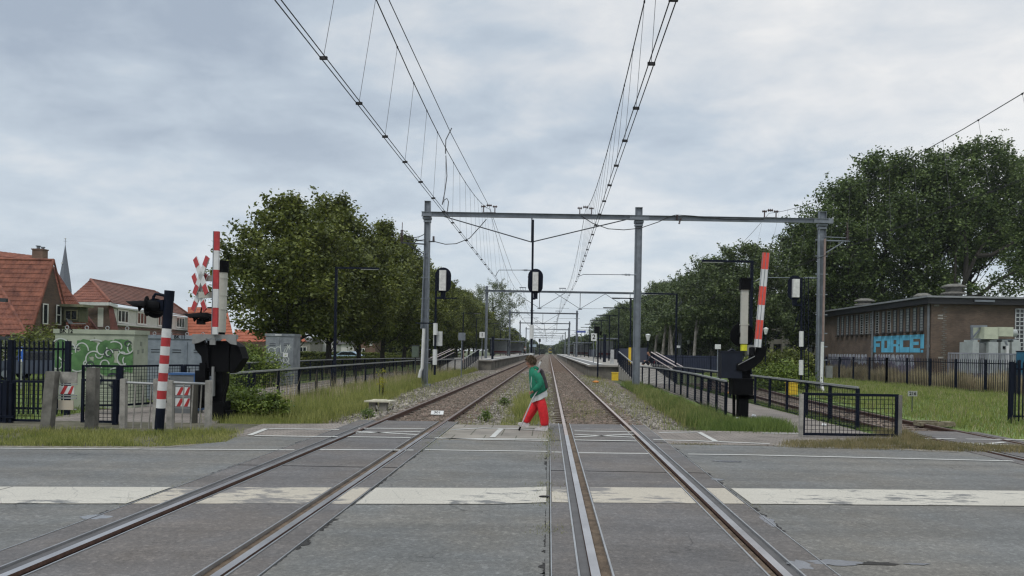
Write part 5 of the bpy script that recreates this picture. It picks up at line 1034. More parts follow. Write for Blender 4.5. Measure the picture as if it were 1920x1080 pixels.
tileroof(P(440, 618, 84), P(560, 622, 84), P(575, 641, 81), P(440, 641, 81), 20, 4, tile4, 'roof', H3, 3)
b = MB(); c = P(450, 660, 87); b.box((c.x-1, 89, 1.2), (13, 4, 2.6)); b.build('wall', brk2, H3)
# church spire
S = thing('church_spire', 'distant grey church spire with a cross, rising between the left roofs', 'church spire', (P(125, 640, 320).x, 320, 0)); ds = 320
b = MB(); apx = P(122.5, 458, ds); bs = P(122, 536, ds); M = Matrix.Rotation(R(20), 3, 'Z'); b.lathe([(2.6, bs.z-2), (2.1, bs.z+2.5), (1.05, (bs.z+apx.z)/2+1), (.06, apx.z)], (apx.x, ds, 0), 8, M=M); b.lathe([(2.6, -1), (2.6, bs.z-2)], (apx.x, ds, 0), 8, M=M); b.build('spire', mat('slate', (.085, .095, .115), .6), S)
b = MB(); b.bar(apx, apx+Vector((0, 0, 2.0)), .15); b.bar(apx+Vector((-.8, 0, 1.3)), apx+Vector((.8, 0, 1.3)), .12); b.build('cross', steel, S); b = MB(); b.lathe([(.05, 0), (.4, .4), (.05, .8)], (apx.x, ds, apx.z+2.0), 10); b.build('weathercock', white, S); b = MB(); b.box((apx.x-.4, ds-1.3, apx.z-8), (.5, .6, .6)); b.build('dormer', white, S)
# white houses between the tree trunks
Wh = mat('white_render', (.50, .50, .48), .8, 0, .12, 1); dkroof = mat('dark_tile', (.05, .048, .046), .8, 0, .3, 2)
def simplehouse(px0, px1, ytop, yeave, d, label, wall, roofm, wins=(), dep=6, gable=0, name='white_house'):
    a, c = P(px0, yeave, d), P(px1, yeave, d); t = thing(name, label, 'house', ((a.x+c.x)/2, d, -.2)); z = a.z; zt_ = P((px0+px1)/2, ytop, d).z
    b = MB()
    if gable: b.prism([(a.x, d, -.2), (c.x, d, -.2), (c.x, d, z), ((a.x+c.x)/2, d, zt_), (a.x, d, z)], (0, dep, 0))
    else: b.box(((a.x+c.x)/2, d+dep/2, (z-.2)/2), (c.x-a.x, dep, z+.2))
    b.build('wall', wall, t)
    b = MB()
    if gable:
        m = Vector(((a.x+c.x)/2, d-.2, zt_+.1))
        for e in (Vector((a.x-.2, d-.2, z)), Vector((c.x+.2, d-.2, z))): b.prism([e, m, m+Vector((0, 0, .15)), e+Vector((0, 0, .15))], (0, dep+.3, 0))
    else: b.prism([(a.x-.2, d-.3, z), (a.x-.2, d+dep/2, zt_), (a.x-.2, d+dep, z)], (c.x-a.x+.4, 0, 0))
    b.build('roof', roofm, t)
    for (u, v0, v1, wp) in wins: q = P(u, (v0+v1)/2, d-.05); window(t, (q.x, d-.02, q.z), wp*d/F, (v1-v0)*d/F, (1, 0, 0), .08, 2, None, 0, False)
    return t
simplehouse(556, 582, 632, 640, 112, 'small grey and white house right of the tagged grey cabinet', mat('greige', (.2, .19, .17), .8), dkroof, [(568, 650, 660, 14)])
simplehouse(584, 632, 626, 646, 118, 'white house with small porch seen between the linden trunks', Wh, dkroof, [(590, 652, 660, 6)], gable=1)
simplehouse(640, 664, 630, 645, 112, 'pale house with dark roof left of the second linden trunk', Wh, dkroof, [(652, 652, 659, 5)])
simplehouse(670, 704, 628, 634, 108, 'brick and white house right of the second linden trunk', brk3, dkroof, [(679, 653, 659, 10), (695, 640, 648, 6)])
b = MB(); 
# brick industrial building, right
BD = thing('brick_building', 'flat-roofed brown brick building with narrow windows and a blue FORCE! graffiti', 'building', (30, 60, -.2))
bx0, by0, by1, bx1 = 26.75, 53.8, 75.0, 44; bzt = 5.75
b = MB(); b.box(((bx0+bx1)/2, (by0+by1)/2, (bzt-.2)/2), (bx1-bx0, by1-by0, bzt+.2)); b.build('wall', brk, BD)
b = MB(); b.box(((bx0+bx1)/2, (by0+by1)/2, 5.98), (bx1-bx0+1.3, by1-by0+1.3, .12)); b.build('roof', mat('roof_edge_metal', (.25, .26, .27), .5, .3, .15, 2), BD)
b = MB(); b.box(((bx0+bx1)/2, (by0+by1)/2, 5.71), (bx1-bx0+.9, by1-by0+.9, .42)); b.build('fascia', mat('dark_fascia', (.014, .014, .017), .6), BD)
gbl = mat('glass_block', (.24, .26, .26), .3, 0, .35, 6, col2=(.36, .38, .38))
for k, px in enumerate((1562, 1570, 1579, 1587.5, 1597, 1606, 1615.5, 1624.5, 1635, 1646.5, 1657, 1668, 1680, 1692, 1705, 1718)):
    yy = 26.7*F/(px-CX+8.5); zm = 4.5; open_ = k in (5, 6, 7, 8, 10)
    b = MB(); b.box((bx0-.0, yy, zm), (.06, .48, 1.72)); o = b.build('window', gbl if not open_ else glassd, BD)
    b = MB()
    for s_ in (-.25, .25): b.box((bx0-.02, yy+s_, zm), (.08, .05, 1.76))
    for j in range(9): b.box((bx0-.04, yy, zm-.8+j*.2), (.04, .46, .03 if not open_ else .04))
    b.build('frame', darksteel if not open_ else gbl, o); b = MB(); b.box((bx0-.09, yy, zm-.92), (.2, .6, .11)); b.build('sill', mat('dark_sill', (.02, .015, .012), .8), o)
for px in (1626, 1745.5):
    yy = 26.6*F/(px-CX+8.5) if px < 1700 else 53.95; b = MB(); b.tube([(bx0-.12, yy, -.2), (bx0-.12, yy, 5.5)], .09, 8); b.tube([(bx0-.12, yy, 2.45), (bx0-.12, yy, 2.65)], .13, 8); b.build('downpipe', mat('pipe_grey', (.13, .14, .15), .5), BD)
# quoin bricks near the corner
b = MB()
for k in range(34): b.box((bx0+.85+(k % 2)*.12, by0-.008, .3+k*.15), (.24, .02, .07))
b.build('brick_reveal', concd, BD)
for u_, z_ in ((.62, 4.7), (.62, 4.5), (.35, 5.4), (.7, 1.75)): MB().box((bx0+u_, by0-.02, z_), (.35, .03, .11)).build('pale_patch', conc, BD)
# lettering FORCE! in blocks
LT = {'F': [(0, 0, .36, 1), (.36, .70, 1, 1), (.36, .34, .85, .56)], 'O': [(0, 0, .34, 1), (.66, 0, 1, 1), (.34, .72, .66, 1), (.34, 0, .66, .26)], 'R': [(0, 0, .34, 1), (.34, .74, 1, 1), (.66, .48, 1, .74), (.34, .36, .88, .5), (.62, 0, 1, .36)],
      'C': [(0, 0, .34, 1), (.34, .70, 1, 1), (.34, 0, 1, .30)], 'E': [(0, 0, .34, 1), (.34, .76, 1, 1), (.34, 0, 1, .24), (.34, .42, .86, .60)], '!': [(0, .22, 1, 1), (.1, 0, .8, .14)]}
blue = mat('light_blue_spray', (.10, .42, .62), .6, 0, .18, 1.6, col2=(.14, .50, .70)); g = MB(); ly = 63.4
b_out = MB()
for k, ch in enumerate('FORCE!'):
    W = 1.62 if ch != '!' else .55
    for (u0, v0, u1, v1) in LT[ch]:
        g.prism([(bx0-.004, ly-W*u0*.97, 2.1+1.3*v0), (bx0-.004, ly-W*u1*.97, 2.1+1.3*v0), (bx0-.004, ly-W*u1*.97, 2.1+1.3*v1), (bx0-.004, ly-W*u0*.97, 2.1+1.3*v1)], (-.006, 0, 0))
    b_out.ribbon([(bx0-.008, ly-W*.985, 2.05), (bx0-.008, ly-W*.985, 3.42)], .04, (-1, 0, 0)); ly -= W
fg = g.build('blue_graffiti_letters', blue, BD); b_out.build('letter_outline', mat('outline_dark', (.02, .03, .05), .7), BD)
g = MB(); rr = random.Random(5); k_ = 0
for (y0, y1, h0, h1) in ((64.5, 73.5, 1.3, 2.0), (56.2, 62.6, 1.1, 2.05)):
    y_ = y0
    while y_ < y1:
        w_ = rr.uniform(.35, .75); h = rr.uniform(.45, .75); z = 1.95-h; k_ += 1; x = bx0-.004-.0003*k_
        pts = [(x, y_, z), (x, y_+w_*.5, z-.2), (x, y_+w_, z), (x, y_+w_*.95, z+h*.9), (x, y_+w_*.6, z+h), (x, y_+w_*.2, z+h*.95)]; g.quad(*pts); y_ += w_*1.08
g.build('faded_white_graffiti', mat('faded_white_spray', (.32, .34, .38), .8, 0, .35, 4), BD); g = MB()
for k in range(26): y_ = rr.uniform(55, 74); g.ribbon([(bx0-.016-.0004*k, y_+a_, 1.0+rr.uniform(-.1, .1)+z_) for a_, z_ in ((0, 0), (.15, .55), (.35, .8), (.55, .4), (.7, .75))], .07, (-1, 0, 0))
g.build('purple_graffiti_lines', mat('purple_spray', (.09, .07, .13), .8), BD)
MB().box((bx0-.003, 58.5, .9), (.008, 4.5, 1.0)).build('purple_graffiti_patch', mat('purple_fade', (.12, .10, .16), .8, 0, .45, 1.4, col2=(.22, .2, .24)), BD); MB().box((bx0-.003, 70.5, 1.0), (.008, 5, 1.3)).build('blue_graffiti_patch', mat('blue_fade', (.10, .13, .22), .8, 0, .45, 1.4, col2=(.22, .2, .24)), BD)
# glass-block grid window and small louvre on the near face
gx0 = P(1903, 620, by0).x; b = MB(); b.box((gx0+2, by0-.01, 3.2), (4, .06, 4.1)); o = b.build('window', glassd, BD); b = MB()
for k in range(15): b.box((gx0+k*.29, by0-.05, 3.2), (.06, .05, 4.1))
for k in range(15): b.box((gx0+2, by0-.055, 1.15+k*.293), (4, .05, .06))
b.build('frame', mat('grid_white', (.4, .42, .43), .6), o)
b = MB(); b.box((P(1838, 570, by0).x, by0-.52, 5.74), (1.4, .08, .14)); b.build('louvre', steel, BD)
def vent(px, ytop, wpx, d, label, tiers=2):
    c = P(px, ytop, d); r = wpx*d/F/2; t = thing('roof_vent', label, 'roof vent', (c.x, d, 6.04), 'roof vents on the brick building'); zt_ = c.z; b = MB()
    b.lathe([(r*.62, 6.04), (r*.62, zt_-.2)], (c.x, d, 0), 8); b.build('base', concd, t); b = MB(); hh = (zt_-6.04)
    for k in range(tiers): z = zt_-.28-k*hh*.36; b.lathe([(r*.62, z+.0), (r, z+.02), (r, z+.09), (r*.5, z+.28)], (c.x, d, 0), 8)
    b.build('hood', concd, t)
vent(1621, 560, 38, 70, 'leftmost low grey roof vent on the brick building', 2); vent(1730, 550, 34, 58, 'middle flat roof vent, mostly hidden behind the roof edge', 1); vent(1788, 533, 46, 60, 'tallest and rightmost tiered roof vent on the brick building', 2)
# transformer by the building
T_ = thing('transformer', 'pale grey and cream transformer unit against the near wall of the brick building', 'transformer', (P(1870, 640, 50).x, 50, -.2)); dt = 50; pale = mat('pale_grey_metal', (.33, .36, .35), .5, 0, .18, 2); cream = mat('cream_metal', (.42, .45, .34), .6, 0, .15, 2)
def bx3(b, px0, px1, y0, y1, d, dep): a, c = P(px0, y0, d), P(px1, y1, d); b.box(((a.x+c.x)/2, d+dep/2, (a.z+c.z)/2), (c.x-a.x, dep, abs(a.z-c.z)))
b = MB(); 
for (p0, p1) in ((1824, 1835), (1854, 1871), (1877, 1892), (1898, 1913)): bx3(b, p0, p1, 641, 700, dt, 1.6); bx3(b, p0+2, p1-2, 637, 641, dt+.2, 1.2)
b.build('radiator_tank', pale, T_); b = MB(); bx3(b, 1835, 1854, 643, 672, dt+.3, 1.2); bx3(b, 1871, 1877, 641, 690, dt+.4, 1.2); bx3(b, 1892, 1898, 643, 690, dt+.4, 1.2); b.build('dark_core', mat('core_grey', (.12, .13, .13), .6), T_)
b = MB(); bx3(b, 1846, 1872, 613, 636, dt, 1.4); bx3(b, 1872, 1900, 613, 631, dt, 1.4); b.build('expansion_box', cream, T_); b = MB(); a = P(1899, 624, dt); c = P(1913, 624, dt); b.tube([(a.x, dt+.5, a.z), (c.x, dt+.5, a.z)], .25, 14); b.build('conservator', pale, T_, smooth='auto')
b = MB(); b.bar(P(1822, 612, dt+.5), P(1822, 634, dt+.5), .12); b.bar(P(1820, 612, dt+.5), P(1850, 612, dt+.5), .15); b.bar(P(1823, 634, dt+.5), P(1839, 615, dt+.5), .08); b.bar(P(1820, 636, dt+.5), P(1905, 637, dt+.5), .1); b.bar(P(1885, 640, dt), P(1888, 648, dt), .1); b.build('support_frame', steel, T_)
b = MB(); bx3(b, 1887.5, 1891, 648, 690, dt-.2, .1); b.build('white_conduit', white, T_); b = MB(); bx3(b, 1881, 1886.5, 649, 654, dt-.05, .05); b.build('notice', black, T_)
t = thing('metal_fence', 'thin grey bar fence between the palisade and the transformer', 'fence', (P(1778, 665, 48).x, 48, -.2)); a, c = P(1778, 662, 48), P(1935, 662, 48); b = MB(); b.bar((a.x, 48, a.z), (c.x, 48, a.z), .08)
n = 52
for k in range(n): x = a.x+(c.x-a.x)*k/n; b.box((x, 48, (a.z-.2)/2), (.035, .035, a.z+.2))
b.build('bars', mat('bar_grey', (.2, .21, .24), .5), t)
# concrete office building
OB = thing('office_building', 'grey concrete office building with dark window openings behind the right trees', 'building', (P(1525, 620, 110).x, 110, -.2)); do = 110
cm = mat('office_concrete', (.12, .115, .095), .9, 0, .2, .6); a, c = P(1425, 640, do), P(1660, 640, do); zt_ = P(1530, 612, do).z; zt2 = P(1530, 588, do).z
ox0, ox1 = a.x, c.x; rows = [(P(1500, 679, do).z, P(1500, 665, do).z), (P(1500, 661, do).z, P(1500, 646, do).z), (P(1500, 637, do).z, P(1500, 622, do).z)]
b = MB(); b.box(((ox0+ox1)/2, do+6.5, zt_/2), (ox1-ox0, 12, zt_)); b.build('inner_wall', glassd, OB); b = MB(); z_prev = -.2
for (z0, z1) in rows: b.box(((ox0+ox1)/2, do, (z_prev+z0)/2), (ox1-ox0, .5, z0-z_prev)); z_prev = z1
b.box(((ox0+ox1)/2, do, (z_prev+zt_)/2), (ox1-ox0, .5, zt_-z_prev)); x = ox0
while x < ox1: b.box((x, do-.05, zt_/2), (.45, .6, zt_)); x += 1.62
b.build('concrete_frame', cm, OB); b = MB(); b.box(((ox0+ox1)/2, do+2.5, (zt_+zt2)/2), (ox1-ox0-2, 4, zt2-zt_)); b.build('upper_storey', mat('blue_panel', (.08, .13, .18), .5, 0, .4, 1.2), OB)
x = ox0+.85; k = 0
while x < ox1-1 and k < 24:
    for (z0, z1) in rows[1:]: wb = MB(); wb.box((x, do+.42, (z0+z1)/2), (1.1, .04, (z1-z0)*.9)); wb.build('window', glassd, OB); 
    x += 1.62; k += 1
# blue container behind fence, far right
t = kiosk(1938, 47.2, 46, 660, 'blue box behind the palisade fence at the right edge', mat('container_blue', (.02, .12, .2), .5), 'storage_box', 'box', 1.0, -.2)
# parked cars behind the left fence
def car(c, yaw, colr, label, L=4.2, W=1.75):
    t = thing('parked_car', label, 'car', c); t.rotation_euler = (0, 0, yaw); o = ORG[t.name]; cx_, cy_, cz_ = c
    prof = [(-L/2, .35), (-L/2, .75), (-L/2+.15, .9), (-L*.27, .98), (-L*.10, 1.42), (L*.22, 1.45), (L*.42, 1.0), (L/2, .9), (L/2, .35)]
    b = MB(); b.prism([(cx_+u, cy_-W/2, cz_+v) for u, v in prof], (0, W, 0)); b.build('body', mat('car_paint_'+label.split()[0], colr, .3, .1, .1, 2), t)
    b = MB(); b.prism([(cx_+u, cy_-W/2-.006, cz_+v) for u, v in ((-L*.235, 1.0), (-L*.095, 1.37), (L*.21, 1.39), (L*.37, 1.02))], (0, W+.012, 0)); b.prism([(cx_-L*.28, cy_-W*.42, cz_+1.0), (cx_-L*.28, cy_+W*.42, cz_+1.0), (cx_-L*.115, cy_+W*.38, cz_+1.40), (cx_-L*.115, cy_-W*.38, cz_+1.40)], (-.012, 0, .008)); b.build('windows', glassd, t)
    for u in (-L*.31, L*.30):
        for v in (-W/2+.1, W/2-.1): b = MB(); b.tube([(cx_+u, cy_+v-.1, cz_+.32), (cx_+u, cy_+v+.1, cz_+.32)], .32, 16); b.tube([(cx_+u, cy_+v-.105, cz_+.32), (cx_+u, cy_+v+.105, cz_+.32)], .18, 12, 1); b.build('wheel', [black, steel], t)
    return t
car((P(82, 700, 38).x, 38, -.15), R(8), (.045, .055, .085), 'dark blue parked car half hidden by the left palisade fence')
car((P(650, 660, 92).x, 92, -.15), R(0), (.30, .42, .55), 'pale blue car parked far behind the linden trunks')
# small globe lamps near right trees
for px, py, d, lab in ((1215, 632, 62, 'classic lamp post with white cup lantern left among the birch-like trunks'), (1436, 620, 62, 'classic lamp post with white cup lantern before the office building'), (1291, 641, 95, 'farther classic lamp post among the dark trunks')):
    q = P(px, py, d); t = thing('street_lamp', lab, 'lamp post', (q.x, d, -.2), 'classic cup-lantern lamp posts'); b = MB(); b.tube([(q.x, d, -.2), (q.x, d, q.z-.25)], [.06, .04], 8); b.build('post', navy, t); b = MB(); b.lathe([(.09, -.3), (.22, .18), (.05, .26)], (q.x, d, q.z), 10); b.build('lantern', mat('lantern_white', (.6, .62, .6), .4), t)
# wheelie etc. by the hedge; low hedges
# ---------------- vegetation ----------------
bark = mat('bark', (.022, .019, .014), .95, 0, .4, 5, .8, 20); pbark = mat('pale_bark', (.20, .185, .16), .9, 0, .5, 3, .6, 20, col2=(.33, .31, .28))
lindenm = leafmat('linden_leaf', (.075, .102, .018), (.165, .19, .04)); poplarm = leafmat('poplar_leaf', (.048, .082, .022), (.125, .175, .052)); greym = leafmat('grey_poplar_leaf', (.050, .080, .026), (.125, .165, .06)); willowm = leafmat('willow_leaf', (.075, .105, .03), (.13, .165, .06)); shrubm = leafmat('shrub_leaf', (.10, .16, .025), (.20, .26, .05)); 
def leaves_np(C, n_per, sig, size, asp=.62, droop=0., seed=0):
    g = np.random.default_rng(seed); C = np.asarray(C); N = len(C)*n_per
    base = np.repeat(C, n_per, 0); off = g.normal(0, 1, (N, 3))*np.array([sig, sig, sig*.75]); P0 = base+off; P0[:, 2] -= droop*np.abs(g.normal(0, 1, N))
    nrm = g.normal(0, 1, (N, 3)); nrm[:, 2] = np.abs(nrm[:, 2])+.5; nrm /= np.linalg.norm(nrm, axis=1)[:, None]
    u = np.cross(nrm, g.normal(0, 1, (N, 3))); u /= np.linalg.norm(u, axis=1)[:, None]; 
    if droop: u[:, 2] -= 1.2; u /= np.linalg.norm(u, axis=1)[:, None]
    v = np.cross(nrm, u); v /= np.linalg.norm(v, axis=1)[:, None]; s = size*g.uniform(.65, 1.25, N)[:, None]
    V = np.stack([P0-u*s, P0+v*s*asp+nrm*s*.12, P0+u*s, P0-v*s*asp+nrm*s*.12], 1).reshape(-1, 3)
    return V, np.arange(4*N).reshape(-1, 4)
def tree_build(name, H, cb, env, ncl, nper, sig, leaf, lm, bm, seed, label, loc, group, trunk_r=.22, droop=0, bare=0, holes=0, asp=.62, nl=12, shell=.55):
    """env(t, ang) -> crown radius at height fraction t of the crown"""
    g = random.Random(seed); t = thing(name, label, 'tree', loc, group); ox, oy, oz = loc
    tb = MB(); pts = []; x = y = 0
    for k in range(8): pts.append((ox+x, oy+y, oz+H*.80*k/7)); x += g.uniform(-.02, .02)*H*.6; y += g.uniform(-.02, .02)*H*.6
    tb.tube(pts, [trunk_r*(1-.8*k/7)*(1.35 if k == 0 else 1) for k in range(8)], 9)
    def tr(z):
        q = max(0, min(6.999, (z-oz)/(H*.8)*7)); i = int(q); a = Vector(pts[i]); return a.lerp(Vector(pts[min(7, i+1)]), q-i)
    C = []; limbs = []
    for k in range(nl):
        f = k/nl; zb_ = cb*.8+(H*.68-cb*.8)*f; st_ = tr(oz+zb_); a = k*2.4+g.uniform(-.4, .4); tt = min(1, max(0, (zb_+ (H-cb)*.22-cb)/(H-cb))); r = env(tt, a)*.92
        e = Vector((ox+r*math.cos(a), oy+r*math.sin(a), oz+cb+(H-cb)*tt)); m = st_.lerp(e, .5)+Vector((0, 0, -.03*H+g.uniform(-.2, .2))); rr_ = trunk_r*(.42-.2*f); L_ = [st_, st_.lerp(m, .6)+Vector((0, 0, .05)), m, e]; tb.tube(L_, [rr_, rr_*.8, rr_*.55, rr_*.15], 6); limbs.append(L_)
        for j in range(3):
            q = g.uniform(.3, .9); s0 = m.lerp(e, q) if q > .5 else st_.lerp(m, q*2); e2 = s0+Vector((g.uniform(-1, 1), g.uniform(-1, 1), g.uniform(.1, 1)))*H*.10; tb.tube([s0, e2], [rr_*.35, .015], 5); C.append(tuple(e2))
    n = 0
    while n < ncl:
        tt = g.random()**.9; a = g.uniform(0, 2*math.pi); R_ = env(tt, a)
        if R_ < .05: continue
        if g.random() > .25+.75*R_/env(.4, a) and tt > .3: continue
        q = (shell+(1-shell)*g.random()) if g.random() < .72 else g.random()**.5
        p = Vector((ox+R_*q*math.cos(a), oy+R_*q*math.sin(a), oz+cb+(H-cb)*tt+g.uniform(-.2, .2)))
        if holes and math.sin(p.x*1.3+seed)*math.sin(p.z*1.1+seed*2)*math.sin(p.y*1.2) > holes: continue
        C.append(tuple(p)); n += 1
        if n % 9 == 0: b0_ = tr(p.z-.18*H if p.z-.18*H > oz+cb*.5 else oz+cb*.5); tb.tube([b0_, b0_.lerp(p, .5)+Vector((0, 0, -.1)), p], [.035, .028, .008], 4)
    S_ = []
    for k in range(ncl//5):
        tt = g.uniform(.25, 1.0); a = g.uniform(0, 6.28); R_ = env(min(tt, .93), a); L2 = g.uniform(.04, .10)*H; dx = Vector((math.cos(a)*.6, math.sin(a)*.6, g.uniform(.4, 1.2))).normalized(); p = Vector((ox+R_*.93*math.cos(a), oy+R_*.93*math.sin(a), oz+cb+(H-cb)*tt*.97))
        for j in range(4): S_.append(tuple(p+dx*L2*j/3))
        tb.tube([p-dx*L2*.6, p+dx*L2], [.02, .006], 4)
    tb.build('trunk', bm, t, smooth='auto'); V, Fq = leaves_np(C, nper, sig, leaf, asp, droop, seed); V2, F2 = leaves_np(S_, max(6, nper//7), sig*.38, leaf*.95, asp, droop*.3, seed+1); Fq = np.concatenate([Fq, F2+len(V)]); V = np.concatenate([V, V2]); npmesh('crown', V, Fq, lm, t); return t
def env_oval(R0, pk=.4, lob=.16, seed=0, pw=1.0):
    def f(t, a):
        q = math.sin(math.pi*min(1, max(0, (t/pk*.5 if t < pk else .5+(t-pk)/(1-pk)*.5))))**.62 if t < pk else math.cos((t-pk)/(1-pk)*math.pi/2)**pw
        return R0*max(.12 if t < .97 else 0, q)*(1+lob*1.25*math.sin(3*a+seed+t*9)+lob*.9*math.sin(5*a+seed*2-t*13)+lob*.7*math.sin(t*31+seed+2*a))
    return f
lv = [(tree_build('linden_tree', 10.3, 2.5, env_oval(3.9, .36, .16, 1, .85), 250, 95, .34, .125, lindenm, bark, 11, 'leftmost broad linden tree directly behind the grey tagged cabinet', (-15.0, 44, -.2), 'row of linden trees left of the station')),
      (tree_build('linden_tree', 12.3, 2.7, env_oval(4.2, .38, .18, 4, .9), 290, 95, .36, .13, lindenm, bark, 12, 'second and tallest-looking linden in the left row, behind the left lamp', (-15.2, 53, -.2), 'row of linden trees left of the station')),
      (tree_build('linden_tree', 13.3, 2.7, env_oval(3.6, .32, .17, 7, 1.35), 260, 95, .35, .13, lindenm, bark, 13, 'pointed linden, fourth in the left row', (-15, 69.5, -.2), 'row of linden trees left of the station'))]
o = copy_tree(lv[0]); place(o, (-15.2, 61.5, -.2), 'third linden in the left row, lower than its neighbours', 'row of linden trees left of the station', 2.1); o.scale = (.95, .95, 1.02)
LN = ['fifth', 'sixth', 'seventh', 'eighth', 'ninth', 'tenth', 'eleventh', 'twelfth', 'thirteenth', 'fourteenth', 'fifteenth', 'sixteenth']
for k in range(12):
    o = copy_tree(lv[(k+2) % 3]); y = 78+9.5*k; s_ = random.uniform(.92, 1.06); hs = [13.3, 12.0, 12.1, 11.6, 11.8, 11.9, 12.3, 12.4, 12, 12, 12, 11][k]/[10.3, 12.3, 13.3][(k+2) % 3]; place(o, (-15+random.uniform(-.3, .3)-(.0 if k < 8 else .3*(k-8)), y, -.2), LN[k]+' linden in the left row, counted from the crossing', 'row of linden trees left of the station', random.uniform(0, 6)); o.scale = (s_, s_, hs)
tree_build('willow_tree', 18.4, 6.5, env_oval(5.6, .55, .2, 2, .6), 250, 60, .42, .17, willowm, bark, 21, 'tall airy tree with drooping branches beyond the left platform lamps', (-13.2, 182, -.2), None, .5, droop=.5, asp=.3)
def bushtree(px, ytop, wpx, d, lm, label, seed, name='tree', grp=None, hb=.12, n=120, lf=.22):
    q = P(px, ytop, d); H = q.z+.2; R0 = wpx*d/F/2; return tree_build(name, H, H*hb, env_oval(R0, .45, .15, seed, .6), n, 45, R0*.16, lf, lm, bark, seed, label, (q.x, d, -.2), grp, .2)
bushtree(952, 617, 46, 230, lindenm, 'round green tree behind the left platform shelters', 31, lf=.35); bushtree(925, 600, 36, 245, lindenm, 'tree filling the gap behind the airy tree', 35, lf=.35)
bushtree(976, 634, 26, 330, greym, 'small distant tree left of the tracks near the vanishing point', 32, grp='distant trees by the tracks', lf=.5); bushtree(998, 640, 20, 430, greym, 'farther distant tree left of the vanishing point', 33, grp='distant trees by the tracks', lf=.6)
bushtree(1016, 647, 16, 520, greym, 'tiny hazy tree touching the vanishing point on its left', 39, grp='distant trees by the tracks', lf=.8); bushtree(1043, 647, 14, 520, greym, 'tiny hazy tree just right of the distant train', 40, grp='distant trees by the tracks', lf=.8)
bushtree(1058, 640, 24, 430, greym, 'small distant tree just right of the vanishing point', 34, grp='distant trees by the tracks', lf=.6); bushtree(1078, 632, 34, 350, greym, 'distant tree behind the right platform shelters', 36, grp='distant trees by the tracks', lf=.5)
bushtree(1108, 630, 40, 240, greym, 'bushy tree behind the near shelter on the right platform', 38, lf=.35)
bushtree(1140, 628, 44, 190, shrubm, 'light green bushy tree behind the pillars on the right platform', 37, lf=.3)
# right row of grey poplars with pale trunks
RG = 'row of poplars right of the station'
pr = [tree_build('poplar_tree', 12.9, 2.9, env_oval(4.8, .5, .2, 3, .55), 300, 85, .42, .15, greym, pbark, 41, 'nearest poplar of the right row, behind the right barrier', (20.2, 78, -.2), RG, .25), tree_build('poplar_tree', 12.4, 2.8, env_oval(4.4, .48, .2, 8, .6), 270, 85, .42, .15, greym, pbark, 42, 'second poplar of the right row', (18.2, 86, -.2), RG, .22)]
for k in range(11):
    o = copy_tree(pr[k % 2]); y = 94+9.5*k+(k*k*.5); place(o, (19.5+random.uniform(-1.2, 1.2)-(0 if k < 4 else .25*(k-4)), y, -.2), ['third', 'fourth', 'fifth', 'sixth', 'seventh', 'eighth', 'ninth', 'tenth', 'eleventh', 'twelfth', 'thirteenth'][k]+' poplar of the right row, counted from the right barrier', RG, random.uniform(0, 6)); s_ = random.uniform(.9, 1.05)*[1, 1, 1.02, 1.05, 1.08, 1.0, 1.1, 1.1, 1.05, 1.1, 1.1][k]; o.scale = (s_, s_, s_)
b0_ = thing('trunk_row', '', 'x', (0, 0, 0)); bpy.data.objects.remove(b0_)
for k, (px, d) in enumerate(((1188, 120), (1226, 96), (1240, 88), (1254, 92), (1262, 84), (1300, 80), (1330, 98), (1352, 86))):
    q = P(px, 690, d); t = thing('slender_tree', ['first', 'second', 'third', 'fourth', 'fifth', 'sixth', 'seventh', 'eighth'][k]+' slender pale trunk from the left under the right poplars', 'tree', (q.x, d, -.2), 'slender pale-trunked trees'); g = random.Random(k); b = MB(); x = q.x; h = g.uniform(4.6, 5.6); le = g.uniform(-.5, .5); b.tube([(x, d, -.2), (x+le*.5, d, h*.5), (x+le, d, h)], [.2, .16, .12], 8); b.tube([(x+le*.6, d, h*.6), (x+le*.6+.6, d, h+.5)], [.07, .03], 5); b.build('trunk', pbark, t, smooth='auto')
    C = [(x+le+g.gauss(0, .9), d+g.gauss(0, .9), h+.6+g.gauss(0, .5)) for _ in range(26)]; V, Fq = leaves_np(C, 45, .4, .15, .62, 0, k); npmesh('crown', V, Fq, greym, t)
# big poplars behind the brick building
BG = 'big poplars behind the brick building'
def bigp(px, ytop, wpx, d, cb, seed, label, n, holes=0, nl=14, nper=80): 
    q = P(px, ytop, d); H = q.z+.2; R0 = wpx*d/F/2; return tree_build('poplar_tree', H, cb, env_oval(R0, .55, .17, seed, .5), n, nper, .52, .17, poplarm, bark, seed, label, (q.x, d, -.2), BG, .42, holes=holes, nl=nl)
bigp(1508, 415, 120, 88, 3.2, 51, 'lowest big poplar, right of the centre-right boom and signal', 300)
bigp(1572, 345, 150, 84, 4.0, 52, 'big poplar behind the left end of the brick building', 320, .5)
bigp(1655, 290, 190, 86, 4.5, 53, 'tall broad poplar above the graffiti on the brick building', 440, .45)
bigp(1745, 292, 160, 84, 6.0, 54, 'big poplar behind the roof vents of the brick building', 300, .3)
bigp(1832, 272, 190, 86, 12.5, 55, 'tallest poplar with open branches against the sky near the right edge', 330, .10, 24, 70)
bigp(1925, 300, 150, 88, 12, 56, 'big poplar cut off by the right edge', 230, .12, 22, 70)
b = MB()
t = thing('forked_trunk', 'bare forked limbs showing through the open crown above the right roof vent', 'tree', (P(1790, 560, 80).x, 80, -.2)); dt = 80
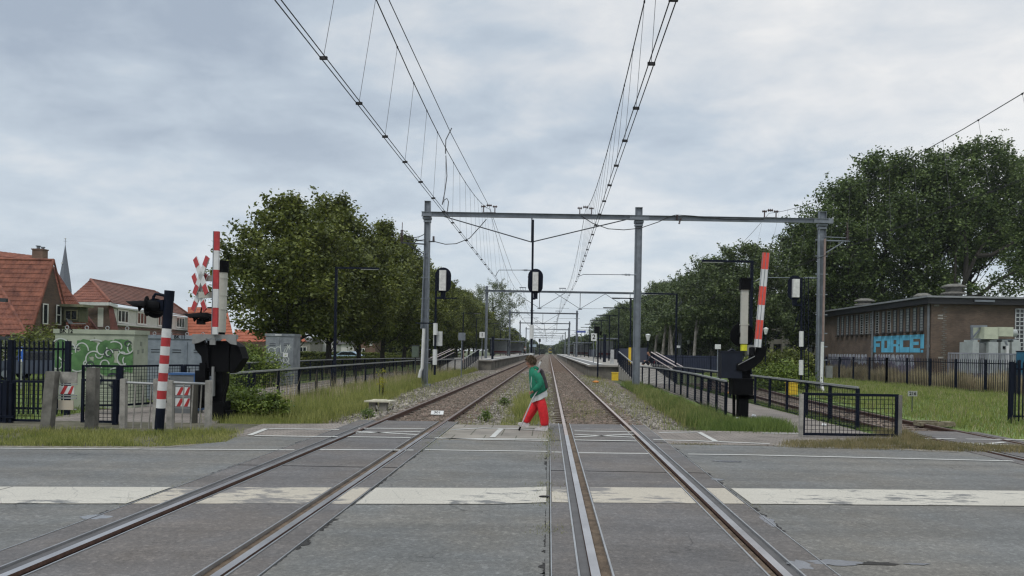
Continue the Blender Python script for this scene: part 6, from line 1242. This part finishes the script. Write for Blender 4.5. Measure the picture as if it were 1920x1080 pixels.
for pts in (([1795, 640], [1797, 560], [1790, 520], [1793, 470], [1805, 420]), ([1797, 560], [1812, 520], [1830, 480], [1850, 450], [1885, 420]), ([1810, 525], [1812, 480], [1808, 440], [1815, 400]), ([1800, 560], [1835, 555], [1865, 530], [1905, 508]), ([1830, 480], [1860, 478], [1900, 455])): b.tube([P(u, v, dt) for u, v in pts], [.28, .22, .16, .1, .05][:len(pts)], 7)
b.build('limbs', bark, t, smooth='auto')
C = [tuple(P(u+random.gauss(0, 9), v+random.gauss(0, 8), dt+random.gauss(0, 1))) for u, v in ((1885, 420), (1905, 508), (1900, 455), (1815, 400), (1805, 420), (1870, 525), (1880, 560), (1900, 545), (1850, 560), (1765, 540), (1775, 520), (1890, 480), (1840, 445), (1825, 548)) for _ in range(7)]
V, Fq = leaves_np(C, 45, .42, .15, .62, 0, 77); npmesh('foliage', V, Fq, poplarm, t)
# hedges and shrubs
def shrub(c, rx, ry, h, lm, label, seed, n=60, nper=60, leaf=.07, sig=.18, group=None, name='shrub', cat='shrub'):
    g = random.Random(seed); t = thing(name, label, cat, tuple(c), group); b = MB(); C = []
    for k in range(n):
        a = g.uniform(0, 6.28); q = g.random()**.5; z = h*(g.random()**.8)*(1-.5*q*q); p = (c[0]+rx*q*math.cos(a), c[1]+ry*q*math.sin(a), c[2]+z+.05); C.append(p)
        if k % 4 == 0: b.tube([(c[0]+rx*q*.4*math.cos(a), c[1]+ry*q*.4*math.sin(a), c[2]), p], [.018, .006], 4)
    b.build('stem', bark, t); V, Fq = leaves_np(C, nper, sig, leaf, .5, 0, seed); npmesh('foliage', V, Fq, lm, t); return t
g0 = P(462, 770, 19.2); shrub((g0.x, 19.2, -.12), .55, .45, .85, shrubm, 'bright green fern-like bush beside the left barrier machine', 61, 50, 50, .05, .12)
g0 = P(508, 775, 19.5); shrub((g0.x, 19.5, -.12), .35, .3, .62, shrubm, 'smaller green bush to the right of the fern-like bush', 62, 36, 55, .05, .1)
g0 = P(436, 740, 19.9); shrub((g0.x, 19.9, -.12), .35, .3, 1.5, shrubm, 'thin leafy sapling growing behind the left barrier machine', 65, 24, 40, .05, .12)
g0 = P(468, 690, 34); shrub((g0.x, 34.5, -.2), 1.3, .8, 1.9, shrubm, 'green bush left of the tagged grey cabinet', 63, 110, 60, .07, .2)
g0 = P(1385, 690, 40); shrub((g0.x+2.3, 40, -.2), 1.5, 1.2, 1.5, shrubm, 'dark bush beyond the side track right of the boom', 64, 110, 60, .08, .22)
g0 = P(1495, 650, 62); shrub((g0.x, 66, -.2), 3.2, 2, 2.3, lindenm, 'light green shrub behind the right-hand signal post', 66, 150, 60, .13, .35); g0 = P(1555, 660, 66); shrub((g0.x, 76, -.2), 3, 2, 2.2, lindenm, 'green shrub behind the right portal mast', 67, 120, 60, .13, .35)
for k, (px, d, w_, h) in enumerate(((120, 45, 4.5, 2.6), (60, 52, 4, 3.0), (210, 46, 3, 2.2))): q = P(px, 660, d); shrub((q.x, d, -.2), w_, 1.2, h, lindenm, ['garden bush between the palisade fence and the green cabinet', 'dark garden bush behind the parking sign', 'garden bush behind the green cabinet'][k], 70+k, 130, 60, .1, .3)
def hedge(x0, y0, x1, y1, z0, h, th, lm, label, seed, n=9000, leaf=.07):
    g = np.random.default_rng(seed); t = g.uniform(0, 1, n); C = np.stack([x0+(x1-x0)*t+g.uniform(-th, th, n), y0+(y1-y0)*t+g.uniform(-th, th, n), z0+h*g.uniform(0, 1, n)**.6], 1)
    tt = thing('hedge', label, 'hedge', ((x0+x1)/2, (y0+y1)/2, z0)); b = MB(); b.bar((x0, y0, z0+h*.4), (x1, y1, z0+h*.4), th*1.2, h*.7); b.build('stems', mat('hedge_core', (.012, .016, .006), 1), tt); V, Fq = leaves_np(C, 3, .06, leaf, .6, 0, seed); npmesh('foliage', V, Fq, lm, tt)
hedge(-16.8, 42, -16.8, 130, -.2, 1.15, .45, lindenm, 'long low clipped hedge behind the linden trunks', 81, 14000, .1)
hedge(-40, 96, -18, 104, -.2, 1.3, .5, lindenm, 'low hedge in front of the white houses', 82, 9000, .12)
hedge(-34, 150, -19, 155, -.2, 7.5, 2.5, lindenm, 'tall dark hedge closing the view behind the left tree row', 83, 12000, .3)
hedge(23, 150, 60, 140, -.2, 8, 3, greym, 'tall dark foliage closing the view behind the right poplars', 84, 12000, .3)
hedge(-60, 900, 70, 905, -.2, 9, 4, greym, 'farthest low tree line along the horizon', 86, 5000, .9)
hedge(-14, 330, -4.5, 700, -.2, 6, 2, greym, 'far bushes lining the left side of the tracks', 87, 9000, .5)
hedge(7, 330, 6.0, 700, -.2, 6, 2, greym, 'far bushes lining the right side of the tracks', 88, 9000, .5)
hedge(10, 270, 26, 180, -.2, 7, 3, greym, 'dark foliage strip behind the far right platform', 85, 10000, .3)
# blue-black solid fence under the right trees
t = thing('panel_fence', 'long dark blue panel fence under the right poplars', 'fence', (12, 74, -.2)); b = MB()
for (xa, ya), (xb, yb2) in zip(((9.5, 75), (13, 74.5)), ((13, 74.5), (24, 74))): b.bar((xa, ya, .7), (xb, yb2, .7), .06, 1.7)
b.bar((10.0, 190, 1.5), (9.7, 76, 1.4), .06, 1.7); b.build('panels', mat('fence_navy', (.012, .018, .045), .6), t)
# grass blades
def blades(name, polys, m, hmin, hmax, wd, lean=.35, seed=0):
    g = np.random.default_rng(seed); Vs = []
    for poly, n, z, hm in polys:
        pl = np.array(poly); x0, y0 = pl.min(0); x1, y1 = pl.max(0); X = np.empty(0); Y = np.empty(0)
        while len(X) < n:
            x = g.uniform(x0, x1, n*2); y = g.uniform(y0, y1, n*2); ins = np.zeros(len(x), bool); j = len(pl)-1
            for i in range(len(pl)):
                c = ((pl[i, 1] > y) != (pl[j, 1] > y)) & (x < (pl[j, 0]-pl[i, 0])*(y-pl[i, 1])/(pl[j, 1]-pl[i, 1]+1e-9)+pl[i, 0]); ins ^= c; j = i
            cl = np.sin(x*2.1+seed)*np.sin(y*1.7+seed*3)+.6*np.sin(x*5.3+y*3.1)+g.normal(0, .5, len(x)); ins &= cl > -.9
            X = np.concatenate([X, x[ins]]); Y = np.concatenate([Y, y[ins]])
        X, Y = X[:n]+g.normal(0, .09, n), Y[:n]+g.normal(0, .3 if z < -.1 else .05, n); h = g.uniform(hmin, hmax, n)*hm*(.75+.35*np.sin(X*1.9+1)*np.sin(Y*1.3)+.1); a = g.uniform(0, 6.28, n); l = g.uniform(0, lean, n)*h; la = g.uniform(0, 6.28, n); w_ = wd*g.uniform(.6, 1.3, n)
        dx, dy = np.cos(a)*w_/2, np.sin(a)*w_/2; Z = np.full(n, z)
        b0 = np.stack([X-dx, Y-dy, Z], 1); b1 = np.stack([X+dx, Y+dy, Z], 1); mx_ = X+np.cos(la)*l*.35; my = Y+np.sin(la)*l*.35
        m0 = np.stack([mx_-dx*.7, my-dy*.7, Z+h*.55], 1); m1 = np.stack([mx_+dx*.7, my+dy*.7, Z+h*.55], 1); tp = np.stack([X+np.cos(la)*l+dx*.12, Y+np.sin(la)*l+dy*.12, Z+h], 1); tp2 = np.stack([X+np.cos(la)*l-dx*.12, Y+np.sin(la)*l-dy*.12, Z+h], 1)
        V = np.stack([b0, b1, m1, m0, m0, m1, tp, tp2], 1).reshape(-1, 3); Vs.append(V)
    V = np.concatenate(Vs); ob = npmesh(name, V, np.arange(len(V)).reshape(-1, 4), m); ob['kind'] = 'stuff'; return ob
gA = leafmat('grass_green', (.20, .245, .05), (.34, .34, .12), .4, .4, .9); gB = leafmat('grass_mixed', (.18, .21, .055), (.31, .30, .12), .4, .4, 1.2); gL = leafmat('lawn_green', (.145, .205, .038), (.25, .285, .08), .35, .35, .5); gD = leafmat('dry_grass', (.30, .25, .14), (.46, .40, .25), .4, .3, 1); gDk = leafmat('lush_grass', (.085, .15, .03), (.17, .23, .06), .4, .4, .9)
blades('roadside_grass', [([(-9.0, 12.62), (-6.5, 12.88), (-5.8, 13.8), (-6.1, 15.3), (-7.2, 15.5), (-9.5, 15.0), (-16, 14.6), (-16, 12.0)], 30000, -.04, 1)], gA, .04, .17, .010, .6, 1)
blades('meadow_grass', [([(-8.6, 19.6), (-6.2, 17.9), (-5.5, 18.0), (-5.6, 24), (-6.4, 36), (-6.6, 52), (-6.6, 72), (-8.6, 58), (-8.9, 40), (-8.7, 24)], 60000, -.2, 1), ([(-8.2, 18.6), (-6.4, 17.3), (-5.9, 17.6), (-6.6, 19)], 3500, -.12, .45)], gA, .14, .52, .011, .45, 2)
blades('dry_grass_stalks', [([(-8.9, 19.6), (-7.0, 19), (-6.8, 36), (-6.9, 60), (-8.7, 60), (-9.0, 40)], 1600, -.15, 1)], gD, .6, 1.05, .012, .35, 3)
blades('centre_grass', [([(-.75, 20), (-.2, 19.2), (-.15, 24), (-.4, 30), (-.9, 30), (-1.0, 23)], 3600, -.15, 1.05), ([(-1.2, 18.6), (-.4, 17.9), (.0, 18.2), (.0, 32), (-1.3, 33)], 3600, -.15, .45), ([(-2.1, 17.6), (.1, 17.7), (.1, 18.2), (-2.1, 18.2)], 900, -.15, .35), ([(2.0, 22), (2.3, 22), (2.4, 50), (2.1, 50)], 900, -.17, .4), ([(.6, 20.5), (1.6, 20.5), (1.6, 27), (.7, 30)], 1800, -.16, .35)], gA, .10, .48, .010, .45, 4)
blades('trackside_grass', [([(2.6, 17.3), (5.3, 17.2), (5.4, 18.2), (3.6, 19.5), (3.7, 25), (4.3, 44), (5.1, 45), (4.95, 25), (5.0, 20), (3.6, 17.9)], 26000, -.15, .9), ([(4.4, 17.3), (5.6, 17.3), (5.9, 18.6), (5.9, 20.5), (4.2, 21.5), (3.6, 19.5)], 16000, -.12, .8), ([(7.4, 18), (8.0, 18), (8.0, 44), (7.5, 44)], 6000, -.12, .5)], gDk, .10, .42, .011, .5, 5)
blades('trackside_grass', [([(3.5, 19), (4.7, 18.6), (4.9, 40), (4.5, 46), (3.7, 30)], 8000, -.15, .9)], gB, .15, .5, .011, .5, 15)
blades('dry_verge_grass', [([(4.4, 14.35), (9.2, 14.1), (9.4, 15.1), (7.4, 15.9), (4.9, 15.5)], 12000, -.02, .7), ([(7.4, 15.9), (7.9, 15.7), (8.1, 17.6), (7.5, 17.6)], 2200, -.06, 1.3), ([(2.32, 14.5), (3.2, 14.45), (3.2, 14.62), (2.32, 14.62)], 400, -.02, .3)], leafmat('verge_grass', (.15, .15, .06), (.30, .25, .13), .4, .3, 3), .05, .2, .009, .6, 6)
blades('lawn_grass', [([(10.4, 16.2), (24, 17.5), (24, 40), (23, 70), (14, 70), (12.3, 40), (10.6, 24)], 70000, -.1, 1)], gL, .06, .26, .02, .6, 7)
blades('lawn_weeds', [([(10.4, 16.2), (24, 17.5), (24, 40), (23, 70), (14, 70), (12.3, 40), (10.6, 24)], 9000, -.1, 1)], gD, .1, .34, .014, .7, 27)
blades('trackside_weeds', [([(-2.2, 18), (.2, 18), (.2, 60), (-2.2, 60)], 2600, -.15, 1), ([(-6.6, 18), (-4.3, 18.2), (-4.6, 60), (-6.6, 60)], 2600, -.18, 1), ([(2.1, 18), (3.8, 18), (3.8, 60), (2.2, 60)], 2600, -.17, 1)], gA, .05, .28, .012, .9, 28)
blades('lawn_grass', [([(-22, 17.3), (-11.5, 17.3), (-11.8, 26), (-13, 34), (-30, 34)], 30000, -.14, 1), ([(-12.6, 27), (-9.4, 24), (-9, 58), (-12, 58)][:0] or [(-30, 34), (-13.2, 34), (-13.2, 60), (-30, 60)], 20000, -.14, 1)], gL, .05, .18, .016, .5, 8)
blades('tall_dry_grass', [([(23.4, 40), (26.2, 40), (26.5, 53), (26.6, 74), (23.1, 74)], 26000, -.2, 1), ([(24, 38), (44, 38), (44, 49), (24, 47)], 30000, -.2, .9)], gD, .5, 1.25, .03, .3, 9)
blades('joint_weeds', [([(-.05, 8.5), (.05, 8.5), (.05, 10), (-.05, 10)], 420, -.02, .6), ([(-.0, 12.2), (.08, 12.2), (.08, 17.5), (0, 17.5)], 900, -.02, .9), ([(-2.25, 12.8), (-2.05, 12.8), (-2.05, 16.8), (-2.25, 16.8)], 700, -.02, .5), ([(2.25, 8.6), (2.4, 8.6), (2.4, 10), (2.25, 10)], 200, -.02, .3), ([(-4.52, 8.2), (-4.42, 8.2), (-4.42, 10), (-4.52, 10)], 260, -.02, .3), ([(.0, 7.2), (.06, 7.2), (.06, 7.6), (.0, 7.6)], 150, -.02, .6)], gB, .02, .10, .006, .8, 10)
for k, (px, py, lab) in enumerate(((945, 760, 'small dark leafy weed in the ballast left of the grass tuft'), (910, 790, 'small weed clump at the edge of the pavement'), (690, 785, 'weed clump beside the cream cable box'), (715, 695, 'yellow-flowering weed standing before the left fence'))):
    g0 = G(px, py, -.15) if k < 3 else P(px, 725, 29); shrub((g0.x, g0.y, -.15), .13 if k < 3 else .2, .12, .22 if k < 3 else 1.1, gDk if k < 3 else leafmat('yellow_weed', (.25, .27, .02), (.45, .42, .03)), lab, 90+k, 14, 26, .03, .05, None, 'weed', 'weed')
# ---------------- people ----------------
def skin(name, nodes, edges, m, parent, sub=1, root=0):
    me = bpy.data.meshes.new('sk'); me.from_pydata([tuple(n[0]) for n in nodes], edges, []); ob = bpy.data.objects.new('sk', me); COL.objects.link(ob)
    md = ob.modifiers.new('s', 'SKIN'); md.use_smooth_shade = True; ob.modifiers.new('u', 'SUBSURF').levels = sub
    for i, n in enumerate(nodes):
        r = n[1]; me.skin_vertices[0].data[i].radius = (r, r) if not isinstance(r, tuple) else r; me.skin_vertices[0].data[i].use_root = (i == root)
    bpy.context.view_layer.update(); e = ob.evaluated_get(bpy.context.evaluated_depsgraph_get()); m2 = bpy.data.meshes.new_from_object(e); bpy.data.objects.remove(ob)
    b = MB(); b.add([v.co.copy() for v in m2.vertices], [tuple(p.vertices) for p in m2.polygons]); return b.build(name, m, parent, smooth=True)
skinm = mat('skin', (.26, .13, .085), .6, 0, .12, 20); hairm = mat('brown_hair', (.065, .042, .025), .85, 0, .4, 60, col2=(.15, .105, .06)); greenm = mat('green_fleece', (.008, .15, .085), .9, 0, .2, 14, .4, 30); redt = mat('red_trousers', (.52, .012, .018), .85, 0, .18, 10, .3, 14); shoe = mat('pale_shoe', (.45, .42, .42), .7, 0, .2, 20); packm = mat('dark_backpack', (.045, .035, .04), .8, 0, .35, 20); poleg = mat('pale_pole', (.42, .40, .40), .4, .2, .1, 10)
dP = 16.7; W = lambda px, py, o=0: P(px, py, dP+o)
t = thing('person', 'person in green jacket and red trousers walking left with a white stick and backpack', 'person', (W(1000, 805).x, dP, 0))
N = [(W(1013, 741), (.12, .15)), (W(1010, 722), (.11, .13)), (W(1006, 702), (.12, .16)), (W(1000.5, 691), .055), (W(996, 685), .05), (W(993.5, 680.5), (.075, .072)), (W(994.3, 676), (.078, .07)),
     (W(986.6, 682.3), .014), (W(988.6, 687), .022),   # nose, chin
     (W(1005, 699, -.17), .055), (W(1013, 719, -.22), .042), (W(1000, 734, -.2), .03), (W(996.5, 736.5, -.2), .032),
     (W(1005, 699, .17), .055), (W(1009, 719, .2), .042), (W(1000, 731, .16), .03), (W(996, 733, .15), .03),
     (W(1013, 748, -.09), .08), (W(1017, 772, -.1), .055), (W(1020.5, 797, -.1), .042), (W(1012, 803, -.1), .035),
     (W(1008, 748, .09), .08), (W(997, 768, .1), .055), (W(985, 790, .1), .042), (W(977, 797, .1), .035)]
E_ = [(0, 1), (1, 2), (2, 3), (3, 4), (4, 5), (5, 6), (5, 7), (4, 8), (2, 9), (9, 10), (10, 11), (11, 12), (2, 13), (13, 14), (14, 15), (15, 16), (0, 17), (17, 18), (18, 19), (19, 20), (0, 21), (21, 22), (22, 23), (23, 24)]
# fingers curling round the stick
hb = W(996.5, 736.5, -.2)
for k in range(4):
    i = len(N); o = Vector((-.012-.004*(k == 1), -.012, .022-.015*k)); N += [(hb+o+Vector((-.022, -.008, 0)), .010), (hb+o+Vector((-.030, -.034, -.003)), .009), (hb+o+Vector((-.006+.002*k, -.048, -.005)), .008)]; E_ += [(12, i), (i, i+1), (i+1, i+2)]
i = len(N); N += [(hb+Vector((.012, -.03, .03)), .011), (hb+Vector((-.012, -.052, .034)), .009)]; E_ += [(12, i), (i, i+1)]
body = skin('body', N, E_, skinm, t, 2)
b = MB()
for s_ in (-1, 1): b.lathe([(.001, -.008), (.008, 0), (.001, .008)], W(988.4, 679.6, s_*.032), 8)
b.build('eyes', black, t)
# hair: shaggy cap
rh = np.random.default_rng(5); hc = W(995.2, 676.8); C = []
for k in range(420):
    v = rh.normal(0, 1, 3); v /= np.linalg.norm(v)
    if v[0] < -.55 and v[2] < .25: continue
    if v[2] < -.55 or (v[2] < -.1 and v[0] < .05): continue
    C.append((hc.x+v[0]*.108, hc.y+v[1]*.10, hc.z+v[2]*.112))
V, Fq = leaves_np(C, 3, .008, .03, .35, .01, 3); hp = skin('hair_cap', [(W(996.3, 677.6), (.082, .078)), (W(996.0, 674.6), (.082, .078))], [(0, 1)], hairm, t, 2); npmesh('hair', V, Fq, hairm, t)
def loft(rings, n=20):
    b = MB(); vs = []; fs = []
    for i, (c, rx, ry, tl) in enumerate(rings):
        for k in range(n):
            a = 2*math.pi*k/n; vs.append(Vector(c)+Vector((rx*math.cos(a), ry*math.sin(a), tl*rx*math.cos(a)+.006*math.sin(5*a+i*2))))
        if i: fs += [((i-1)*n+k, (i-1)*n+(k+1) % n, i*n+(k+1) % n, i*n+k) for k in range(n)]
    b.add(vs, fs+[tuple(range(n))[::-1], tuple((len(rings)-1)*n+k for k in range(n))]); return b
jk = loft([(W(1010.5, 738.5), .175, .20, .55), (W(1010.5, 737.5), .19, .215, .5), (W(1010, 728), .185, .215, .4), (W(1008.5, 717), .18, .215, .2), (W(1006.5, 707), .17, .22, .0), (W(1004.5, 699), .15, .21, -.2), (W(1003, 694.5), .12, .15, -.3), (W(1001.5, 691.5), .085, .10, -.4), (W(1000.5, 689.5), .07, .085, -.4)])
for pts, rs in (([W(1004.5, 698, -.15), W(1006, 702, -.2), W(1011, 711, -.235), W(1014, 719, -.25), W(1008, 727, -.24), W(1001, 733, -.215)], [.07, .085, .08, .075, .068, .052]), ([W(1004.5, 698, .15), W(1008, 712, .22), W(1008, 722, .22), W(1001, 731, .17)], [.07, .08, .07, .05])): jk.tube(pts, rs, 14)
jk.tube([W(1000.5, 691, 0), W(1003, 689.5, -.07), W(1007, 691, -.09), W(1009, 693.5, 0), W(1007, 691, .09), W(1003, 689.5, .07), W(1000.5, 691, 0)], .04, 8)
jk.build('jacket', greenm, t, smooth=True)
loft([(W(1012.5, 748.5), .165, .185, .45), (W(1012, 745), .17, .19, .45), (W(1011, 738), .165, .188, .45)]).build('shirt_hem', white, t, smooth='auto')
skin('trousers', [(W(1013, 742), (.12, .15)), (W(1013, 747), (.125, .155)), (W(1015.5, 754, -.08), .115), (W(1018, 771, -.10), .115), (W(1020.5, 784, -.1), .105), (W(1021, 794, -.1), .095), (W(1021, 799, -.1), .085), (W(1009, 754, .08), .115), (W(998, 768, .10), .115), (W(991, 780, .1), .105), (W(986.5, 789, .1), .092), (W(985, 793, .1), .08)], [(0, 1), (1, 2), (2, 3), (3, 4), (4, 5), (5, 6), (1, 7), (7, 8), (8, 9), (9, 10), (10, 11)], redt, t, 2)
def shoe_mb(hx, hy, tx, ty, o):
    h, q = W(hx, hy, o), W(tx, ty, o); u = (q-h); L_ = u.length; u.normalize(); up = Vector((0, 0, 1)); up = (up-u*up.dot(u)).normalized(); b = MB()
    prof = [(-.02, -.0), (-.03, .07), (-.01, .115), (.07, .115), (L_*.5, .075), (L_*.8, .055), (L_*.98, .035), (L_*1.02, 0)]
    b.prism([h+u*a+up*c+Vector((0, -.045, 0)) for a, c in prof], (0, .09, 0)); return b
shoe_mb(1025, 807, 1003, 807, -.1).build('shoe', shoe, t, smooth='auto'); shoe_mb(988, 801, 970.5, 795.5, .1).build('shoe', shoe, t, smooth='auto')
b = MB(); b.prism([W(u, v, -.14) for u, v in ((1011.5, 692), (1015, 691), (1019.5, 696), (1024, 710), (1028.5, 726), (1025, 729.5), (1018, 727.5), (1014.5, 712))], (0, .28, 0)); bp = b.build('backpack', packm, t, smooth='auto')
md = bp.modifiers.new('bev', 'BEVEL'); md.width = .025; md.segments = 3
b = MB(); b.tube([W(1013, 691, -.17), W(1008.5, 699, -.25), W(1005, 710, -.24), (W(1007, 716, -.2))], .022, 6); b.build('strap', mat('strap_grey', (.16, .13, .14), .8), t)
b = MB(); b.tube([W(1000.5, 694, -.12), W(997, 706, -.16), W(995.5, 720, -.14), W(998, 735, -.1)], .008, 5); b.build('jacket_zip', white, t)
s_ = thing('walking_stick', 'white walking stick held slanting forward by the person in green', 'stick', (W(974, 805, -.22).x, dP-.22, 0)); b = MB(); b.tube([W(974, 804.5, -.24), W(1000, 745, -.24)], [.012, .016], 8); b.tube([W(1000, 745, -.24), W(1011, 727, -.24)], .013, 8); b.build('shaft', poleg, s_); b = MB(); b.tube([W(973, 807, -.24), W(976, 800, -.24)], .02, 8); b.build('tip', black, s_)
s_ = thing('folded_umbrella', 'white rolled umbrella sticking up behind the shoulder of the person in green', 'umbrella', (W(1010, 684, .1).x, dP+.1, W(1010, 684, .1).z)); b = MB(); b.tube([W(1008, 690, .1), W(1014, 678, .1)], [.028, .018], 8); b.build('canopy', white, s_); b = MB(); b.tube([W(1014, 678, .1), W(1015.3, 675.6, .1)], .008, 6); b.build('tip', black, s_)
# seated person on the ramp top
dS = 57.6; W = lambda px, py, o=0: P(px, py, dS+o); t = thing('person', 'person in dark clothes sitting hunched on the platform edge by the ramp', 'person', (W(1218, 686).x, dS, .76)); dk = mat('dark_navy_cloth', (.012, .015, .026), .9)
skin('body', [(W(1221, 682), .13), (W(1221, 672), .15), (W(1218, 667), .06), (W(1215, 662.5), .10), (W(1214.5, 660), .10), (W(1219, 669, -.2), .05), (W(1214, 677, -.25), .045), (W(1208, 678, -.2), .035), (W(1219, 669, .2), .05), (W(1214, 677, .25), .045), (W(1208, 678, .2), .035), (W(1208, 676.5, -.12), .075), (W(1203.5, 684.5, -.12), .05), (W(1210, 676.5, .15), .075), (W(1206, 684.5, .15), .05)],
     [(0, 1), (1, 2), (2, 3), (3, 4), (1, 5), (5, 6), (6, 7), (1, 8), (8, 9), (9, 10), (0, 11), (11, 12), (0, 13), (13, 14)], skinm, t, 2)
skin('jacket', [(W(1221.5, 681.5), (.18, .2)), (W(1221, 672), (.18, .2)), (W(1218.5, 667.5), .09), (W(1219, 669.5, -.2), .085), (W(1214, 677, -.25), .075), (W(1209, 678, -.2), .06), (W(1219, 669.5, .2), .085), (W(1214, 677, .25), .075)], [(0, 1), (1, 2), (1, 3), (3, 4), (4, 5), (1, 6), (6, 7)], dk, t, 2, root=1)
skin('trousers', [(W(1221, 684), .15), (W(1208, 677, -.12), .095), (W(1204, 683.5, -.12), .07), (W(1210, 677, .15), .095), (W(1206.5, 683.5, .15), .07)], [(0, 1), (1, 2), (0, 3), (3, 4)], dk, t, 2)
skin('hair', [(W(1215.6, 660.6), .112), (W(1215.2, 658.8), .10)], [(0, 1)], mat('dark_hair', (.05, .03, .02), .9), t, 2); b = MB(); b.box(W(1202, 686, -.12), (.28, .1, .08)); b.box(W(1204.5, 686, .15), (.28, .1, .08)); b.build('shoes', white, t)
s_ = thing('shoulder_bag', 'red bag with white strap hanging at the back of the seated person', 'bag', (W(1226, 684).x, dS, .8)); sk_ = skin('bag_body', [(W(1225, 679.5, -.2), (.14, .16)), (W(1227.5, 680.5, -.2), (.13, .15))], [(0, 1)], mat('red_bag', (.4, .02, .015), .6), s_, 2); b = MB(); b.tube([W(1221.5, 668, -.25), W(1225, 672, -.28), W(1225.5, 677, -.3)], .03, 6); b.tube([W(1229, 676, -.28), W(1231, 680, -.25), W(1229, 685, -.2)], .04, 6); b.build('strap', white, s_)
dS = 170; W = lambda px, py, o=0: P(px, py, dS+o); t = thing('person', 'tiny distant person in a white top on the left platform', 'person', (W(984, 663).x, dS, .76))
skin('body', [(W(984.5, 656), .16), (W(984.5, 652), .18), (W(984.5, 650), .07), (W(984.5, 648.8), .11), (W(982.7, 652, 0), .05), (W(982.4, 656.5), .04), (W(986.3, 652, 0), .05), (W(986.6, 656.5), .04), (W(983.9, 660), .08), (W(983.7, 664), .06), (W(985.2, 660), .08), (W(985.5, 664), .06)], [(0, 1), (1, 2), (2, 3), (1, 4), (4, 5), (1, 6), (6, 7), (0, 8), (8, 9), (0, 10), (10, 11)], skinm, t, 1)
skin('shirt', [(W(984.5, 656.5), .2), (W(984.5, 652), .22), (W(982.7, 652, 0), .08), (W(982.4, 655), .07), (W(986.3, 652, 0), .08), (W(986.6, 655), .07)], [(0, 1), (1, 2), (2, 3), (1, 4), (4, 5)], white, t, 1); skin('trousers', [(W(984.5, 657.5), .19), (W(983.8, 660), .11), (W(983.7, 663.5), .09), (W(985.3, 660), .11), (W(985.5, 663.5), .09)], [(0, 1), (1, 2), (0, 3), (3, 4)], dk, t, 1)

# faint summer haze towards the far platforms
hz = MB(); hz.box((0, 500, 24), (1700, 1140, 52)); ho = hz.build('haze', mat('haze', (1, 1, 1)), None); hm = bpy.data.materials.new('haze_air'); hm.use_nodes = True; hn = hm.node_tree.nodes; hn.clear(); vo_ = hn.new('ShaderNodeOutputMaterial'); pv = hn.new('ShaderNodeVolumePrincipled'); pv.inputs['Color'].default_value = (.86, .92, 1, 1); pv.inputs['Density'].default_value = .00018; pv.inputs['Anisotropy'].default_value = .2; hm.node_tree.links.new(pv.outputs[0], vo_.inputs['Volume'])
ho.data.materials.clear(); ho.data.materials.append(hm); ho['kind'] = 'stuff'
